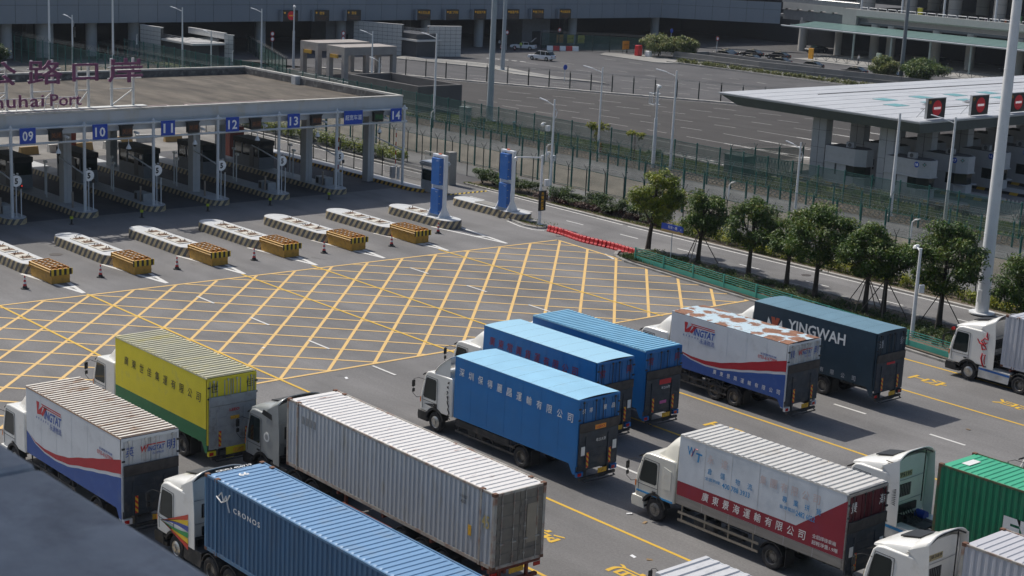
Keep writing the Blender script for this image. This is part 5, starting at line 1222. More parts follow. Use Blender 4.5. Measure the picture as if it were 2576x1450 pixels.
def roof_sign():
    mauve = M('mauve sign letters', (0.20, 0.055, 0.13), 0.5, var=0.1); back = M('white sign backs', (0.62, 0.62, 0.60), 0.6)
    t = thing('roof_sign', 'mauve Chinese roof sign on white posts with smaller Latin port name below', 'roof sign', (-60.45, 0, 0))
    for ch, y0, y1, z0, z1 in (('公', 12.75, 15.6, 10.2, 11.9), ('路', 16.5, 19.25, 10.17, 11.95), ('口', 20.1, 22.2, 10.32, 11.62), ('岸', 23.05, 26.0, 10.12, 11.95)):
        lettering('lettering', ch, (0.25, y0, z0), (0, 1, 0), (0, 0, 1), y1-y0, z1-z0, mauve, t, bold=0.04, depth=0.09)
        for k, y in enumerate((y0+0.35, y1-0.75)):
            MB().box(-0.08, y, 8.2, 0.08, y+0.17, z1).build('sign_post', back, t)
        m = MB()
        for z in (z0+0.25, z0+1.1): m.box(0.08, y0+0.05, z, 0.24, y1-0.05, z+0.08)
        m.box(-0.06, y0+0.3, 9.55, 0.04, y1-0.6, 9.62); m.bar((0, y0+0.4, 8.3), (0, y1-0.7, 9.5), 0.07, 0.07); m.build('sign_brace', back, t)
    lettering('lettering', 'Zhuhai', (0.4, 12.5, 8.5), (0, 1, 0), (0, 0, 1), 5.2, 0.95, mauve, t, bold=0.01, depth=0.07, space=1.1); lettering('lettering', 'Port', (0.4, 18.2, 8.5), (0, 1, 0), (0, 0, 1), 2.55, 0.92, mauve, t, bold=0.01, depth=0.07)
    m = MB(); m.box(0.2, 13, 8.62, 0.28, 20.6, 8.68); m.box(0.2, 13, 9.1, 0.28, 20.6, 9.16)
    for k in range(7): m.bar((0.2, 13.3+1.1*k, 7.9), (0.25, 13.6+1.1*k, 9.2), 0.05, 0.05)
    m.build('sign_rail', back, t)
    MB().box(-0.25, 11, 8.2, 0.55, 26.3, 8.26).build('sign_base', back, t)
roof_sign()

# toll islands under the canopy
ISL_Y = [-19.4+5.86*i for i in range(12)]       # near sides
def capsule(x0, x1, y0, y1, n=8, far_flat=False):
    r = (y1-y0)/2; c = (y0+y1)/2; pts = []
    for i in range(n+1):
        a = -math.pi/2+math.pi*i/n; pts.append((x1-r*1.15+r*1.15*math.cos(a), c+r*math.sin(a)))
    if far_flat: pts += [(x0, y1), (x0, y0)]
    else:
        for i in range(n+1):
            a = math.pi/2+math.pi*i/n; pts.append((x0+r*1.15+r*1.15*math.cos(a), c+r*math.sin(a)))
    return pts
NUM = {14.7: '09', 20.55: '10', 26.4: '11', 32.3: '12', 38.2: '13', 44.1: None}
def toll_islands():
    proto = None
    ys = [9.0, 14.75, 20.6, 26.45, 32.3, 38.15, 44.0]
    order = ['leftmost in view', 'at lane nine', 'at lane ten', 'at lane eleven', 'at lane twelve', 'at lane thirteen', 'at the wide lane']
    for i, y in enumerate(ys):
        lab = 'long toll island with striped edge under the canopy, '+order[i]
        t = thing('toll_island', lab, 'toll island', (-58.25, y, 0), 0, 'toll islands under the canopy')
        m = MB(); m.prism(capsule(-26, 0, -0.9, 0.95, far_flat=True), 0.0, 0.44, 'Z'); m.build('island_edge', m_hazY2 if i == 0 else m_hazY, t)
        m = MB(); m.prism(capsule(-25.9, -0.05, -0.85, 0.90, far_flat=True), 0.441, 0.47, 'Z'); m.build('island_top', m_isltop2, t)
        # equipment cabinets (air conditioner like) on alternate islands
        if i in (1, 3, 5, 6):
            for dx in (-3.6, -2.7):
                m = MB(); m.box(dx, -0.35, 0.47, dx+0.65, 0.45, 1.15); m.build('cabinet', M('cabinet paint', (0.30, 0.32, 0.34), 0.6), t, bevel=0.02)
                m = MB(); m.box(dx+0.1, -0.36, 0.55, dx+0.5, -0.355, 1.05); m.build('cabinet_grille', m_black, t)
    for i, y in enumerate(ys):
        o = []
        lab = 'short steel bollard on the toll island, '
        for dx, dy, s in ((-2.4, -0.4, 'left'), (-2.35, 0.75, 'right')):
            m = MB(); m.cyl((0, 0, 0), (0, 0, 1.25), 0.085, n=12); b = m.build('bollard', M('brushed steel bollard', (0.30, 0.27, 0.24), 0.4, 0.5), None, loc=(-58.25+dx, y+dy, 0.47), smooth=True)
            tag(b, f'steel bollard on the {s} side of the island {order[i]}', 'bollard', 'steel bollards on the toll islands')
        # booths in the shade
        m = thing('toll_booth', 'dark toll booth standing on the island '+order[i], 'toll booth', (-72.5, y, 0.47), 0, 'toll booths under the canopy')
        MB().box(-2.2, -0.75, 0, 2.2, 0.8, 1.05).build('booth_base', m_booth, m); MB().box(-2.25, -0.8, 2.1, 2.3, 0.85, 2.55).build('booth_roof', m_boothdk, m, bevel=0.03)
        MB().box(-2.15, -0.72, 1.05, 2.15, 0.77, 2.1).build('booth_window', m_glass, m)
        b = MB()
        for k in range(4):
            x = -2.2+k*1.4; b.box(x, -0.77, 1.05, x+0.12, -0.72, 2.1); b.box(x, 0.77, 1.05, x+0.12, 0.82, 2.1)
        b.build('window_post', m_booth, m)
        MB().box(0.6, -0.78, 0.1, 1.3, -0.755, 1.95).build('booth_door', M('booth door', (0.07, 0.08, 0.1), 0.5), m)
        for (dx, hh, nm) in ((-66.9, 2.6, 0), (-65.6, 2.3, 1)):
            p = thing('lane_camera', f'slim grey camera pole in the shade behind the island nose {order[i]}' if nm == 0 else f'slim grey sensor pole beside the booth side of the island {order[i]}', 'camera pole', (dx, y+0.3-0.5*nm, 0.47), 0, 'lane camera poles')
            q = MB(); q.cyl((0, 0, 0), (0, 0, hh), 0.06, n=8); q.build('pole', m_greypipe, p)
            q = MB(); q.box(-0.12, -0.1, hh, 0.3, 0.1, hh+0.18); q.build('camera_housing', m_camera, p, bevel=0.02)
        # speed limit disc
        if i >= 1:
            s = thing('speed_limit_sign', 'round white speed limit 5 sign on the nose of the island '+order[i], 'speed sign', (-58.95, y+0.1, 0.47), 0, 'speed limit 5 signs')
            q = MB(); q.cyl((0, 0, 0), (0, 0, 2.75), 0.045, n=8); q.cyl((0.0, 0.0, 0), (0, 0, 0.04), 0.16, n=12); q.build('pole', m_greypipe, s)
            q = MB(); q.cyl((0.05, 0, 2.75), (0.08, 0, 2.75), 0.43, n=28); q.build('sign_disc', m_signwhite, s)
            lettering('lettering', '5', (0.085, -0.13, 2.51), (0, 1, 0), (0, 0, 1), 0.26, 0.46, m_ink_black, s, bold=0.05)
            q = MB(); q.box(-0.1, 0.08, 3.24, 0.12, 0.16, 3.32); q.box(-0.2, -0.2, 3.2, 0.05, -0.08, 3.28); q.build('small_camera', m_camera, s)
            q = MB(); q.box(-0.05, 0.32, 2.15, 0.1, 0.5, 2.45); q.build('signal_lamp', m_black, s, bevel=0.03)
            if i == 1:
                q = MB(); q.cyl((0.10, 0.41, 2.36), (0.12, 0.41, 2.36), 0.05, n=10); q.build('red_light', M('red signal', (0.5, 0.01, 0.01), 0.4, emit=(1, 0.03, 0.02, 0.8)), s)
            q = MB(); q.cyl((-0.08, 0.42, 0), (-0.08, 0.42, 2.3), 0.045, n=8); q.build('second_pole', m_greypipe, s)
        # loading gauge: thin post with a yellow-green collar in the lane mouth
        if i >= 1:
            s = thing('lane_marker', 'short post with yellow-green collar in the lane right of the island '+order[i-1], 'marker post', (-56.8, y-2.4, 0), 0, 'lane marker posts')
            q = MB(); q.cyl((0, 0, 0), (0, 0, 0.03), 0.2, n=12); q.cyl((0, 0, 0), (0, 0, 0.5), 0.07, n=10); q.build('post', m_black, s)
            q = MB(); q.cyl((0, 0, 0.42), (0, 0, 0.6), 0.13, n=12); q.build('collar', M('lime collar', (0.42, 0.5, 0.02), 0.5), s)
toll_islands()

# the sign gantry across the lanes: pipes on posts, boards hung on it
def gantry():
    t = thing('sign_gantry', 'grey pipe gantry across the toll lanes carrying the lane boards', 'gantry', (-58.9, 0, 0))
    posts = [-3.1, 2.8, 8.65, 14.5, 20.37, 26.24, 32.06, 37.9, 43.75, 50.95]
    for i, y in enumerate(posts):
        m = MB(); m.cyl((0, y, 0.45 if y < 46 else 0.05), (0, y, 7.25), 0.125, n=12); m.cyl((0, y, 7.25), (0, y, 7.4), 0.13, 0.02, n=10)
        for z in (5.92, 7.05): m.cyl((0, y-0.28, z), (0, y+0.28, z), 0.12, n=10); m.cyl((-0.2, y, z), (0.2, y, z), 0.08, n=8)
        m.build('post', m_greypipe, t, smooth=True)
        m = MB(); m.tube([(0, y, 3.3), (-2.5, y, 3.75), (-4.2, y, 4.0)], 0.055); m.build('stay', m_greypipe, t)
    for z, r in ((7.05, 0.095), (5.92, 0.09)):
        m = MB(); m.cyl((0, -30, z), (0, 50.95, z), r, n=10); m.build('rail', m_greypipe, t, smooth=True)
    return t
gantry()
def lane_boards():
    rows = [('08', 9.9, 1.25), ('09', 15.77, 1.26), ('10', 21.62, 1.24), ('11', 27.46, 1.23), ('12', 33.34, 1.22), ('13', 39.25, 1.21), ('超宽车道', 45.36, 1.94), ('14', 49.95, 1.18)]
    NW = dict(zip(('08', '09', '10', '11', '12', '13', '14'), ('eight', 'nine', 'ten', 'eleven', 'twelve', 'thirteen', 'fourteen')))
    for tx, y, w in rows:
        lab = f'blue lane number board for lane {NW[tx]}' if tx[0] in '01' else 'wide blue board with four white characters for the extra wide lane'
        s = thing('lane_board', lab, 'lane sign', (-58.80, y, 5.97), 0, 'blue lane number boards')
        q = MB(); q.box(0, -w/2, 0, 0.06, w/2, 1.17); q.build('board', m_blueSign, s, bevel=0.01)
        if tx[0] in '01': lettering('lettering', tx, (0.064, -0.42, 0.2), (0, 1, 0), (0, 0, 1), 0.84, 0.74, m_signwhite, s, bold=0.022, space=1.1)
        else: lettering('lettering', tx, (0.064, -0.86, 0.36), (0, 1, 0), (0, 0, 1), 1.72, 0.45, m_signwhite, s, bold=0.02)
    for k, y in enumerate((12.1, 17.97, 23.82, 29.67, 35.52, 41.5, 48.0)):
        i = ['eight and nine', 'nine and ten', 'ten and eleven', 'eleven and twelve', 'twelve and thirteen', 'thirteen and the wide lane', 'wide lane and fourteen'][k]
        s = thing('led_board', f'small dark lane display hanging between boards {i}' + (' showing green characters' if k == 6 else ''), 'led sign', (-58.85, y, 6.08), 0, 'small led boards on the gantry')
        q = MB(); q.prism([(-0.5, 0), (0.5, 0), (0.5, 0.75), (0.62, 0.9), (-0.62, 0.9), (-0.5, 0.75)], -0.1, 0.2, 'X'); q.build('housing', m_led, s)
        lettering('lettering', '开启' if k == 6 else '关闭', (0.205, -0.4, 0.2), (0, 1, 0), (0, 0, 1), 0.8, 0.42, m_ledG if k == 6 else m_ledOn, s, bold=-0.004)
        c = thing('dome_camera', f'white dome camera under the gantry between boards {i}', 'camera', (-58.85, y+0.25, 5.07), 0, 'dome cameras under the gantry')
        q = MB(); q.cyl((0, 0, 0.3), (0, 0, 0.85), 0.03, n=6); q.lathe([(0.02, 0.42), (0.08, 0.34), (0.2, 0.1), (0.21, 0.03), (0.02, 0.0)], 14, 'Z'); q.build('hood', m_camera, c, smooth=True)
        q = MB(); q.lathe([(0.13, 0.02), (0.13, -0.05), (0.08, -0.13), (0.0, -0.15)], 12, 'Z'); q.build('dome', m_black, c, smooth=True)
        c = thing('box_camera', f'small white box camera on the gantry rail between boards {i}', 'camera', (-58.85, y+0.85, 5.98), 0, 'box cameras on the gantry')
        q = MB(); q.cyl((0, 0, 0), (0, 0, 0.28), 0.03, n=6); q.bar((-0.2, 0, 0.38), (0.3, 0.12, 0.30), 0.16, 0.15); q.build('housing', m_camera, c)
lane_boards()

# second row of islands, their plates, crash boxes and cones
def front_islands():
    ochre = M('ochre crash box', (0.50, 0.27, 0.035), 0.55, var=0.15, scale=2, dirt=(0.25, 0.13, 0.04), dirt_amt=0.35, dirt_scale=3)
    ochre_d = M('ochre crash box top', (0.45, 0.20, 0.03), 0.6, var=0.3, scale=4, dirt=(0.2, 0.08, 0.03), dirt_amt=0.4, dirt_scale=5)
    plate = M('cream steel plates', (0.60, 0.57, 0.50), 0.7, var=0.12, dirt=(0.3, 0.2, 0.12), dirt_amt=0.3, dirt_scale=5)
    hz = stripe_mat('black and yellow reflector', (0.62, 0.42, 0.02), (0.015, 0.015, 0.015), 2.9, 0.0, 'Y', dirt=0.12)
    junk = M('rusty scrap', (0.16, 0.09, 0.05), 0.8, var=0.4)
    tips = [(-36.5, 3.3), (-36.48, 9.01), (-36.34, 14.75), (-36.16, 20.47), (-36.05, 26.2), (-35.66, 31.71), (-35.49, 37.39), (-35.4, 43.1)]
    nm = ['mostly beyond the left edge', 'leftmost whole one', 'second from the left', 'third from the left', 'fourth from the left', 'fifth from the left', 'next to the blue frame', 'under the blue frame']
    for i, (tx, ty) in enumerate(tips):
        L = 8.9
        t = thing('kerb_island', 'white topped lane island with striped sides, '+nm[i], 'lane island', (tx-15.1 if i < 7 else -49.9, ty+0.05, 0), 0, 'striped lane islands in front of the canopy')
        if i == 7: L = 8.4
        m = MB(); m.prism(capsule(0, L, -0.98, 0.98), 0, 0.62, 'Z'); m.build('island_edge', m_hazY, t)
        m = MB(); m.prism(capsule(0.05, L-0.05, -0.93, 0.93), 0.621, 0.65, 'Z'); m.build('island_top', m_isltop, t)
        npl = 2 if i < 7 else 1
        for k in range(npl):
            x = 2.3+k*2.75
            m = MB(); m.box(x, -0.5, 0.655, x+2.2, 0.5, 0.70); p = m.build('base_plate', plate, t)
            for dx in (0.35, 1.65):
                m = MB(); m.box(x+dx-0.25, -0.35, 0.70, x+dx+0.3, 0.4, 0.715)
                rr = random.Random(i*10+k+int(dx*3))
                for _ in range(5):
                    a = rr.uniform(-0.25, 0.25); b = rr.uniform(-0.3, 0.3); m.bar((x+dx+a, b, 0.71), (x+dx+a+rr.uniform(-.15, .15), b+rr.uniform(-.15, .15), 0.78+rr.uniform(0, .12)), 0.03, 0.03)
                m.build('bolt_group', junk, t)
        if i == 7: continue
        # crash box
        b = thing('crash_box', 'ochre steel crash box with striped end, '+['mostly out of view at the left', 'leftmost whole one', 'second from the left', 'third from the left', 'fourth from the left', 'fifth from the left', 'rightmost, next to the blue frame'][i], 'crash box', (tx-6.05, ty-0.05, 0), 0, 'ochre crash boxes')
        m = MB(); m.box(0, -0.62, 0.02, 3.0, 0.62, 0.62); m.build('box_body', ochre, b, bevel=0.01)
        for s in (-1, 1):
            prof = [(s*0.62, 0.62), (s*0.72, 0.66), (s*0.66, 0.74), (s*0.75, 0.80), (s*0.66, 0.88), (s*0.72, 0.95), (s*0.62, 0.98)]
            m = MB(); m.prism(prof, -0.05, 3.05, 'X'); m.build('guard_beam', ochre, b)
        m = MB(); m.box(0, -0.62, 0.90, 3.0, 0.62, 0.94)
        for k in range(6): m.box(0.1+k*0.48, -0.6, 0.94, 0.16+k*0.48, 0.6, 1.06)
        for k in range(4): m.box(0.05, -0.6+k*0.38, 0.94, 2.95, -0.55+k*0.38, 1.05)
        m.build('box_lid', ochre_d, b)
        m = MB()
        for k in range(5):
            for j in range(3): m.box(0.22+k*0.48, -0.5+j*0.38, 0.945, 0.5+k*0.48, -0.28+j*0.38, 1.0)
        m.build('lid_cells', plate, b)
        m = MB(); m.box(3.06, -0.76, 0.58, 3.12, 0.76, 0.98); m.build('reflector_board', hz, b)
        m = MB(); m.box(-0.06, -0.74, 0.62, -0.01, 0.74, 0.98); m.build('end_board', ochre, b)
    # traffic cones
    cpos = [(-39.32, 6.44), (-39.92, 11.91), (-39.59, 17.33), (-39.54, 23.34), (-39.17, 28.95), (-38.74, 34.66), (-40.87, 40.73), (-39.4, 0.7)]
    rd = M('cone red', (0.55, 0.03, 0.03), 0.5); wt = M('cone white', (0.7, 0.7, 0.7), 0.5)
    between = ['leftmost in view', 'between the second and third crash boxes', 'beside the third crash box from the left', 'beside the fourth crash box from the left', 'between the fourth and fifth crash boxes', 'between the last two crash boxes', 'by the blue frame island', 'beyond the left edge']
    base = None
    for i, (x, y) in enumerate(cpos):
        if base is None:
            t = thing('traffic_cone', '', 'traffic cone', (x, y, 0), 0, 'slim red and white traffic cones')
            m = MB(); m.prism([(math.cos(a)*0.26, math.sin(a)*0.26) for a in [math.pi*k/4+math.pi/8 for k in range(8)]], 0.0, 0.06, 'Z'); m.cyl((0, 0, 0.06), (0, 0, 0.2), 0.16, 0.12, n=12); m.build('cone_base', m_black, t)
            for k in range(5):
                z0, z1 = 0.2+k*0.13, 0.2+(k+1)*0.13; r0, r1 = 0.115-0.016*k, 0.115-0.016*(k+1)
                m = MB(); m.cyl((0, 0, z0), (0, 0, z1), r0, r1, n=14); m.build('cone_band', rd if k % 2 == 0 else wt, t, smooth=True)
            base = t
        else: t = copy_tree(base, (x, y, 0), random.uniform(0, 3))
        t['label'] = 'slim red and white traffic cone, '+between[i]
front_islands()

# the two blue panel frames
def blue_frame(x, y, label, yaw=0.0):
    t = thing('portal_frame', label, 'portal frame', (x, y, 0.65), yaw, 'white frames holding blue panels')
    wm = M('white frame steel', (0.72, 0.73, 0.75), 0.4, var=0.04); bl = M('blue panel', (0.035, 0.15, 0.46), 0.45, var=0.06, dirt=(0.1, 0.22, 0.5), dirt_amt=0.3, dirt_scale=0.6)
    for k, dx in enumerate((-0.78, 0.62)):
        m = MB(); m.box(dx, -0.16, 0, dx+0.17, 0.16, 4.75); m.build('frame_post', wm, t, bevel=0.02)
        m = MB(); m.box(dx-0.1, -0.75, 0.0, dx+0.27, 0.75, 0.06); m.prism([(-0.6, 0.06), (0.6, 0.06), (0.14, 0.9), (-0.14, 0.9)], dx+0.05, dx+0.12, 'X'); m.build('foot_gusset', wm, t)
    m = MB(); m.box(-0.78, -0.16, 4.75, 0.79, 0.16, 4.93); m.build('top_beam', wm, t, bevel=0.02)
    m = MB(); m.box(-0.61, -0.1, 2.25, 0.62, 0.1, 2.36); m.box(-0.61, -0.1, 2.42, 0.62, 0.1, 2.47); m.build('mid_beam', wm, t)
    for z0, z1 in ((0.22, 2.2), (2.55, 4.65)):
        m = MB(); m.box(-0.56, -0.42, z0, 0.42, 0.02, z1); p = m.build('blue_panel', bl, t, bevel=0.02)
        lettering('lettering', '同方', (0.05, -0.425, z1-0.22), (1, 0, 0), (0, 0, 1), 0.25, 0.1, m_signwhite, t)
        m = MB()
        for k in range(3): m.box(0.42, -0.38, z0+0.25+k*0.6, 0.5, -0.3, z0+0.3+k*0.6)
        m.build('hinge', m_steel, t)
    m = MB(); m.box(-0.15, -0.08, 4.93, 0.1, 0.08, 5.01); m.build('warning_lamp', M('orange lamp', (0.7, 0.12, 0.03), 0.4), t)
blue_frame(-43.85, 43.1, 'white portal frame with two blue panels on the island next to the yellow crash boxes')
blue_frame(-43.5, 49.9, 'white portal frame with two blue panels on the outer island before the exit road')
t = thing('kerb_island', 'striped outer island carrying the right hand blue frame', 'lane island', (-50.4, 50.3, 0), 0, 'striped lane islands in front of the canopy')
m = MB(); m.prism(capsule(0, 9.2, -0.85, 0.85), 0, 0.6, 'Z'); m.build('island_edge', m_hazY, t)
m = MB(); m.prism(capsule(0.05, 9.15, -0.8, 0.8), 0.601, 0.63, 'Z'); m.build('island_top', m_isltop, t)
m = MB(); m.box(3.0, -0.5, 0.63, 5.4, 0.5, 0.7); m.build('base_plate', m_conc, t)

# right edge of the plaza: kerb with stripes, guard booth, gate pier, barrier cabinet
def exit_side():
    t = thing('toll_island', 'dark striped toll island at the far right of the canopy, under board fourteen', 'toll island', (-57.2, 51.3, 0), 0, 'toll islands under the canopy')
    m = MB(); m.prism([(-28, -0.8), (0, -0.8), (1.2, -0.4), (1.4, 0.6), (-28, 0.6)], 0, 0.3, 'Z'); m.build('island_edge', m_hazY2, t)
    m = MB(); m.prism([(-28, -0.75), (0, -0.75), (1.1, -0.35), (1.3, 0.55), (-28, 0.55)], 0.301, 0.33, 'Z'); m.build('island_top', m_isltop2, t)
    b = thing('guard_booth', 'small silver glazed guard booth beside the left blue frame', 'guard booth', (-55.6, 52.0, 0.05))
    al = M('booth aluminium', (0.45, 0.47, 0.49), 0.4, 0.5, var=0.08); hw = 0.9
    m = MB()
    for x in (-hw, hw-0.08):
        for y in (-0.8, 0.72): m.box(x, y, 0, x+0.08, y+0.08, 2.4)
    for z in (1.0, 2.0): m.box(-hw, -0.8, z, hw, -0.72, z+0.07); m.box(hw-0.08, -0.72, z, hw, 0.72, z+0.07)
    m.build('booth_frame', al, b)
    m = MB(); m.box(-hw+0.08, -0.78, 0.05, hw-0.08, -0.74, 1.0); m.box(hw-0.06, -0.72, 0.05, hw-0.02, 0.72, 1.0); m.build('booth_panel', M('louvred panel', (0.30, 0.32, 0.34), 0.5), b)
    m = MB()
    for k in range(9): m.box(-hw+0.1, -0.80, 0.12+k*0.095, hw-0.1, -0.78, 0.17+k*0.095)
    m.build('louvre', al, b)
    m = MB(); m.box(-hw+0.08, -0.76, 1.07, hw-0.08, -0.74, 2.0); m.box(hw-0.05, -0.72, 1.07, hw-0.03, 0.72, 2.0); m.box(-hw+0.08, 0.74, 1.07, hw-0.08, 0.76, 2.0); m.build('booth_glass', m_glass, b)
    for k, (e, z) in enumerate(((0.1, 2.35), (0.16, 2.48), (0.1, 2.61))): MB().box(-hw-e, -0.8-e, z, hw+e, 0.8+e, z+0.12).build('booth_roof', al, b, bevel=0.04)
    g = thing('gate_pier', 'pale concrete gate pier behind the left blue frame', 'pier', (-58.2, 55.9, 0))
    MB().box(-0.35, -0.4, 0, 0.35, 0.4, 3.0).build('pier', m_conc, g, bevel=0.02)
    MB().box(-2.4, 0.0, 0, -2.28, 0.1, 2.6).build('gate_post', m_steel, g)
    f = thing('sliding_gate', 'low white picket gate behind the guard booth', 'gate', (-66.5, 54.6, 0))
    wl = M('white pickets', (0.62, 0.6, 0.56), 0.5)
    m = MB(); m.box(0, -0.03, 0.15, 8, 0.03, 0.22); m.box(0, -0.03, 1.25, 8, 0.03, 1.33); m.build('rail', wl, f)
    pk = MB().box(-0.02, -0.015, 0.1, 0.02, 0.015, 1.4).mesh('picket', wl)
    for k in range(46): shared('picket', pk, f, (0.1+k*0.17, 0, 0))
    f2 = thing('sliding_gate', 'tall white barred gate leaf by the gate pier', 'gate', (-62.3, 56.1, 0))
    m = MB(); m.box(0, -0.04, 2.45, 3.6, 0.04, 2.55); m.box(0, -0.04, 0.1, 3.6, 0.04, 0.2); m.build('rail', wl, f2)
    for k in range(18): shared('bar', pk, f2, (0.1+k*0.2, 0, 0), scale=(1, 1, 1.8))
    # barrier arms, striped red and white, standing upright at the last two islands
    for i, (x, y, l) in enumerate(((-61.2, 45.3, 'on the wide lane island'), (-61.6, 51.9, 'beside the last column'))):
        q = thing('barrier_gate', 'grey barrier gate with its red and white arm raised, '+l, 'barrier gate', (x, y, 0.4))
        MB().box(-0.2, -0.2, 0, 0.2, 0.2, 1.05).build('cabinet', M('barrier cabinet', (0.25, 0.27, 0.3), 0.5), q, bevel=0.03)
        for k in range(9): MB().box(0.05, 0.2, 0.9+0.4*k, 0.13, 0.25, 0.9+0.4*(k+1)).build('arm_section', m_red if k % 2 else m_signwhite, q)
        MB().cyl((0.7, 0.1, 0), (0.7, 0.1, 1.1), 0.14, n=12).build('post', m_column, q, smooth=True)
    rc = thing('rust_cabinet', 'rust red steel cabinet seen between the columns behind board thirteen', 'cabinet', (-81.0, 47.0, 0))
    MB().box(-0.8, -0.8, 0, 0.8, 0.8, 2.9).build('cabinet_body', M('rust red paint', (0.23, 0.055, 0.04), 0.7, var=0.15), rc)
    MB().box(-0.5, -0.6, 2.9, 0.5, 0.3, 3.2).build('air_unit', m_camera, rc, bevel=0.03)
    for k, (x, y) in enumerate(((-90, 22.5), (-89, 33.8))):
        rc = thing('rust_cabinet', ['rust red steel column behind board ten', 'rust red steel column behind board twelve'][k], 'cabinet', (x, y, 0))
        MB().box(-0.5, -0.5, 0, 0.5, 0.5, 5.0).build('cabinet_body', M('rust red paint', (0, 0, 0)), rc)
    # concrete traffic blocks and pale objects behind the lanes, in the sun
    for k in range(16):
        y = 6+k*2.7+random.uniform(-0.5, 0.5); x = -88.5-random.uniform(0, 4)
        q = thing('concrete_block', ['white', 'ochre'][k % 2]+f' barrier block in the sun behind the toll booths, {ORD[k]} from the left', 'barrier block', (x, y, 0), random.uniform(-0.2, 0.2), 'barrier blocks behind the toll lanes')
        MB().prism([(-0.35, 0), (0.35, 0), (0.15, 0.75), (-0.15, 0.75)], -0.9, 0.9, 'Y').build('block', [M('white block', (0.62, 0.6, 0.55), 0.7), M('ochre block', (0.40, 0.26, 0.10), 0.7)][k % 2], q)
exit_side()
sheet('back_road', rect(-130, -60, -86, 57), 0.010, ground_mat('pale rear road', (0.21, 0.20, 0.185), fine=0.08, patch=0.2))
# ================================================================ site furniture
m_green = M('fence green', (0.012, 0.10, 0.085), 0.5, var=0.12)
m_greenlt = M('guard rail green', (0.05, 0.30, 0.24), 0.5, var=0.15, scale=1, dirt=(0.10, 0.28, 0.22), dirt_amt=0.25)
m_dkpost = M('black green post', (0.010, 0.022, 0.02), 0.6)
m_mesh = mesh_mat('green wire mesh', (0.05, 0.13, 0.11), 0.30)
m_mesh2 = mesh_mat('light green wire mesh', (0.05, 0.13, 0.11), 0.17)
m_wire = M('razor wire', (0.30, 0.30, 0.29), 0.5, 0.5)

def mid_of(mb): return mb
def fence(label, p0, p1, n, h, post_r=0.06, mesh=None, arms=0.0, post_mat=None, group='green mesh fences', coil=False, cap=False, offset=0.0):
    """posts and one mesh panel per bay, each a part"""
    t = thing('mesh_fence', label, 'fence', (p0[0], p0[1], 0), 0, group)
    a, b = Vector((0, 0, 0)), Vector((p1[0]-p0[0], p1[1]-p0[1], 0)); d = (b-a)/n; dn = d.normalized(); nn = Vector((-dn.y, dn.x, 0)); pm = post_mat or m_green
    m = MB(); m.cyl((0, 0, 0), (0, 0, h), post_r, n=8)
    if arms:
        for s in (-1, 1): m.cyl((0, 0, h-0.02), (nn.x*s*arms*0.75, nn.y*s*arms*0.75, h+arms), 0.022, n=5)
    if cap: m.cyl((0, 0, h), (0, 0, h+0.03), post_r*1.25, n=8)
    pme = m.mesh('fence_post', pm); L_ = d.length
    pan = None
    if mesh:
        q = MB(); q.box(0.06, -0.012, 0.12, L_-0.06, 0.012, h-0.1)
        pan = q.mesh('mesh_panel', mesh)
        w = MB()
        for z in (0.14, h*0.5, h-0.14): w.box(0.05, -0.02, z, L_-0.05, 0.02, z+0.035)
        rme = w.mesh('panel_rail', pm)
    ang = math.atan2(dn.y, dn.x)
    for i in range(n+1):
        shared('fence_post', pme, t, tuple(d*i))
        if mesh and i < n:
            o = shared('mesh_panel', pan, t, tuple(d*i), (0, 0, ang)); shared('panel_rail', rme, o)
    if arms:
        m = MB()
        for s in (-1, 1):
            for k in range(3):
                f = (k+1)/3; o = nn*s*arms*0.75*f; m.bar(a+o+Vector((0, 0, h+arms*f)), b+o+Vector((0, 0, h+arms*f)), 0.012, 0.012)
        m.build('barbed_wire', m_wire, t)
    if coil: coil_run(t, (0, 0, h+0.35), (b.x, b.y, h+0.35), 0.28, 0.45)
    return t
def coil_run(parent, p0, p1, r, pitch, name='razor_coil', seg=9):
    p0, p1 = Vector(p0), Vector(p1); d = p1-p0; L_ = d.length; dn = d.normalized(); a = Vector((0, 0, 1)); b = dn.cross(a); n = int(L_/pitch*seg); pts = []
    rr = random.Random(3)
    for i in range(n+1):
        t = i/n; g = 2*math.pi*i/seg; q = r*(1+rr.uniform(-0.12, 0.12)); pts.append(p0+d*t+a*(q*math.cos(g))+b*(q*math.sin(g)))
    m = MB(); vs = []; w = 0.02
    for p in pts: vs += [(p.x-w, p.y, p.z-w), (p.x+w, p.y, p.z-w), (p.x, p.y, p.z+w)]
    fs = []
    for i in range(n):
        for k in range(3): fs.append((3*i+k, 3*i+(k+1) % 3, 3*i+3+(k+1) % 3, 3*i+3+k))
    m.add(vs, fs); o = m.build(name, m_wire, parent, fix=False)
    if parent is not None: o['kind'] = 'stuff'
    return o
fence('thin dark fence posts with forked tops behind the shrubs of the exit road', (-96, 60.5), (24, 60.5), 52, 3.0, 0.045, None, 0.45, m_dkpost, 'fences along the exit road')
fence('thin black posted fence along the near side of the exit road behind the canopy columns', (-96, 52.95), (-64.5, 52.9), 14, 2.5, 0.045, mesh_mat('faint mesh', (0.02, 0.04, 0.04), 0.10), 0.35, m_dkpost, 'fences along the exit road')
fence('tall green mesh fence with forked tops between the path and the sandy strip', (-170.2, 65.2), (24.4, 65.2), 84, 3.75, 0.085, m_mesh2, 0.55, m_green, coil=False)
fence('green mesh fence with flat topped posts between the razor wire and the big lot', (-170, 82.6), (20, 82.2), 63, 3.05, 0.075, m_mesh, 0, m_green, cap=True)
fence('green posted fence with forked tops at the soil strip', (-170.5, 78.6), (21.5, 78.6), 64, 2.1, 0.085, None, 0.5, m_green, coil=False)
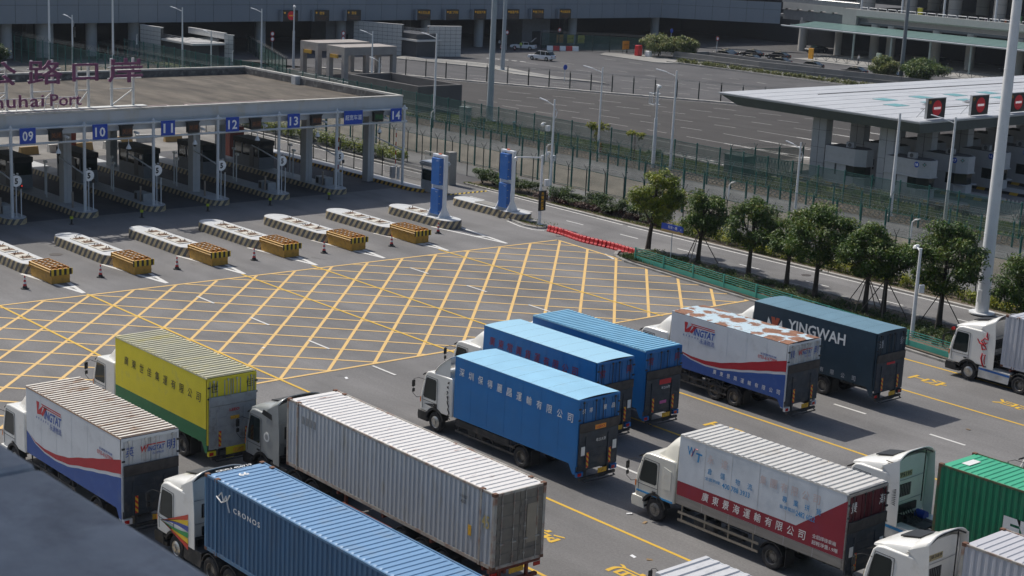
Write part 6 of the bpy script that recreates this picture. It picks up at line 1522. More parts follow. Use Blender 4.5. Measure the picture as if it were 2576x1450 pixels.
for i, (y, z, r) in enumerate(((79.3, 0.32, 0.3), (80.3, 0.35, 0.33), (81.4, 0.36, 0.33))):
    o = coil_run(None, (-170, y, z), (22, y, z), r, 0.55, 'razor_wire_coil', 7)
    tag(o, ['coil of razor wire lying nearest the patrol road', 'middle coil of razor wire on the soil strip', 'coil of razor wire lying against the flat topped fence'][i], 'razor wire', 'razor wire coils')
fence('open green fence posts with slanted tips on the kerb between the two roads', (-137, 111.0), (-119.85, 120.1), 6, 2.4, 0.09, None, 0.3, m_dkpost, 'kerb fences beyond the big lot')
fence('open green fence posts along the kerb of the big lot, middle run', (-119.85, 120.1), (-95.2, 133.9), 9, 2.4, 0.09, None, 0.3, m_dkpost, 'kerb fences beyond the big lot')
fence('green fence posts continuing toward the right hand canopy', (-95.2, 133.9), (-75, 142.5), 7, 2.4, 0.09, None, 0.3, m_dkpost, 'kerb fences beyond the big lot')
fence('short green mesh fence beside the folding gate before the right hand canopy', (-49.0, 83.5), (-46.5, 91.5), 3, 3.0, 0.08, m_mesh, 0.4, m_green, 'fences by the right hand canopy')
fence('dark green fence in the shade in front of the underpass columns', (-169, 167.0), (-151, 184.5), 8, 3.0, 0.08, m_mesh, 0.35, m_dkpost, 'fences by the underpass')
fence('green fence in front of the tiled guard rooms, left end', (-176, 108.0), (-140, 92), 12, 2.6, 0.08, m_mesh, 0.3, m_dkpost, 'fences by the underpass')

# folding gate
def folding_gate(label, x, y, rz, n):
    g = thing('folding_gate', label, 'folding gate', (x, y, 0), rz, 'folding gates')
    m = MB(); m.bar((0, 0, 0.1), (0.35, 0, 1.45), 0.05, 0.05); m.bar((0.35, 0.03, 0.1), (0, 0.03, 1.45), 0.05, 0.05); m.bar((0, 0, 0.1), (0, 0, 1.5), 0.05, 0.05); me = m.mesh('lattice_unit', m_steel)
    for k in range(n): shared('lattice_unit', me, g, (k*0.38, 0, 0))
    return g
folding_gate('folding lattice gate left of the first column of the right hand canopy', -50.8, 89.5, 0.1, 11)
folding_gate('folding lattice gate below booth seventeen', -32.5, 87.0, 0.12, 9)
folding_gate('folding lattice gate below booth sixteen', -24.5, 91.2, 0.12, 9)

# guard rail round the planted median
def guard_rail():
    t = thing('guard_rail', 'turquoise guard rail with a solid lower board along the planted median', 'guard rail', (0, 0, 0))
    P = [(-25.9, 47.15), (-13.2, 45.75), (3.2, 44.0), (30, 43.2)]
    pm = MB(); pm.box(-0.05, -0.05, 0.1, 0.05, 0.05, 1.05); pme = pm.mesh('rail_post', m_greenlt)
    for a, b in zip(P[:-1], P[1:]):
        a, b = Vector((*a, 0)), Vector((*b, 0)); n = max(1, round((b-a).length/3.2)); d = (b-a)/n; ang = math.atan2(d.y, d.x); L_ = d.length
        for i in range(n):
            p = a+d*i; shared('rail_post', pme, t, tuple(p), (0, 0, ang))
            m = MB(); m.prism([(0.0, 0.13), (0.03, 0.2), (0.0, 0.27), (0.03, 0.36), (0.0, 0.46), (-0.02, 0.46), (-0.02, 0.13)], 0.05, L_-0.05, 'X'); o = m.build('lower_board', m_greenlt, t, loc=tuple(p)); o.rotation_euler = (0, 0, ang)
            for z in (0.6, 0.74, 0.88, 1.02):
                m = MB(); m.box(0, -0.015, z-0.02, L_, 0.015, z+0.02); o = m.build('top_rail', m_greenlt, t, loc=tuple(p)); o.rotation_euler = (0, 0, ang)
    shared('rail_post', pme, t, (30, 43.2, 0))
guard_rail()

# red water barriers, end to end
def red_barriers():
    rd = M('red barrier plastic', (0.56, 0.025, 0.03), 0.4, var=0.08)
    a, b = Vector((-37.5, 49.15, 0)), Vector((-27.6, 48.85, 0)); n = 25; base = None; ang = math.atan2(b.y-a.y, b.x-a.x)
    prof = [(-0.2, 0), (0.2, 0), (0.2, 0.1), (0.13, 0.2), (0.11, 0.42), (0.06, 0.5), (-0.06, 0.5), (-0.11, 0.42), (-0.13, 0.2), (-0.2, 0.1)]
    for i in range(n):
        p = a+(b-a)*(i/(n-1)); p.y += 0.12*math.sin(i*0.45)+0.25*math.sin(math.pi*i/n)*-1.0
        if base is None:
            t = thing('water_barrier', '', 'water barrier', tuple(p), ang, 'red water barriers in a row')
            m = MB(); m.prism(prof, 0.02, 0.36, 'X'); m.build('barrier_body', rd, t, bevel=0.02)
            m = MB(); m.cyl((0.36, 0, 0.15), (0.40, 0, 0.15), 0.05, n=8); m.cyl((0.19, 0, 0.5), (0.19, 0, 0.53), 0.05, n=8); m.build('connector', rd, t)
            base = t
        else: t = copy_tree(base, tuple(p), ang+random.uniform(-0.08, 0.08))
        t['label'] = f'{ORD[i]} red plastic water barrier in the row counted from the LED post'
    base['label'] = 'red plastic water barrier at the LED post end of the row'
    t['label'] = 'red plastic water barrier at the median end of the row'
red_barriers()

def led_post():
    t = thing('led_post', 'white post with a tall black board showing amber characters and a camera arm', 'led post', (-39.56, 50.03, 0.1))
    m = MB(); m.cyl((0, 0, 0), (0, 0, 5.5), 0.13, 0.09, n=14); m.cyl((0, 0, 0), (0, 0, 0.04), 0.28, n=12); m.cyl((0, 0, 5.5), (0, 0, 5.6), 0.12, n=12); m.build('post', m_whitepipe, t, smooth=True)
    m = MB(); m.cyl((0, 0, 5.4), (-0.9, -2.0, 5.45), 0.06, n=8); m.build('camera_arm', m_whitepipe, t, smooth=True)
    m = MB(); m.lathe([(0.02, 0.25), (0.13, 0.15), (0.14, 0.0), (0.1, -0.1), (0, -0.13)], 12, 'Z', (-0.9, -2.0, 5.25)); m.build('dome_camera', m_camera, t, smooth=True)
    m = MB(); m.box(0.16, -0.35, 1.15, 0.26, 0.37, 2.78); o = m.build('led_panel', m_led, t, bevel=0.01)
    for k, ch in enumerate('光辐射监测'): lettering('lettering', ch, (0.265, -0.15, 2.43-0.3*k), (0, 1, 0), (0, 0, 1), 0.27, 0.25, m_ledY, t, bold=0.01)
    m = MB(); m.box(0.05, 0.22, 3.1, 0.3, 0.62, 3.65); m.build('control_box', m_camera, t, bevel=0.02)
led_post()

def street_sign():
    t = thing('street_sign', 'blue street name plate with a tan lower band on a slim post among the trees', 'street sign', (-24.4, 49.3, 0.1), R(2))
    MB().cyl((0, 0, 0), (0, 0, 2.1), 0.035, n=8).build('post', m_greypipe, t)
    MB().box(-1.05, -0.03, 2.25, 1.05, 0.03, 2.68).build('name_plate', m_blueSign, t)
    MB().box(-1.05, -0.03, 2.06, 1.05, 0.03, 2.25).build('lower_band', M('tan band', (0.45, 0.30, 0.12), 0.5), t)
    lettering('lettering', '青茂一路', (-0.42, -0.035, 2.36), (1, 0, 0), (0, 0, 1), 0.9, 0.22, m_signwhite, t)
    lettering('lettering', 'E', (0.8, -0.035, 2.38), (1, 0, 0), (0, 0, 1), 0.08, 0.1, m_signwhite, t)
street_sign()

def camera_pole(label, x, y, h, arm, rz=0.0, box=True, z0=0.1, r=0.1, ped=True):
    t = thing('camera_pole', label, 'camera pole', (x, y, z0), rz, 'white camera poles')
    m = MB(); m.cyl((0, 0, 0), (0, 0, h), r*1.3, r*0.9, n=14); m.cyl((0, 0, h), (0, 0, h+0.12), r, n=12); m.build('post', m_whitepipe, t, smooth=True)
    m = MB(); m.cyl((0, 0, h-0.1), (arm, 0, h-0.1), 0.05, n=8); m.build('camera_arm', m_whitepipe, t, smooth=True)
    m = MB(); m.lathe([(0.02, 0.05), (0.14, -0.02), (0.2, -0.16), (0.2, -0.2), (0.02, -0.2)], 14, 'Z', (arm, 0, h-0.1)); m.build('camera_hood', m_camera, t, smooth=True)
    m = MB(); m.lathe([(0.12, -0.2), (0.11, -0.27), (0, -0.33)], 12, 'Z', (arm, 0, h-0.1)); m.build('dome', m_black, t, smooth=True)
    if box:
        m = MB(); m.box(0.05, 0.1, h*0.52, 0.35, 0.42, h*0.52+0.5); m.build('control_box', m_camera, t, bevel=0.02)
        m = MB(); m.box(arm*0.72-0.12, -0.1, h-0.2, arm*0.72+0.12, 0.1, h+0.05); m.build('small_box', m_camera, t, bevel=0.02)
    return t
camera_pole('white camera pole with a level arm, standing between the trees and the last tractor unit', -1.26, 46.46, 5.4, -2.1, R(-48))
def pole(label, x, y, h, arm=0, rz=0.0, r=0.09, cat='lamp post', grp='street lamps', curl=False, z0=0.0, mat=None, double=False):
    """straight lamp post with one slim luminaire arm"""
    t = thing('street_lamp', label, cat, (x, y, z0), rz, grp); mat = mat or m_whitepipe
    m = MB(); m.cyl((0, 0, 0), (0, 0, h), r*1.5, r*0.8, n=12); m.cyl((0, 0, 0), (0, 0, 0.05), r*3, n=10); m.build('post', mat, t, smooth=True)
    if arm:
        m = MB(); m.cyl((0, 0, h-0.55), (arm*0.55, 0, h-0.2), 0.035, n=6); m.build('lamp_arm', mat, t)
        m = MB(); m.bar((arm*0.5, 0, h-0.22), (arm, 0, h-0.02), 0.2, 0.06); m.build('lamp_head', m_camera, t)
        if curl:
            m = MB(); m.tube([(0, 0, h-0.9), (-arm*0.12, 0, h-0.8), (-arm*0.2, 0, h-1.1), (-arm*0.14, 0, h-1.5), (0, 0, h-1.75)], 0.035); m.build('scroll', mat, t)
    return t
DX = R(-165)
pole('white lamp post between the exit road and the fences, left of the trees', -47.4, 58.3, 8.9, 1.5, DX, 0.09, curl=True)
pole('slim white lamp post beyond the fences, above the tall yellow-green tree', -64.8, 80.9, 9.3, 2.3, DX, 0.085)
pole('slim white lamp post right of the sensor mast', -55.2, 81.7, 9.9, 2.3, DX, 0.1)
pole('short white lamp post with scroll in front of the right hand canopy', -33.7, 74.9, 6.1, 1.4, DX, 0.08, curl=True)
pole('white lamp post in front of booth eighteen', -28.3, 81.3, 9.0, 0, DX, 0.12)
pole('white lamp post in front of booth seventeen', -24.5, 84.0, 9.0, 2.2, DX, 0.11)
pole('white lamp post beside the open concrete tank', -94.1, 82.4, 10.2, 2.2, DX, 0.11)
pole('white lamp post behind the roof, between the concrete frames and the tank', -123.6, 94.9, 7.9, 2.2, DX, 0.1)
pole('short white lamp post with scroll by the open concrete tank', -121.0, 94.2, 4.6, 1.7, DX, 0.08, curl=True)
pole('white lamp post behind the left end of the roof, far left', -157.5, 68.0, 7.6, 1.8, DX, 0.1, curl=True)
pole('white lamp post behind the roof, right of the left tiled guard room', -153, 96.1, 8.7, 2.2, DX, 0.1)
pole('white lamp post in front of the left tiled guard room', -156, 84.5, 8.7, 2.4, DX, 0.1)
pole('short lamp post with scroll in front of the left tiled guard room', -153, 87.5, 5.6, 1.6, DX, 0.08, curl=True)
pole('tall plain white pole behind the roof sign', -160, 75.5, 14.0, 0, DX, 0.12)
pole('tall plain white pole at the upper left', -160.5, 66.0, 14.0, 0, DX, 0.12)
def sensor_mast(label, x, y, h, rz, cage=True):
    t = thing('sensor_mast', label, 'camera mast', (x, y, 0), rz, 'grey sensor masts'); g = m_greypipe
    m = MB(); m.cyl((0, 0, 0), (0, 0, h*0.6), 0.2, 0.17, n=12); m.cyl((0, 0, h*0.6), (0, 0, h), 0.11, 0.1, n=10); m.build('post', g, t, smooth=True)
    m = MB()
    for k in range(int(h/0.45)): m.box(0.12, -0.02, 0.6+k*0.45, 0.36, 0.02, 0.63+k*0.45)
    m.build('climbing_pegs', g, t)
    if cage:
        m = MB()
        for z in (h-2.0, h-0.9): m.tube([(-0.1, -0.3, z), (-1.2, -0.3, z), (-1.2, 0.4, z), (-0.1, 0.4, z), (-0.1, -0.3, z)], 0.03, 5)
        for dx, dy in ((-1.2, -0.3), (-0.85, -0.3), (-0.5, -0.3), (-1.2, 0.4), (-0.6, 0.4)): m.cyl((dx, dy, h-2.0), (dx, dy, h-0.9), 0.03, n=5)
        m.build('cage', g, t)
    m = MB(); m.lathe([(0.02, 0.25), (0.2, 0.15), (0.22, 0), (0.12, -0.15), (0, -0.18)], 12, 'Z', (0.3, 0, h-0.2)); m.cyl((-0.3, 0, h), (0.35, 0, h), 0.06, n=8); m.build('dome_camera', m_camera, t, smooth=True)
sensor_mast('grey sensor mast with a caged rack beside the fences, centre right', -57.2, 81.3, 8.3, R(-20))
sensor_mast('grey sensor mast with pegs and round camera near the small no entry board, upper left', -150.9, 100.4, 9.3, R(-20), False)
def small_lamp(label, x, y, z):
    t = thing('garden_lamp', label, 'path lamp', (x, y, z), R(-25), 'short crook lamps on fence posts')
    m = MB(); m.cyl((0, 0, 0), (0, 0, 1.0), 0.065, n=8); m.tube([(0, 0, 1.0), (0.05, 0, 1.2), (0.4, 0, 1.42), (0.75, 0, 1.5)], 0.055); m.build('crook', m_whitepipe, t, smooth=True)
    m = MB(); m.bar((0.55, 0, 1.45), (1.05, 0, 1.6), 0.14, 0.07); m.build('lamp_head', m_camera, t, bevel=0.02)
for i, (x, y, z, l) in enumerate(((-73.0, 65.2, 3.1, 'left of the blue frames'), (-50.5, 60.5, 3.05, 'above the shrubs left of the tallest tree'), (-29.0, 60.5, 3.0, 'above the street trees'), (-11.7, 60.5, 3.0, 'between the trees right of centre'))):
    small_lamp('white crook lamp on a fence post, '+l, x, y, z)
for x, y, l in ((-178, 78.5, 'far left'), (-165, 82, 'behind the left roof edge'), (-139, 82.5, 'behind the roof sign')): small_lamp('small white crook lamp beyond the roof, '+l, x, y, 2.6)
# dome cameras on boxes along the fence line
for x, y, h, l in ((-63.3, 72.0, 3.6, 'left of the yellow creeper'), (-53.2, 63.5, 2.6, 'behind the white lamp post')):
    t = thing('fence_camera', 'white dome camera with a junction box on a green post, '+l, 'camera', (x, y, 0), 0, 'fence cameras')
    MB().cyl((0, 0, 0), (0, 0, h), 0.07, n=8).build('post', m_green, t); MB().box(0.05, -0.1, h-0.2, 0.4, 0.3, h+0.35).build('junction_box', m_camera, t, bevel=0.02)
    q = MB(); q.lathe([(0.02, 0.3), (0.16, 0.2), (0.18, 0.05), (0.1, -0.08), (0, -0.1)], 12, 'Z', (-0.35, -0.1, h+0.3)); q.cyl((0, 0, h+0.6), (-0.35, -0.1, h+0.6), 0.04, n=6); q.build('dome_camera', m_camera, t, smooth=True)
# hydrants, cabinets, tank
t = thing('fire_hydrant', 'red fire hydrant standing in the grass beyond the fences', 'fire hydrant', (-67.0, 83.4, 0.05)); q = MB(); q.lathe([(0.16, 0), (0.16, 0.06), (0.10, 0.08), (0.1, 0.7), (0.15, 0.75), (0.13, 0.9), (0.04, 1.0), (0, 1.02)], 12, 'Z'); q.cyl((-0.28, 0, 0.6), (0.28, 0, 0.6), 0.07, n=8); q.build('hydrant_body', M('hydrant red', (0.45, 0.03, 0.02), 0.5), t, smooth=True)
t = thing('fire_hydrant', 'blue valve post standing in the grass beyond the fences', 'valve post', (-82.5, 84.8, 0.05)); q = MB(); q.lathe([(0.14, 0), (0.14, 0.06), (0.1, 0.08), (0.1, 1.0), (0.2, 1.1), (0.2, 1.25), (0, 1.3)], 12, 'Z'); q.build('hydrant_body', M('valve blue', (0.04, 0.22, 0.3), 0.5), t, smooth=True)
t = thing('power_cabinet', 'pale green electrical cabinet behind the fence, left of the tall mast', 'cabinet', (-91.0, 84.6, 0)); MB().box(-0.7, -0.35, 0, 0.7, 0.35, 1.9).build('cabinet_body', M('pale green metal', (0.33, 0.38, 0.36), 0.5), t, bevel=0.02); MB().box(-0.75, -0.4, 1.9, 0.75, 0.4, 1.98).build('cabinet_roof', M('pale green metal', (0, 0, 0)), t)
t = thing('concrete_tank', 'open topped dark concrete tank with sloping shadowed walls behind the fence', 'tank', (0, 0, 0)); tk = M('dark concrete', (0.115, 0.108, 0.105), 0.9, var=0.15, scale=0.6)
for a in ((-115.0, 84.9, -100.5, 85.3), (-115.0, 91.4, -100.5, 91.8), (-115.0, 85.3, -114.6, 91.4), (-100.9, 85.3, -100.5, 91.4)): MB().box(a[0], a[1], 0, a[2], a[3], 3.3).build('tank_wall', tk, t)
MB().box(-114.6, 85.3, 0, -100.9, 91.4, 1.6).build('tank_fill', M('tank rubble', (0.1, 0.1, 0.09), 0.9, var=0.4, scale=3), t)
# two big masts
def mast(label, x, y, h, r0, r1, mat):
    t = thing('light_mast', label, 'mast', (x, y, 0.1), 0, 'tall masts')
    m = MB(); n = 6
    for k in range(n):
        a = k/n; b = (k+1)/n; m.cyl((0, 0, h*a), (0, 0, h*b), r0+(r1-r0)*a, r0+(r1-r0)*b, n=20, caps=False)
        if k: m.cyl((0, 0, h*a-0.03), (0, 0, h*a+0.03), r0+(r1-r0)*a+0.012, n=20)
    m.cyl((0, 0, 0), (0, 0, 0.08), r0*1.9, n=20); m.build('mast_tube', mat, t, smooth=True)
    m = MB(); m.box(-0.15, -r0-0.02, 0.8, 0.15, -r0+0.05, 1.6); m.build('access_door', mat, t)
mast('very tall white tapering light mast at the right, rising beside the last tractor unit', -2.46, 55.9, 32, 0.44, 0.22, m_whitepipe)
mast('tall grey mast beyond the fences, left of centre', -91.3, 88.6, 22, 0.40, 0.24, M('grey mast', (0.33, 0.37, 0.40), 0.45, var=0.06))
mast('tall grey mast on the far road, just behind the other one', -138.8, 131.5, 26, 0.34, 0.2, M('grey mast', (0, 0, 0)))
mast('tall grey mast beyond the right hand canopy roof', -104.5, 188.5, 24, 0.36, 0.22, M('dark grey mast', (0.16, 0.18, 0.20), 0.5, var=0.06))

# ================================================================ planting
lf_dark = leaf_mat('dark glossy leaves', (0.026, 0.066, 0.009), (0.088, 0.160, 0.018), (0.16, 0.17, 0.03))
lf_yel = leaf_mat('yellow-green leaves', (0.06, 0.10, 0.006), (0.22, 0.28, 0.014), (0.26, 0.24, 0.03))
lf_bright = leaf_mat('bright yellow hedge leaves', (0.10, 0.14, 0.006), (0.30, 0.32, 0.015), (0.42, 0.38, 0.03))
lf_hedge = leaf_mat('hedge leaves', (0.02, 0.045, 0.010), (0.07, 0.12, 0.022), (0.13, 0.14, 0.03))
lf_red = leaf_mat('dark red leaves', (0.03, 0.012, 0.012), (0.09, 0.035, 0.03), (0.15, 0.06, 0.04))
lf_pale = leaf_mat('pale green leaves', (0.07, 0.11, 0.025), (0.21, 0.25, 0.06), (0.25, 0.22, 0.08))
lf_grass = leaf_mat('grass blades', (0.07, 0.11, 0.015), (0.15, 0.19, 0.03), (0.25, 0.23, 0.07))
m_bark = M('bark', (0.045, 0.036, 0.028), 0.9, var=0.3, scale=5, stretch=(1, 1, 0.3))
m_stake = M('tree stake', (0.13, 0.11, 0.09), 0.8, var=0.2)
def leaves(name, clumps, per, size, mat, parent, kind=None, flat=0.35, seed=1, drop=0.0):
    """clumps: (x, y, z, rx, ry, rz); a shell-weighted scatter of bent leaf blades"""
    rg = random.Random(seed); vs = []; fs = []; tint = []
    for (cx, cy, cz, rx, ry, rz) in clumps:
        ct = rg.uniform(-0.06, 0.10)
        for _ in range(per):
            while True:
                ux, uy, uz = rg.gauss(0, 1), rg.gauss(0, 1), rg.gauss(0, 1); q = math.sqrt(ux*ux+uy*uy+uz*uz)
                if q > 0.1: break
            s = (rg.random()**0.45)/q; px, py, pz = cx+ux*s*rx, cy+uy*s*ry, cz+uz*s*rz
            L_ = size*rg.uniform(0.6, 1.3); w = L_*0.42
            a = rg.uniform(0, 6.283); el = rg.gauss(-0.25, 0.55)
            dx, dy, dz = math.cos(a)*math.cos(el), math.sin(a)*math.cos(el), math.sin(el)
            # side vector roughly level, rolled a little
            sx, sy, sz = -math.sin(a), math.cos(a), rg.gauss(0, 0.5); sl = math.sqrt(sx*sx+sy*sy+sz*sz); sx, sy, sz = sx/sl*w/2, sy/sl*w/2, sz/sl*w/2
            n = len(vs)
            vs += [(px, py, pz), (px+dx*L_*0.5+sx, py+dy*L_*0.5+sy, pz+dz*L_*0.5+sz), (px+dx*L_, py+dy*L_, pz+dz*L_-L_*0.12), (px+dx*L_*0.5-sx, py+dy*L_*0.5-sy, pz+dz*L_*0.5-sz)]
            fs.append((n, n+1, n+2, n+3)); tint.append(ct+rg.gauss(0, 0.10)+0.14*uz*s)
    me = bpy.data.meshes.new(name); me.from_pydata(vs, [], fs); me.materials.append(mat)
    at = me.attributes.new('tint', 'FLOAT', 'FACE'); at.data.foreach_set('value', tint)
    o = bpy.data.objects.new(name, me); link(o, parent, kind); return o
def tree(label, x, y, h, w, crown_z, mat=lf_dark, seed=1, clumps=46, per=170, stakes=0, lean=(0, 0), z0=0.1, fork=None, grp='street trees in the planted median', size=0.2, shape=1.0):
    rg = random.Random(seed); t = thing('broadleaf_tree', label, 'tree', (x, y, z0), 0, grp)
    cx, cy = lean; top = h; cz = (crown_z+top)/2; hz = (top-crown_z)/2
    m = MB(); tr = 0.11+0.01*h; pts = [(0, 0, 0), (cx*0.15, cy*0.15, crown_z*0.5), (cx*0.4, cy*0.4, crown_z), (cx*0.8, cy*0.8, cz), (cx, cy, top-hz*0.5)]
    m.tube(pts, [tr*1.25, tr*0.95, tr*0.8, tr*0.5, tr*0.2], 8); m.build('trunk', m_bark, t, smooth=True)
    cl = []
    for i in range(clumps):
        while True:
            a, b, c = rg.uniform(-1, 1), rg.uniform(-1, 1), rg.uniform(-1, 1); q = a*a+b*b+c*c
            if 0.18 < q < 1: break
        wz = w*0.56*(1-0.38*max(0, c))*(1-0.15*max(0, -c))*shape
        r = rg.uniform(0.36, 0.62)*w/4.4
        cl.append((cx+a*wz*0.88, cy+b*wz*0.88, cz+c*hz*0.86, r*1.25, r*1.25, r*0.8))
    m = MB()
    for i in range(12):
        c = cl[i*3 % len(cl)]; z1 = rg.uniform(crown_z*0.9, cz); f = min(1, z1/top)
        m.tube([(cx*f*0.8, cy*f*0.8, z1), ((c[0]+cx*f)/2, (c[1]+cy*f)/2, (z1+c[2])/2+0.1), (c[0], c[1], c[2])], [tr*0.42, tr*0.25, 0.015], 5)
    m.build('limbs', m_bark, t, smooth=True)
    leaves('crown', cl, int(per*1.5), size*1.12, mat, t, seed=seed)
    if stakes:
        for k in range(stakes):
            a = 2*math.pi*k/stakes+seed; m = MB(); m.tube([(math.cos(a)*1.5, math.sin(a)*1.5, 0), (math.cos(a)*0.08, math.sin(a)*0.08, 2.3)], 0.035, 5); m.build('stake', m_stake, t)
    return t
tree('tall yellow-green tree, leftmost of the median trees', -28.25, 50.9, 6.6, 4.3, 2.0, lf_yel, 3, 50, 170, 0, (0.55, 0.1))
tree('dark green narrow tree right of the yellow-green one', -22.9, 50.6, 5.6, 4.0, 1.6, lf_dark, 5, 46, 160, 3, (0.1, 0.2))
tree('dark green tree, third of the median trees', -17.9, 50.4, 5.8, 4.4, 1.9, lf_dark, 8, 48, 160, 0, (0.0, 0.2))
tree('thin stemmed dark tree between two fuller ones', -14.2, 50.1, 4.9, 3.6, 2.0, lf_dark, 12, 36, 150, 0, (0.1, 0))
tree('broad dark green tree in the middle of the median', -11.1, 49.3, 6.5, 5.6, 2.1, lf_dark, 15, 64, 180, 0, (-0.1, 0.3))
tree('dark green tree with crossed stakes behind the slate lorry', -6.9, 49.2, 5.8, 4.4, 2.2, lf_dark, 19, 46, 160, 4, (-0.1, 0.3))
tree('dark green tree with a staked twin trunk beside the one behind the slate lorry', -5.6, 49.4, 5.4, 3.6, 2.2, lf_dark, 21, 38, 150, 4, (-0.3, 0.5))
tree('full dark green tree with three stakes, left of the tall white mast', -1.7, 49.9, 7.1, 5.0, 2.0, lf_dark, 24, 62, 180, 3, (0.0, 0.2))
tree('dark green tree cut off by the right edge of the view', 3.9, 50.2, 6.0, 4.6, 1.8, lf_dark, 29, 52, 170, 0, (0.2, 0.2))
tree('dark leafy tree beyond the exit road near the right edge', 2.5, 58.2, 4.2, 3.6, 0.9, lf_dark, 33, 40, 150, 0, (0, 0), grp='trees beyond the exit road')
tree('bright green spreading tree on the far traffic island', -150.2, 178.6, 4.1, 7.6, 0.7, lf_pale, 40, 50, 130, 0, (0.3, 0.2), grp='round trees on the far island', size=0.36)
tree('bright green spreading tree close right of the first on the far traffic island', -146.5, 180.5, 4.0, 6.0, 0.7, lf_pale, 41, 40, 130, 0, (0.3, 0.2), grp='round trees on the far island', size=0.36)
tree('small round tree behind the retaining wall', -106.6, 186.5, 4.1, 5.6, 0.9, lf_pale, 42, 40, 130, 0, (0, 0), grp='round trees on the far island', size=0.34)
tree('dense round bush-like tree beyond the right hand canopy roof', -99.5, 187.5, 4.4, 7.4, 0.6, leaf_mat('fresh green leaves', (0.03, 0.07, 0.015), (0.11, 0.18, 0.04), (0.2, 0.22, 0.06)), 43, 60, 150, 0, (0, 0), grp='round trees on the far island', size=0.34)
tree('dark green tree at the upper left edge behind the roof', -158, 55.5, 5.0, 6.0, 0.5, lf_hedge, 44, 50, 130, 0, (0, 0), grp='trees at the upper left', size=0.3)
def hedge(label, pts, w, h, mat, seed=1, size=0.12, dens=40, z0=0.1, name='hedge', lump=0.25, kind='stuff', cat='hedge'):
    rg = random.Random(seed); cl = []
    for a, b in zip(pts[:-1], pts[1:]):
        a, b = Vector((*a, 0)), Vector((*b, 0)); L_ = (b-a).length; nn = Vector((-(b-a).y, (b-a).x, 0)).normalized(); n = max(1, int(L_*w/0.16))
        for i in range(n):
            p = a+(b-a)*rg.random()+nn*rg.uniform(-w/2, w/2); hh = h*rg.uniform(1-lump, 1+lump*0.6); cl.append((p.x, p.y, z0+hh*0.55, 0.28, 0.28, hh*0.45))
    o = leaves(name, cl, dens, size, mat, None, kind, seed=seed)
    if kind != 'stuff': tag(o, label, cat)
    else: tag(o, label, cat)
    return o
hedge('low green ground cover under the median trees', [(-27.3, 49.0), (-12, 48.5), (3, 47.7), (14, 47.3)], 3.6, 0.32, lf_hedge, 51, 0.15, 34, name='ground_cover', cat='ground cover')
hedge('bright yellow-green hedge along the exit road', [(-33.6, 58.3), (-22.5, 58.0), (-9, 58.2), (6, 58.2)], 1.2, 0.85, lf_bright, 52, 0.17, 85, name='hedge')
hedge('dark red low shrubs along the exit road', [(-49, 58.3), (-33.8, 58.5)], 1.2, 0.6, lf_red, 53, 0.17, 50, name='red_shrubs', cat='shrubs')
hedge('sun yellowed hedge seen between the canopy columns', [(-100, 59.5), (-70, 59.5)], 1.8, 1.3, lf_yel, 54, 0.25, 36, name='hedge')
hedge('low clipped hedge along the retaining wall of the far road', [(-140.5, 173.4), (-106, 174.0), (-80, 174.8)], 1.6, 0.8, leaf_mat('far hedge leaves', (0.06, 0.08, 0.01), (0.14, 0.16, 0.03), (0.2, 0.18, 0.04)), 55, 0.34, 22, name='hedge')
def shrub(label, x, y, h, w, mat, seed, n=9, per=90, size=0.17, grp='shrubs beside the exit road', z0=0.1):
    rg = random.Random(seed); t = thing('shrub', label, 'shrub', (x, y, z0), 0, grp)
    cl = [(rg.uniform(-w/2, w/2)*0.7, rg.uniform(-w/2, w/2)*0.7, h*rg.uniform(0.35, 0.85), w*0.22, w*0.22, h*0.16) for _ in range(n)]
    m = MB()
    for c in cl[:6]: m.tube([(0, 0, 0), (c[0]*0.4, c[1]*0.4, c[2]*0.5), (c[0], c[1], c[2])], [0.04, 0.025, 0.01], 5)
    m.build('stem', m_bark, t); leaves('foliage', cl, per, size, mat, t, seed=seed); return t
xs = [-57.0, -55.6, -54.3, -53.1, -51.9, -50.8, -46.3, -44.6, -42.7, -41.5, -39.8, -38.9, -37.2, -35.6, -34.2]
wh = ['first after the gate pier', 'second after the gate pier', 'third after the gate pier', 'fourth after the gate pier', 'just left of the right blue frame', 'between the blue frame and LED post', 'right of the lamp post foot', 'small one right of the lamp post', 'largest in the middle of the row', 'beside the largest one', 'right of the middle of the row', 'over the dark red shrubs', 'left of the tall tree', 'behind the tall tree trunk', 'last before the bright hedge']
for i, x in enumerate(xs): shrub('leafy green shrub along the exit road, '+wh[i], x, 58.7+0.3*math.sin(i*1.7), 1.35+0.35*math.sin(i*2.3+0.6), 2.1, lf_hedge if i % 3 else lf_dark, 100+i, 17, 110)
hx = [(-43.3, 86.0, 1.5, 2.2, 'left of the blank booth', lf_hedge), (-39.5, 85.2, 1.9, 2.4, 'below the blank booth', lf_hedge), (-35.2, 85.0, 1.4, 2.2, 'left of the post before booth 18', lf_hedge), (-32.2, 85.3, 1.6, 2.2, 'before booth 18', lf_dark), (-26.0, 85.8, 1.3, 1.8, 'with pink tips below booth 17', lf_red), (-24.0, 85.9, 1.3, 1.8, 'with pink tips right of the other one', lf_red), (-18.0, 86.5, 1.5, 1.9, 'pink tipped near the thin camera pole', lf_red), (-11.5, 86.0, 1.3, 2.0, 'beyond the white mast', lf_hedge), (-47.2, 86.2, 1.3, 2.4, 'by the green gate', lf_hedge), (-76.0, 84.6, 1.3, 2.0, 'at the foot of the tall grey mast', lf_hedge), (-88.5, 85.2, 1.2, 2.2, 'right of the lamp post foot by the tank', lf_hedge), (-61.0, 85.3, 1.2, 1.7, 'dark round one in the grass', lf_dark)]
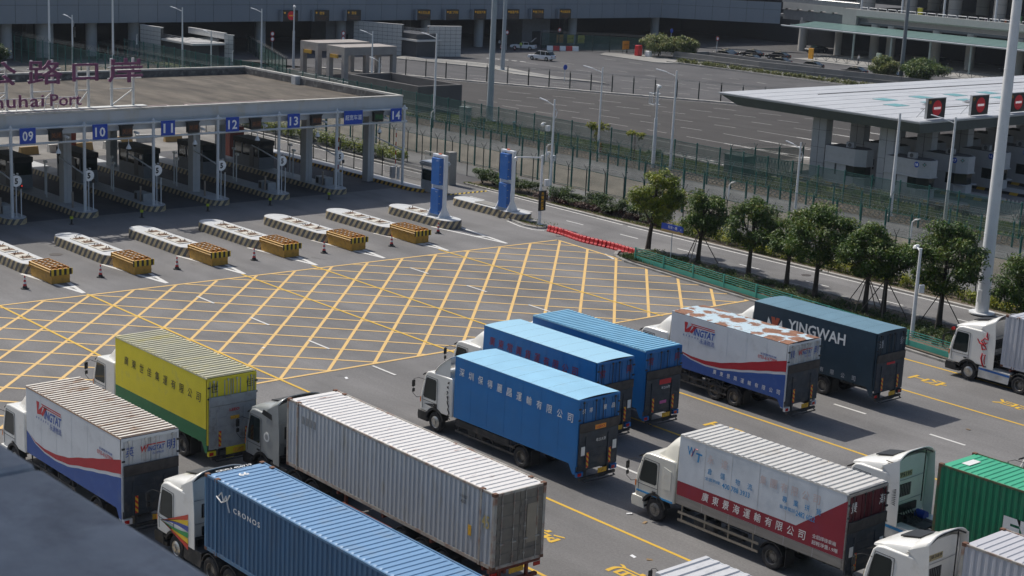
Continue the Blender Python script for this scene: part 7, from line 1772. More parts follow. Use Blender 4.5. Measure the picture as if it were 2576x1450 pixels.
for i, (x, y, h, w, l, mt) in enumerate(hx): shrub('shrub in the fenced grass strip, '+l, x, y, h, w, mt, 200+i, 10, 80, 0.18, 'shrubs in the grass strip', 0.02)
hx = [(-97, 55.6), (-93.5, 55.2), (-88, 55.8), (-84, 55.4), (-79.5, 59.5), (-75.5, 59.3)]
# creeper over the mesh fence
for i, (x, y, w, l) in enumerate(((-66.6, 82.4, 2.2, 'big yellow creeper spilling over the flat topped fence behind a lamp post'), (-61.0, 82.4, 1.8, 'smaller creeper on the flat topped fence'))):
    rg = random.Random(60+i); t = thing('creeper', l, 'creeper', (x, y, 0), 0, 'creepers on the fence')
    cl = [(rg.gauss(0, w*0.4), rg.uniform(-0.2, 0.2), 3.0+rg.gauss(0, 0.16)-abs(rg.gauss(0, 0.1)), 0.35, 0.22, 0.2) for _ in range(16-5*i)]
    if i == 0: cl += [(rg.gauss(0.1, 0.25), -0.1, 2.8-2.2*k/10, 0.2, 0.12, 0.2) for k in range(10)]
    MB().tube([(0, -0.06, 0), (0.1, -0.08, 1.6), (0, -0.06, 3.0)], 0.04, 5).build('stem', m_bark, t); leaves('foliage', cl, 70, 0.2, lf_bright, t, seed=60+i)
# grass
def grass(name, x0, y0, x1, y1, n, h, mat, label, seed, z0=0.01, patch=True):
    rg = random.Random(seed); vs = []; fs = []; tint = []
    for _ in range(n):
        x, y = rg.uniform(x0, x1), rg.uniform(y0, y1)
        if patch and (math.sin(x*0.9+seed)+math.sin(y*2.1+x*0.35)+rg.gauss(0, 0.6)) < -0.9: continue
        hh = h*rg.uniform(0.5, 1.5); a = rg.uniform(0, 6.283); w = 0.035; k = len(vs); dx, dy = math.cos(a)*w, math.sin(a)*w; lx, ly = rg.gauss(0, 0.35)*hh, rg.gauss(0, 0.35)*hh
        vs += [(x-dx, y-dy, z0), (x+dx, y+dy, z0), (x+lx, y+ly, z0+hh)]; fs.append((k, k+1, k+2)); tint.append(rg.gauss(0.05, 0.14))
    me = bpy.data.meshes.new(name); me.from_pydata(vs, [], fs); me.materials.append(mat); at = me.attributes.new('tint', 'FLOAT', 'FACE'); at.data.foreach_set('value', tint)
    o = bpy.data.objects.new(name, me); link(o, None, 'stuff'); tag(o, label, 'grass')
grass('grass', -100, 82.8, 2, 88.0, 75000, 0.24, lf_grass, 'rough green and straw coloured grass strip between the fence and the lot', 71)
grass('grass', -49.5, 49.5, -38.5, 51.3, 2600, 0.1, lf_grass, 'thin grass on the kerbed island of the LED post', 72, 0.1)
grass('grass', -58, 57.3, 10, 57.9, 6000, 0.12, lf_grass, 'grass tufts along the kerb of the exit road', 73, 0.1)
grass('grass', -27.5, 46.9, 6, 48.4, 9000, 0.25, lf_hedge, 'weeds growing up behind the turquoise rail', 74, 0.1)
# the wooden and plastic litter on the asphalt
for i, (x, y) in enumerate(((13.6, 7.2), (14.2, 7.5), (-19.8, 11.5), (11.6, 33.2), (10.2, 10.4), (11.3, 10.2), (-12.5, 12.0))):
    o = MB().box(-0.12, -0.07, 0.02, 0.12, 0.07, 0.03).build('litter', m_signwhite if i % 2 == 0 else M('brown litter', (0.3, 0.2, 0.1), 0.8), loc=(x, y, 0)); o.rotation_euler = (0.1, 0.1, i); tag(o, ['scrap of white litter lying in the lane below the slate lorry shadow', 'scrap of brown litter on the lane'][i % 2] if False else ['white scrap of litter in the lane behind the cobalt lorries', 'brown scrap of litter in the lane near the long container', 'white scrap on the yellow grid near the yellow lorry', 'brown scrap by the shadow of the slate lorry', 'white scrap beside the crimson lorry', 'brown scrap beside the crimson lorry', 'white scrap left of the front cobalt cab'][i], 'litter', 'litter on the asphalt')
# manhole covers and oil patches
for i, (x, y, r, l) in enumerate(((-47.6, 14.1-1.6, 0.45, 'between the second and third islands'), (-45.4, 36.0-1.0, 0.4, 'between the fifth and sixth islands'), (-16.3, 54.9, 0.35, 'in the exit road under the trees'))):
    o = MB().cyl((0, 0, 0.010), (0, 0, 0.022), r, n=24).build('manhole_cover', M('cast iron', (0.07, 0.06, 0.055), 0.7), loc=(x, y, 0)); tag(o, 'round manhole cover '+l, 'manhole cover', 'manhole covers')

# ================================================================ foreground parapet
def parapet():
    t = thing('roof_parapet', 'blurred grey concrete parapet of the viewing roof in the lower left corner', 'parapet', (0, 0, 0))
    pm = M('weathered parapet concrete', (0.36, 0.37, 0.38), 0.9, var=0.22, scale=3.0, dirt=(0.20, 0.205, 0.215), dirt_amt=0.45, dirt_scale=2.2, bump=0.5, bump_scale=9)
    for a, b in ((44.2, 48.43), (48.45, 54.0), (54.02, 62)): MB().box(a, -38.2, 20.6, b, -33.42, 22.0).build('coping_slab', pm, t, bevel=0.04)
    MB().box(44.2, -38.0, 10, 62, -33.7, 20.6).build('parapet_wall', pm, t)
    MB().box(38, -46, 0, 44.15, -33.45, 33).build('shade_block', pm, t)  # unseen block added left of the frame to keep sun off the parapet
parapet()
# ================================================================ right hand canopy and its booths
m_metal = M('standing seam metal roof', (0.50, 0.51, 0.53), 0.5, 0.0, var=0.06, scale=0.3, dirt=(0.36, 0.36, 0.36), dirt_amt=0.25)
m_fasc2 = M('grey green fascia', (0.085, 0.10, 0.095), 0.7, var=0.08)
m_clad = M('grey cladding', (0.40, 0.40, 0.41), 0.65, var=0.06)
m_joint = M('cladding joint', (0.08, 0.08, 0.08), 0.8)
def right_canopy():
    t = thing('inspection_canopy', 'large low canopy with a pale ribbed metal roof on the right, teal rooflights in it', 'canopy', (0, 0, 0))
    x0, x1, y0, y1 = -55.4, -31.3, 88.7, 190.0
    MB().box(x0+1.9, y0+1.3, 6.45, x1-0.5, y1, 7.28).build('soffit', m_fasc2, t)
    m = MB(); P_ = [(x0, y0, 7.3), (x1, y0, 7.3), (x1, y1, 7.3), (x0, y1, 7.3), (x0+2.0, y0+0.4, 6.4), (x1-0.15, y0+0.4, 6.4), (x1-0.15, y1, 6.4), (x0+2.0, y1, 6.4)]
    for nm_, f in (('fascia', (0, 1, 5, 4)), ('fascia', (1, 2, 6, 5)), ('fascia', (3, 0, 4, 7))): MB().poly([P_[i] for i in f]).build(nm_, m_fasc2, t)
    MB().poly([P_[i] for i in (4, 5, 6, 7)]).build('soffit', m_fasc2, t)
    for k, (z, e) in enumerate(((7.3, 0.12), (7.42, 0.22))):
        m = MB(); m.box(x0-e, y0-e, z, x1+e, y0+0.1, z+0.09); m.box(x1-0.1, y0+0.1, z, x1+e, y1, z+0.09); m.box(x0-e, y0+0.1, z, x0+0.1, y1, z+0.09); m.build('gutter', m_metal, t)
    # roof sheets: run along Y, each with a raised seam
    n = 10; w = (x1-x0)/n
    for k in range(n):
        a = x0+k*w; m = MB(); m.box(a, y0, 7.40, a+w-0.06, y1, 7.53); m.box(a+w-0.06, y0, 7.40, a+w, y1, 7.55)
        m.build('roof_sheet', m_metal, t)
    for x in (-50.2, -37.6): MB().box(x, y0+9, 7.53, x+0.14, y1, 7.58).build('ridge_line', m_joint, t)
    teal = M('teal rooflight', (0.12, 0.36, 0.37), 0.3, var=0.08)
    for i in range(4):
        for x, dy in ((-41.5, 0), (-45.2, 3.2)):
            y = 97.0+6.2*i+dy; MB().box(x, y, 7.535, x+1.7, y+2.0, 7.565).build('rooflight', teal, t)
    for i in range(4):
        y = 101+7*i; m = MB(); m.prism([(-39.8, 7.6), (-39.2, 7.85), (-38.6, 7.6)], y, y+1.2, 'Y'); m.build('roof_vent', m_metal, t)
    for i in range(8):
        y = 91.4+6.1*i
        for x in (-44.3, -36.3):
            m = MB(); m.box(x-0.85, y-0.5, 0.1, x+0.85, y+0.5, 6.6); m.build('column', m_clad, t, bevel=0.02)
            m = MB()
            for z in (1.8, 3.3, 5.0): m.box(x-0.86, y-0.51, z, x+0.86, y+0.51, z+0.025)
            m.box(x-0.02, y-0.515, 0.1, x+0.02, y-0.5, 6.6); m.build('column_joint', m_joint, t)
right_canopy()
def booths():
    for i in range(6):
        y = 90.0+6.1*i
        for half in (0, 1):
            xa, xb = ((-42.6, -38.2) if half == 0 else (-35.6, -31.0))
            num = 18-i
            if half == 0 and i: xa, xb = -42.6, -38.4
            lab = 'grey clad booth with number disc %s under the right hand canopy' % ['eighteen', 'seventeen', 'sixteen', 'fifteen', 'fourteen', ''][i] if half and num > 13 else ('blank grey clad booth nearest the first column' if i == 0 else 'grey clad booth behind the one numbered %s' % ['', 'seventeen', 'sixteen', 'fifteen', 'fourteen', 'thirteen'][i] if not half else 'last grey clad booth of the right hand row')
            b = thing('inspection_booth', lab, 'booth', (xa, y, 0.0), 0, 'inspection booths'); L = xb-xa; w = 2.3
            plan = [(0, 0), (L-0.9, 0), (L, 0.65), (L, w-0.65), (L-0.9, w), (0, w)]
            def ring(z0, z1, e, mat, nm, hol=False):
                m = MB(); cx, cy = L/2, w/2; pl = [(p[0]+(e if p[0] > cx else -e*0.2), p[1]+(e if p[1] > cy else -e)) for p in plan]; m.prism(pl, z0, z1, 'Z'); return m.build(nm, mat, b)
            ring(0.0, 1.15, 0, m_clad, 'booth_base'); ring(1.15, 2.2, -0.08, m_glass, 'booth_window'); ring(2.2, 2.28, 0.12, m_clad, 'eave')
            ring(2.28, 3.02, 0.04, m_clad, 'parapet_band'); ring(3.03, 3.8, 0.04, m_clad, 'parapet_band')
            m = MB(); m.prism([(0.1, 0.1), (L-0.9, 0.1), (L-0.1, 0.7), (L-0.1, w-0.7), (L-0.9, w-0.1), (0.1, w-0.1)], 3.80, 3.82, 'Z'); m.build('booth_roof', m_joint, b)
            for x in (0.0, L*0.30): MB().box(x, -0.012, 1.15, x+L*0.28, 0.0, 2.2).build('wall_panel', m_clad, b)
            MB().box(L*0.3, -0.02, 1.15, L*0.33, 0.01, 2.2).build('window_frame', m_joint, b); MB().box(L-0.95, 0.0, 1.08, L+0.1, w, 1.15).build('window_sill', m_clad, b)
            m = MB(); m.box(L*0.45, 0.5, 3.82, L*0.45+0.9, 0.9, 4.35); m.build('air_conditioner', M('air unit', (0.3, 0.3, 0.3), 0.6), b, bevel=0.03)
            m = MB(); m.cyl((L*0.45+0.45, 0.49, 4.08), (L*0.45+0.45, 0.47, 4.08), 0.2, n=14); m.build('fan', m_joint, b)
            if half and num > 12:
                d = Vector((0.9, 0.65)).normalized(); o = Vector((L-0.9, -0.04)); 
                m = MB(); m.cyl((L-1.05, -0.045, 3.4), (L-1.05, -0.065, 3.4), 0.27, n=20); m.build('number_disc', m_blueSign, b)
                lettering('lettering', str(num), (L-1.22, -0.07, 3.27), (1, 0, 0), (0, 0, 1), 0.34, 0.26, m_signwhite, b, bold=0.02)
                # star shaped emblem on the splayed corner
                c = Vector((L-0.40, 0.26, 3.45)); r = Vector((d.x, d.y, 0)); nn = Vector((d.y, -d.x, 0)); pts = []
                for k in range(8):
                    a = math.pi*k/4; q = 0.22 if k % 2 == 0 else 0.13; pts.append(c+nn*0.06+r*(q*math.sin(a))+Vector((0, 0, q*math.cos(a))))
                m = MB(); m.poly(pts); m.build('emblem', M('bronze emblem', (0.16, 0.15, 0.12), 0.5), b)
                m = MB(); m.poly([c+nn*0.068+r*(0.08*math.sin(math.pi*k/5))+Vector((0, 0, 0.08*math.cos(math.pi*k/5))) for k in range(10)]); m.build('emblem', M('teal emblem', (0.2, 0.42, 0.42), 0.5), b)
        isl = thing('booth_island', f'raised island under the booths in row {i+1} of the right hand canopy' if False else ['nearest raised island under the right hand booths', 'second raised island under the right hand booths', 'third raised island under the right hand booths', 'fourth raised island under the right hand booths', 'fifth raised island under the right hand booths', 'sixth raised island under the right hand booths'][i], 'island', (-46, y-0.1, 0), 0, 'islands of the right hand canopy')
        m = MB(); m.prism(capsule(0, 19.0, 0, 2.5, far_flat=True), 0, 0.28, 'Z'); m.build('island_edge', stripe_mat('bold stripes', (0.55, 0.32, 0.02), (0.02, 0.02, 0.02), 0.55, -0.5, 'X', dirt=0.1) if i == 0 else MATS['bold stripes'], isl)
        m = MB(); m.prism(capsule(0.05, 18.95, 0.05, 2.45, far_flat=True), 0.281, 0.31, 'Z'); m.build('island_top', m_conc, isl)
booths()
for i, y in enumerate((90.3, 97.4, 103.9, 111.0)):
    t = thing('no_entry_board', ['dark board with red no entry disc at the corner of the right hand canopy roof', 'dark board with red no entry disc, second from the canopy corner', 'dark board with red no entry disc at the right edge of the view', 'dark board with red no entry disc beyond the right edge'][i], 'led sign', (-31.75, y, 7.62), 0, 'red no entry boards on the roof edge')
    MB().box(-0.25, 0, 0, 0.0, 2.85, 1.9).build('board_housing', m_alu, t); MB().box(0.0, 0.06, 0.06, 0.02, 2.79, 1.84).build('board_face', M('board face', (0.025, 0.022, 0.018), 0.6), t)
    MB().cyl((0.02, 1.5, 0.95), (0.035, 1.5, 0.95), 0.72, n=32).build('red_disc', m_ledR, t); MB().box(0.035, 0.98, 0.85, 0.06, 2.02, 1.06).build('white_bar', M('pale bar', (0.7, 0.6, 0.6), 0.6, emit=(0.9, 0.75, 0.75, 0.3)), t)
    lettering('lettering', str(18-i), (0.03, 0.2, 1.38), (0, 1, 0), (0, 0, 1), 0.28, 0.3, m_ledY, t)
    MB().tube([(-0.25, 0.3, 1.2), (-1.3, 0.3, 0.0)], 0.03).build('brace', m_steel, t)
t = thing('control_hut', 'dark green low hut behind the folding gate by the right hand canopy', 'hut', (-51.6, 85.6, 0)); MB().box(0, 0, 0, 2.6, 1.6, 1.9).build('hut_wall', m_fasc2, t); MB().box(-0.1, -0.1, 1.9, 2.7, 1.7, 1.98).build('hut_roof', m_fasc2, t)
sheet('right_plaza', [(-55, 88.6), (40, 88.4), (40, 175), (-20, 160), (-55, 147)], 0.009, ground_mat('lane concrete', (0.15, 0.145, 0.14), fine=0.1, patch=0.15))

# ================================================================ far buildings
m_dkclad = M('blue grey facade panels', (0.22, 0.25, 0.29), 0.55, var=0.05, scale=0.3)
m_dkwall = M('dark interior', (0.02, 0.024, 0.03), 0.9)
m_colgrey = M('pale column', (0.34, 0.36, 0.38), 0.6, var=0.06)
m_stone = M('pale stone', (0.42, 0.40, 0.37), 0.8, var=0.08, scale=0.6)
m_tile = M('white wall tile', (0.56, 0.55, 0.53), 0.5, var=0.05, scale=0.8)
def underpass():
    t = thing('terminal_building', 'long dark grey terminal building with an open shaded undercroft and panelled fascia', 'building', (0, 0, 0))
    # fascia panels, one by one
    def facade(p0, p1, z0, zs, n, mat=m_dkclad):
        a, b = Vector((*p0, 0)), Vector((*p1, 0)); d = (b-a)/n; ang = math.atan2(d.y, d.x); L_ = d.length
        for (za, zb) in zs:
            me = MB().box(0.03, 0, za+0.025, L_-0.03, 0.25, zb-0.025).mesh('facade_panel', mat)
            for i in range(n): shared('facade_panel', me, t, tuple(a+d*i), (0, 0, ang))
        MB().box(0, 0.08, zs[0][0]+0.01, (b-a).length, 0.3, zs[-1][1]-0.01).build('facade_back', m_joint, t, loc=tuple(a)).rotation_euler = (0, 0, ang)
    facade((-172, 30), (-172, 201.5), 5.2, ((5.2, 7.9), (7.9, 9.4)), 52)
    facade((-172, 201.5), (-154.8, 217.5), 5.2, ((5.2, 7.9), (7.9, 9.4)), 7)
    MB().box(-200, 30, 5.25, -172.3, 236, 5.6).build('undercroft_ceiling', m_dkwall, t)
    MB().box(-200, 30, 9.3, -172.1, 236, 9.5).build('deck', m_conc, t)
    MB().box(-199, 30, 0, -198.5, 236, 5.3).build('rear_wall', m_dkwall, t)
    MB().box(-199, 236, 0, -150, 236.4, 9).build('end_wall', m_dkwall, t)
    m = MB(); m.box(-172.2, 30, 9.75, -172.1, 201, 9.82); m.build('deck_rail', m_steel, t)
    for y in (66.1, 72.1, 79.7, 86.8, 109.9, 126, 144.3, 156.7, 180.2, 203.0):
        MB().cyl((-175, y, 0), (-175, y, 5.25), 0.85 if y not in (72.1,) else 1.3, n=18).build('column', m_colgrey, t, smooth=True)
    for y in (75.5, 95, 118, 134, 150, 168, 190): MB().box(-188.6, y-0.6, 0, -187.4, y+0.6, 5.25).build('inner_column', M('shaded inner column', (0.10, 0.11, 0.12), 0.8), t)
    for y0, y1 in ((123.3, 129.6), (167.9, 174.9)):
        MB().box(-180, y0, 0, -175.6, y1, 5.25).build('stair_wall', M('stair wall', (0.15, 0.155, 0.165), 0.7), t); MB().box(-175.6, y0+2.6, 0, -175.5, y0+4.6, 2.6).build('stair_door', m_dkwall, t)
    # the floor of the undercroft is in shade
    sheet('undercroft_floor', rect(-199, 30, -172.5, 236), 0.013, m_asph_mid)
underpass()
def fascia_signs():
    rows = [(111.7, 'no entry disc', None), (117.9, '货车', '@'), (124.4, '货车', '@'), (139.4, '外交礼遇', '@'), (145.8, '澳门汽车', '@'), (152.2, '香港汽车', '@'), (160.1, '香港汽车', '@'), (166.2, '澳门汽车', '@'), (173.1, '出境随车', '@')]
    where = ['leftmost on the far fascia with a red disc', 'second on the far fascia, two characters', 'third on the far fascia, two characters', 'fourth on the far fascia', 'fifth on the far fascia', 'sixth on the far fascia', 'seventh on the far fascia, partly behind the mast', 'eighth on the far fascia', 'last on the far fascia before the bare panels']
    for i, (y, tx, c) in enumerate(rows):
        t = thing('fascia_sign', 'brown lane display with amber writing, '+where[i], 'led sign', (-171.9, y, 5.25), 0, 'lane displays on the far fascia')
        MB().box(0, -0.25, 0, 0.75, 0.0, 1.85).build('sign_side', m_dkclad, t); MB().box(0, 0.0, 0, 0.8, 2.9, 1.8).build('sign_housing', M('brown display', (0.055, 0.045, 0.035), 0.7), t)
        if c:
            lettering('lettering', tx, (0.81, 0.95 if len(tx) == 2 else 0.6, 1.05), (0, 1, 0), (0, 0, 1), 1.0 if len(tx) == 2 else 2.1, 0.52, m_ledY, t, bold=0.02)
            MB().cyl((0.81, 0.35, 1.4), (0.82, 0.35, 1.4), 0.16, n=12).build('lane_dot', m_ledY, t)
            lettering('lettering', 'MACAO CUSTOMS', (0.81, 0.35, 0.62), (0, 1, 0), (0, 0, 1), 2.2, 0.14, m_ledOn, t); lettering('lettering', 'VEHICLES', (0.81, 0.6, 0.32), (0, 1, 0), (0, 0, 1), 1.6, 0.14, m_ledOn, t)
        else:
            MB().cyl((0.81, 1.6, 0.95), (0.83, 1.6, 0.95), 0.72, n=24).build('red_disc', m_ledR, t); MB().box(0.83, 1.15, 0.87, 0.84, 2.05, 1.03).build('white_bar', m_ledY, t); MB().cyl((0.81, 0.35, 1.4), (0.82, 0.35, 1.4), 0.16, n=12).build('lane_dot', m_ledY, t)
fascia_signs()
def departures():
    t = thing('departure_building', 'pale concrete two level building with a white railed deck and round columns, upper right', 'building', (0, 0, 0))
    Y = 222.0
    # lower columns and dark arcade
    for i, x in enumerate((-152.8, -144.0, -135.4, -131.6, -121.5, -114.1, -104, -94, -84, -74)):
        MB().cyl((x, Y+0.5, 0), (x, Y+0.5, 6.6), 0.85 if i not in (1,) else 0.7, n=18).build('column', m_stone, t, smooth=True)
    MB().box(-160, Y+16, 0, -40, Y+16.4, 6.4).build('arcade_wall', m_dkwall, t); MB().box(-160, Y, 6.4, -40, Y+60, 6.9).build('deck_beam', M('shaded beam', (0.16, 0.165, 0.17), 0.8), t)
    MB().box(-158, Y+0.5, 6.9, -40, Y+80, 7.95).build('deck', M('deck paving', (0.22, 0.215, 0.21), 0.8, var=0.1), t)
    # left bay: blockwork with toothed lower edge
    m = MB(); pts = [(-157.6, 9.3), (-142.5, 9.3)]
    x = -142.5; k = 0
    while x > -157.6:
        z = 7.9+(0.28 if k % 2 else 0.0); pts += [(x, z), (x-1.3, z)]; x -= 1.45; k += 1
    pts.append((-157.6, 7.9)); m.prism(pts, Y-0.6, Y+0.2); m.build('toothed_parapet', m_stone, t)
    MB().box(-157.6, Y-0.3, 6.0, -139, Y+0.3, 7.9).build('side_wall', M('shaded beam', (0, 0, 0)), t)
    MB().box(-142.5, Y-0.8, 6.2, -139.2, Y+0.5, 9.2).build('pier', m_stone, t)
    m = MB(); m.tube([(-158, Y-0.4, 10.3), (-139, Y-0.4, 10.25)], 0.12, 6); m.box(-158, Y-0.42, 9.3, -139, Y-0.38, 10.2); m.build('glass_rail', M('rail glass', (0.30, 0.30, 0.30), 0.2), t)
    # right run: smooth parapet with white rail
    MB().prism([(0, 0), (0.9, -0.35), (0.9, 1.2), (0, 1.2)], -139.2, -40, 'X').build('parapet', M('cream parapet', (0.46, 0.45, 0.42), 0.7, var=0.05), t, loc=(0, Y-0.9, 8.0))
    me = MB().tube([(0, 0, 0), (0.1, -0.02, 0.45), (1.9, 0.0, 0.45), (1.9, 0, 0.0)], 0.05, 5).mesh('deck_rail', m_signwhite)
    for k in range(38): shared('deck_rail', me, t, (-139+2.2*k, Y-0.3, 9.2))
    # upper storey: fat columns, dark glass behind
    for x, y, r in ((-165, 246, 1.2), (-157, 247, 1.6), (-150.5, 240, 1.3), (-141, 241, 1.3), (-132, 243, 1.3), (-120, 240, 1.2), (-108, 240, 1.3), (-98, 240, 1.3), (-150, 262, 1.3), (-138, 262, 1.3), (-126, 262, 1.3), (-114, 262, 1.3), (-102, 262, 1.3)):
        MB().cyl((x, y, 7.95), (x, y, 20), r, n=20).build('upper_column', m_stone, t, smooth=True)
        m = MB(); [m.cyl((x, y, z), (x, y, z+0.05), r+0.01, n=20) for z in (9.6, 11.4, 13.2)]; m.build('column_joint', m_joint, t)
    MB().box(-190, Y+48, 7.95, -40, Y+48.4, 20).build('glazed_wall', M('dark blue glazing', (0.03, 0.045, 0.065), 0.2), t)
    MB().box(-190, 236, 19.5, -40, Y+60, 20).build('upper_roof', m_dkclad, t)
    for x, y in ((-147, 233), (-138, 234), (-128, 233.5), (-117, 234), (-160, 240), (-168, 242), (-104, 236)):
        MB().cyl((x, y, 7.95), (x, y, 18), 0.22, n=10).build('steel_post', m_greypipe, t)
    for (x, y, c) in ((-133, 232, (0.45, 0.42, 0.03)), (-112, 233, (0.05, 0.25, 0.08))):
        MB().box(x, y, 7.95, x+0.9, y+0.5, 9.9).build('information_board', M('board %g' % x, c, 0.5), t)
departures()
def bus_shelter():
    t = thing('glass_shelter', 'long green glass walkway roof on pale posts in front of the arcade', 'shelter', (0, 0, 0)); gl = M('green glass roof', (0.17, 0.27, 0.255), 0.25, var=0.06); g2 = M('shelter steel', (0.26, 0.30, 0.31), 0.5)
    for k in range(24):
        x = -149+3.1*k; m = MB(); m.add([(x+0.04, 214.0, 5.5), (x+3.06, 214.0, 5.5), (x+3.06, 221.2, 6.15), (x+0.04, 221.2, 6.15), (x+0.04, 214.0, 5.44), (x+3.06, 214.0, 5.44), (x+3.06, 221.2, 6.09), (x+0.04, 221.2, 6.09)], [(0, 1, 2, 3), (4, 7, 6, 5), (0, 4, 5, 1), (1, 5, 6, 2), (2, 6, 7, 3), (3, 7, 4, 0)]); m.build('roof_pane', gl, t)
    MB().box(-151, 213.6, 5.1, -74, 213.9, 5.42).build('front_beam', g2, t); MB().cyl((-151, 213.3, 5.35), (-74, 213.3, 5.35), 0.09, n=8).build('gutter_pipe', m_greypipe, t); MB().box(-151, 216.0, 5.2, -74, 216.2, 5.5).build('mid_beam', g2, t)
    for x in (-134.3, -125.8, -117.3, -108.8, -100.3, -91.8): MB().cyl((x, 214.6, 0), (x, 214.6, 5.3), 0.2, n=10).build('shelter_post', M('shelter post', (0.33, 0.40, 0.38), 0.5), t, smooth=True)
bus_shelter()
# pedestrian railings, advertising lightboxes, yellow machine
def railings():
    t = thing('pedestrian_railing', 'dark pedestrian railing along the kerb in front of the arcade', 'railing', (0, 0, 0)); g = m_joint
    m = MB(); m.box(0, -0.03, 0, 2.3, 0.03, 0.05); m.box(0, -0.03, 1.0, 2.3, 0.03, 1.06); m.bar((0, 0, 0.05), (1.15, 0, 1.0), 0.05, 0.05); m.bar((1.15, 0, 1.0), (2.3, 0, 0.05), 0.05, 0.05); m.box(-0.04, -0.04, 0, 0.04, 0.04, 1.15); me = m.mesh('railing_panel', M('railing steel', (0.16, 0.17, 0.17), 0.6))
    for k in range(26): shared('railing_panel', me, t, (-136.5+2.4*k, 206.5, 0.14))
railings()
m = MB(); m.prism([(-140, 204), (-60, 206), (-60, 240), (-140, 240)], 0, 0.14, 'Z'); m.build('pavement', m_conc, kind='structure')
for x, y, c, l, cat, nm in ((-127.5, 213.5, (0.35, 0.42, 0.35), 'green tinted poster box between the arcade columns', 'poster box', 'poster_box'), (-138.4, 207.4, (0.75, 0.35, 0.02), 'yellow orange ticket machine at the corner of the arcade pavement', 'ticket machine', 'ticket_machine')):
    t = thing(nm, l, cat, (x, y, 0.1)); MB().box(-0.5, -0.2, 0, 0.5, 0.2, 2.0).build('case', M('case %g' % x, c, 0.5), t, bevel=0.05)
# retaining wall of the taxi rank
def retaining():
    t = thing('retaining_wall', 'grey retaining wall with a pale ledge between the far road and the taxi rank', 'wall', (0, 0, 0)); cw = M('grey concrete wall', (0.20, 0.195, 0.185), 0.85, var=0.15, scale=0.5)
    P = [(-146.0, 178.3), (-127, 179.2), (-106, 183.0), (-60, 188)]
    for a, b in zip(P[:-1], P[1:]):
        a, b = Vector((*a, 0)), Vector((*b, 0)); n = max(1, round((b-a).length/5)); d = (b-a)/n; ang = math.atan2(d.y, d.x)
        for i in range(n):
            o = MB().box(0.02, 0, 0, d.length-0.02, 0.5, 1.4).build('wall_panel', cw, t, loc=tuple(a+d*i)); o.rotation_euler = (0, 0, ang)
            o = MB().box(0, -0.12, 0.5, d.length, 0.0, 0.58).build('wall_ledge', m_stone, t, loc=tuple(a+d*i)); o.rotation_euler = (0, 0, ang)
    MB().box(-146.3, 178.3, 0, -145.8, 187.5, 1.2).build('wall_panel', cw, t); MB().box(-146.3, 187.0, 0, -120, 187.5, 1.15).build('wall_panel', cw, t)
retaining()
# guard rooms with white tiles
def tiled(label, faces, extra):
    t = thing('guard_room', label, 'guard room', (0, 0, 0), 0, 'white tiled guard rooms')
    for (a, b, z0, z1, th) in faces:
        a, b = Vector((*a, 0)), Vector((*b, 0)); L_ = (b-a).length; ang = math.atan2((b-a).y, (b-a).x); n = max(1, round(L_/0.95)); r = max(1, round((z1-z0)/0.62)); dl = L_/n; dz = (z1-z0)/r
        MB().box(0.02, 0.02, z0+0.02, L_-0.02, th, z1-0.02).build('wall_core', m_joint, t, loc=tuple(a)).rotation_euler = (0, 0, ang)
        me = MB().box(0.025, 0, 0.025, dl-0.025, 0.05, dz-0.025).mesh('wall_tile', m_tile)
        for i in range(n):
            for j in range(r): o = shared('wall_tile', me, t, tuple(a+(b-a)*(i/n)+Vector((0, 0, z0+dz*j))), (0, 0, ang))
        MB().box(-0.03, -0.03, z1, L_+0.03, th+0.03, z1+0.12).build('coping', m_tile, t, loc=tuple(a)).rotation_euler = (0, 0, ang)
    dk = M('dark room cladding', (0.055, 0.058, 0.065), 0.6)
    for (x0, y0, x1, y1, z0, z1, mt) in extra: MB().box(x0, y0, z0, x1, y1, z1).build('room_block', dk if mt == 0 else m_tile, t)
    m = MB(); e = extra[0]
    for k in range(4): m.box(e[0], e[1], e[5]+0.3+0.2*k, e[2], e[1]+0.06, e[5]+0.36+0.2*k); m.box(e[2]-0.06, e[1], e[5]+0.3+0.2*k, e[2], e[3], e[5]+0.36+0.2*k)
    m.build('roof_rail', m_steel, t)
tiled('low guard room with a white tiled wall and portal behind the roof, left', [((-170.1, 85.3), (-164.7, 85.8), 0, 5.0, 0.5), ((-156.1, 91.6), (-154.9, 92.4), 0, 4.6, 0.4), ((-167.0, 91.8), (-156.1, 91.6), 4.0, 4.8, 0.4)], [(-166.5, 86.3, -157.0, 91.2, 0, 3.2, 0), (-165, 85.9, -155.5, 91.5, 3.2, 3.5, 1)])
tiled('guard room of white tiles round a dark corner, in front of the far underpass', [((-172.0, 126.5), (-163.6, 130.4), 0, 5.1, 0.6), ((-161.2, 134.2), (-159.6, 140.0), 0, 5.0, 0.6)], [(-168.5, 130.6, -159.8, 135.0, 0, 3.9, 0), (-169.0, 130.2, -159.2, 135.6, 2.7, 3.0, 1)])
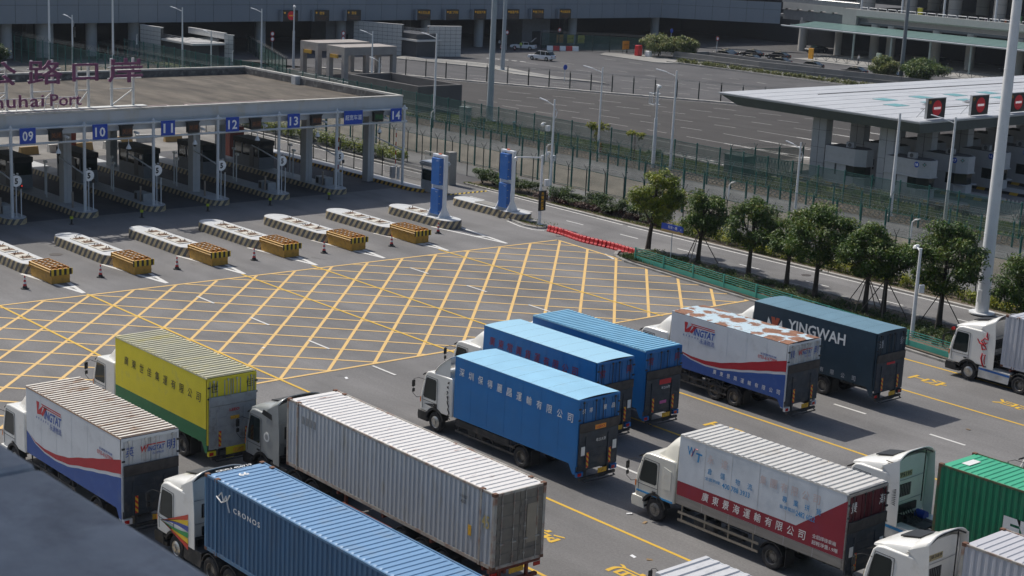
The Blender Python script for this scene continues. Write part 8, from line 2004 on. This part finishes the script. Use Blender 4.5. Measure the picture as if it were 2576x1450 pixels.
# the two concrete frames
def portal(label, x0, y0, x1, y1):
    t = thing('concrete_portal', label, 'concrete portal', (0, 0, 0), 0, 'concrete portal frames'); cm = M('rough pinkish concrete', (0.36, 0.325, 0.30), 0.9, var=0.15, scale=0.8)
    for x in (x0, x1-0.7):
        for y in (y0, y1-0.7): MB().box(x, y, 0, x+0.7, y+0.7, 3.6).build('frame_leg', cm, t)
    MB().box(x0, y0, 3.6, x1, y1, 4.75).build('frame_slab', cm, t); MB().box(x0+1.2, y0-0.25, 3.1, x1-1.4, y0-0.05, 3.6).build('hoist_beam', M('yellow hoist', (0.5, 0.28, 0.03), 0.6), t)
portal('rough concrete portal frame behind the roof edge, left of the pair', -144.9, 97.6, -140.4, 106.8)
portal('rough concrete portal frame behind the roof edge, right of the pair', -137.8, 97.3, -133.4, 106.5)
for i, (y, l) in enumerate(((96.0, 'left'), (99.5, 'middle'), (103.0, 'right'))): pass
for i in range(5):
    o = MB().box(-138+5.5*i, 92.6-0.5*i, 0.9, -133.6+5.5*i, 93.0-0.5*i, 1.0).build('pipe_rail', M('pale handrail', (0.5, 0.5, 0.48), 0.6)); tag(o, 'pale level beam behind the roof edge near the concrete portals, '+ORD[i]+' from the left', 'beam', 'pale beams behind the roof')

# ---------------------------------------------------------------- cars and people
def car(label, x, y, rz, kind='suv', body=None, roofc=None, trunk=False):
    t = thing('parked_car' if kind != 'taxi' else 'taxi', label, 'car' if kind != 'taxi' else 'taxi', (x, y, 0.0), rz, 'cars on the far roads' if kind != 'taxi' else 'black and cream taxis')
    H = 1.68 if kind == 'suv' else 1.46; body = body or M('white car paint', (0.75, 0.76, 0.78), 0.25, var=0.02, coat=0.5)
    # profile, front at -x
    low = [(-2.3, 0.35), (-2.35, 0.6), (-2.2, 0.82), (-1.1, 0.95), (2.2, 1.0), (2.33, 0.8), (2.3, 0.35)]
    low += arch(1.4, 0.33, 0.38, 0, 180, 8)+arch(-1.45, 0.33, 0.38, 0, 180, 8)
    m = MB(); m.prism(low, 0, 1.82); b = m.build('car_body', body, t, bevel=0.07, seg=2, smooth=True)
    top = [(-1.15, 0.93), (-0.45, H-0.10), (-0.2, H), (1.25 if kind == 'suv' else 0.9, H), (1.75 if kind == 'suv' else 1.3, H-0.12), (2.15 if kind == 'suv' else 2.0, 0.98)]
    m = MB(); m.prism(top, 0.13, 1.69); m.build('cabin_glass', m_glass, t, bevel=0.05, smooth=True)
    m = MB(); m.prism([(-0.42, H-0.10), (-0.2, H), (1.25 if kind == 'suv' else 0.9, H), (1.7 if kind == 'suv' else 1.25, H-0.13), (1.2 if kind == 'suv' else 0.85, H-0.08), (-0.2, H-0.08)], 0.11, 1.71); m.build('car_roof', roofc or body, t, bevel=0.03, smooth=True)
    m = MB()
    for xx in (0.15, 1.1): m.box(xx, 0.11, 0.95, xx+0.07, 0.14, H-0.08); m.box(xx, 1.68, 0.95, xx+0.07, 1.71, H-0.08)
    m.build('window_pillar', body, t)
    for wx in (-1.45, 1.4):
        for far in (0, 1): wheel(t, wx, 0.02 if not far else 1.80, 0.24, bool(far), 'm_rim2', True, 0.66)
    for yy in (0.15, 1.35): MB().box(2.28, yy, 0.72, 2.34, yy+0.32, 0.86).build('tail_lamp', m_red, t); MB().box(-2.33, yy, 0.62, -2.27, yy+0.32, 0.74).build('headlight', m_lamp, t)
    if kind == 'taxi': MB().box(0.2, 0.75, H, 0.4, 1.1, H+0.14).build('taxi_lamp', M('taxi lamp', (0.6, 0.5, 0.3), 0.5), t)
    if trunk:
        m = MB(); m.add([(1.5, 0.2, H), (1.5, 1.62, H), (2.25, 1.62, H+0.75), (2.25, 0.2, H+0.75)], [(0, 1, 2, 3)]); o = m.build('boot_lid', M('white car paint', (0, 0, 0)), t); s = o.modifiers.new('t', 'SOLIDIFY'); s.thickness = 0.05
    return t
car('white sports utility car driving on the far road', -150.6, 149.8, R(17))
car('white saloon with its boot lid raised, stopped at the checkpoint behind', -167.5, 160.9, R(35), 'saloon', trunk=True)
car('white van-like car parked in the shade of the underpass', -178, 147, R(10), 'suv')
tb = M('black taxi paint', (0.012, 0.012, 0.014), 0.2, coat=0.4); tr = M('cream taxi roof', (0.62, 0.56, 0.45), 0.35)
for i, (x, y, l) in enumerate(((-147.0, 192.3, 'front one of the group by the bright trees'), (-145.2, 189.6, 'lowest of the group by the bright trees'), (-144.9, 197.2, 'middle one of the group by the bright trees'), (-140.2, 199.3, 'furthest right of the group by the bright trees'), (-137.0, 187.6, 'just behind the left end of the retaining wall'), (-131.8, 189.4, 'second behind the retaining wall'), (-124.8, 189.6, 'third behind the retaining wall'), (-115.0, 189.0, 'fourth behind the retaining wall, left of the small tree'), (-108.0, 189.3, 'between the two round trees'))): car('black taxi with cream roof, '+l, x, y, R(8), 'taxi', tb, tr)
for x, y, l in ((-148, 222, 'left in the arcade'), (-122, 226, 'middle of the arcade'), (-108, 228, 'right in the arcade')): car('dark car parked in the shade, '+l, x, y, R(80), 'saloon', M('dark grey car paint', (0.05, 0.055, 0.06), 0.3))

def person(label, x, y, z, rz, shirt, trousers, pose='stand'):
    t = thing('person', label, 'person', (x, y, z), rz, 'people far off')
    J = dict(p=(0, 0, 0.95), ch=(0, 0, 1.28), nk=(0, 0, 1.47), hd=(0, 0.02, 1.62), hl=(0.09, 0, 0.9), kl=(0.10, 0.02, 0.5), al=(0.10, 0, 0.08), fl=(0.11, 0.14, 0.04), hr=(-0.09, 0, 0.9), kr=(-0.10, 0.08 if pose == 'walk' else 0.02, 0.5), ar=(-0.10, -0.08 if pose == 'walk' else 0, 0.08), fr=(-0.11, 0.06, 0.04), sl=(0.19, 0, 1.40), el=(0.25, 0.02, 1.12), wl=(0.24, 0.16 if pose != 'stand' else 0.06, 0.88), sr=(-0.19, 0, 1.40), er=(-0.25, 0.02, 1.12), wr=(-0.24, 0.14 if pose != 'stand' else 0.06, 0.9))
    ks = list(J); E = [('p', 'ch'), ('ch', 'nk'), ('nk', 'hd'), ('p', 'hl'), ('hl', 'kl'), ('kl', 'al'), ('al', 'fl'), ('p', 'hr'), ('hr', 'kr'), ('kr', 'ar'), ('ar', 'fr'), ('ch', 'sl'), ('sl', 'el'), ('el', 'wl'), ('ch', 'sr'), ('sr', 'er'), ('er', 'wr')]
    rad = dict(p=.14, ch=.15, nk=.06, hd=.105, hl=.09, kl=.065, al=.045, fl=.04, hr=.09, kr=.065, ar=.045, fr=.04, sl=.065, el=.045, wl=.035, sr=.065, er=.045, wr=.035)
    me = bpy.data.meshes.new('body'); me.from_pydata([J[k] for k in ks], [(ks.index(a), ks.index(b)) for a, b in E], [])
    o = bpy.data.objects.new('body', me); link(o, t); o.modifiers.new('s', 'SKIN'); s = o.modifiers.new('u', 'SUBSURF'); s.levels = s.render_levels = 1
    for i, k in enumerate(ks): me.skin_vertices[0].data[i].radius = (rad[k], rad[k]*0.85)
    me.skin_vertices[0].data[0].use_root = True
    dg = bpy.context.evaluated_depsgraph_get(); nm = bpy.data.meshes.new_from_object(o.evaluated_get(dg)); o.modifiers.clear(); o.data = nm
    nm.materials.clear()
    for mm in (M('skin', (0.42, 0.25, 0.17), 0.6), shirt, trousers, m_black): nm.materials.append(mm)
    for p in nm.polygons:
        c = p.center; p.material_index = 3 if c.z < 0.1 else 2 if c.z < 0.98 and abs(c.x) < 0.19 else 1 if c.z > 0.95 and c.z < 1.46 or (abs(c.x) > 0.17 and c.z > 1.05) else 0
    m = MB(); m.lathe([(0.0, 0.13), (0.06, 0.12), (0.105, 0.06), (0.115, 0.0), (0.10, -0.04)], 12, 'Z', (0, -0.005, 1.63)); m.build('hair', m_black, t, smooth=True)
lime = M('lime safety vest', (0.45, 0.6, 0.08), 0.6); navy = M('navy trousers', (0.02, 0.025, 0.04), 0.8); wh = M('white shirt', (0.6, 0.6, 0.6), 0.7)
person('officer in a lime vest standing by the tiled guard room', -165.6, 143.6, 0, R(150), lime, navy)
person('officer in a lime vest beside the white saloon with the raised boot', -166.2, 159.4, 0, R(200), lime, navy)
person('person in a white shirt standing by the underpass column', -171.0, 158.4, 0, R(180), wh, navy)
person('person in dark clothes walking at the deck railing, left of three', -115.7, 225.5, 7.95, R(90), M('dark shirt', (0.04, 0.04, 0.05), 0.8), navy, 'walk')
person('person in a mauve top walking at the deck railing, middle of three', -113.2, 225.0, 7.95, R(90), M('mauve shirt', (0.2, 0.15, 0.2), 0.8), navy, 'walk')
person('person in an orange top walking at the deck railing, right of three', -109.2, 225.2, 7.95, R(90), M('orange shirt', (0.4, 0.12, 0.05), 0.8), navy, 'walk')
person('person in a white hat and shirt on the arcade pavement', -128.6, 209.0, 0.14, R(90), wh, navy, 'walk')
# small road signs and boards
def disc_sign(label, x, y, h, col, n=1, cat='road sign'):
    t = thing('road_sign', label, cat, (x, y, 0), 0, 'small far road signs'); MB().cyl((0, 0, 0), (0, 0, h), 0.05, n=8).build('post', m_greypipe, t)
    for k in range(n):
        MB().cyl((0.05, 0, h-0.1-0.85*k), (0.08, 0, h-0.1-0.85*k), 0.4, n=20).build('sign_disc', col, t)
        MB().cyl((0.08, 0, h-0.1-0.85*k), (0.09, 0, h-0.1-0.85*k), 0.27, n=20).build('sign_face', m_signwhite if col is m_ink_red else col, t)
disc_sign('pair of round red rimmed signs on one post, left underpass lane', -169, 108.3, 3.6, m_ink_red, 2); disc_sign('pair of round red rimmed signs on one post behind the concrete frames', -168, 121.5, 3.6, m_ink_red, 2)
disc_sign('round red rimmed sign beside the cones at the underpass column', -168, 157.5, 3.3, m_ink_red); disc_sign('round red rimmed sign beside the yellow boards', -170, 172.2, 3.4, m_ink_red); disc_sign('red disc sign by the parked taxis', -151.8, 196.0, 3.0, m_ink_red); disc_sign('small blue disc sign standing on the kerb in front of the mast fence', -123.5, 130.6, 2.2, m_blueSign); disc_sign('blue disc sign above the bright far trees', -152, 183.5, 4.6, m_blueSign)
for x, y, l in ((-170.2, 172.6, 'orange notice board, left of three by the underpass'), (-169.2, 174.4, 'yellow notice board, middle of three by the underpass'), (-168.2, 176.2, 'yellow notice board, right of three by the underpass'), (-156.0, 175.9, 'orange notice board on the far traffic island')):
    t = thing('notice_board', l, 'notice board', (x, y, 0.1), 0, 'notice boards far off'); c = M('orange board', (0.6, 0.25, 0.02), 0.6) if 'orange' in l else M('yellow board', (0.55, 0.45, 0.03), 0.6)
    MB().box(0, -0.85, 0.8, 0.06, 0.85, 2.3).build('board', c, t); MB().box(-0.03, -0.7, 0, 0.0, -0.6, 0.9).box(-0.03, 0.6, 0, 0.0, 0.7, 0.9).build('board_legs', m_joint, t)
    lettering('lettering', '出境车辆', (0.07, -0.6, 1.5), (0, 1, 0), (0, 0, 1), 1.2, 0.3, m_ink_black, t)
t = thing('barrier_drum', 'tall red plastic barrier standing on the far traffic island', 'barrier', (-151.8, 175.0, 0.14)); MB().box(-0.45, -0.55, 0, 0.45, 0.55, 1.9).build('barrier_body', M('red barrier plastic', (0, 0, 0)), t, bevel=0.1)
t = thing('barrier_drum', 'low white plastic barrier beside the red one on the far traffic island', 'barrier', (-150.2, 176.0, 0.14)); MB().box(-0.5, -0.4, 0, 0.5, 0.4, 1.0).build('barrier_body', m_signwhite, t, bevel=0.1)
for k in range(5): t = thing('water_barrier', ['white', 'red'][k % 2]+' far water barrier behind the white saloon, '+ORD[k]+' in its row', 'water barrier', (-166.0+0.55*k, 165.6+1.1*k, 0), R(60), 'far water barriers'); MB().prism([(-0.25, 0), (0.25, 0), (0.12, 0.85), (-0.12, 0.85)], 0, 1.1, 'X').build('barrier_body', M('red barrier plastic', (0, 0, 0)) if k % 2 else m_signwhite, t)
for k, (x, y) in enumerate(((-169.5, 156.0), (-169.2, 157.2), (-167.0, 160.9-2.2))): copy_tree(bpy.data.objects['traffic_cone'], (x, y, 0), 0, ['far cone at the underpass column, left', 'far cone at the underpass column, right', 'far cone near the round sign'][k])
for k in range(5): line('kerb_stripe', (-156.6+1.6*k, 143.2+0.5*k), (-155.6+1.6*k, 143.5+0.5*k), 0.5, p_wht)

# ---------------------------------------------------------------- thin summer haze
hz_ = bpy.data.materials.new('thin haze'); hz_.use_nodes = True; N_ = hz_.node_tree.nodes; N_.remove(N_['Principled BSDF'])
pv = N_.new('ShaderNodeVolumePrincipled'); pv.inputs['Color'].default_value = (0.80, 0.88, 1.0, 1); pv.inputs['Density'].default_value = 0.00008; pv.inputs['Anisotropy'].default_value = 0.2
hz_.node_tree.links.new(pv.outputs[0], N_['Material Output'].inputs['Volume'])
MB().box(-701, -401, -1.0, 301, 901, 40.0).build('haze', hz_, kind='stuff')
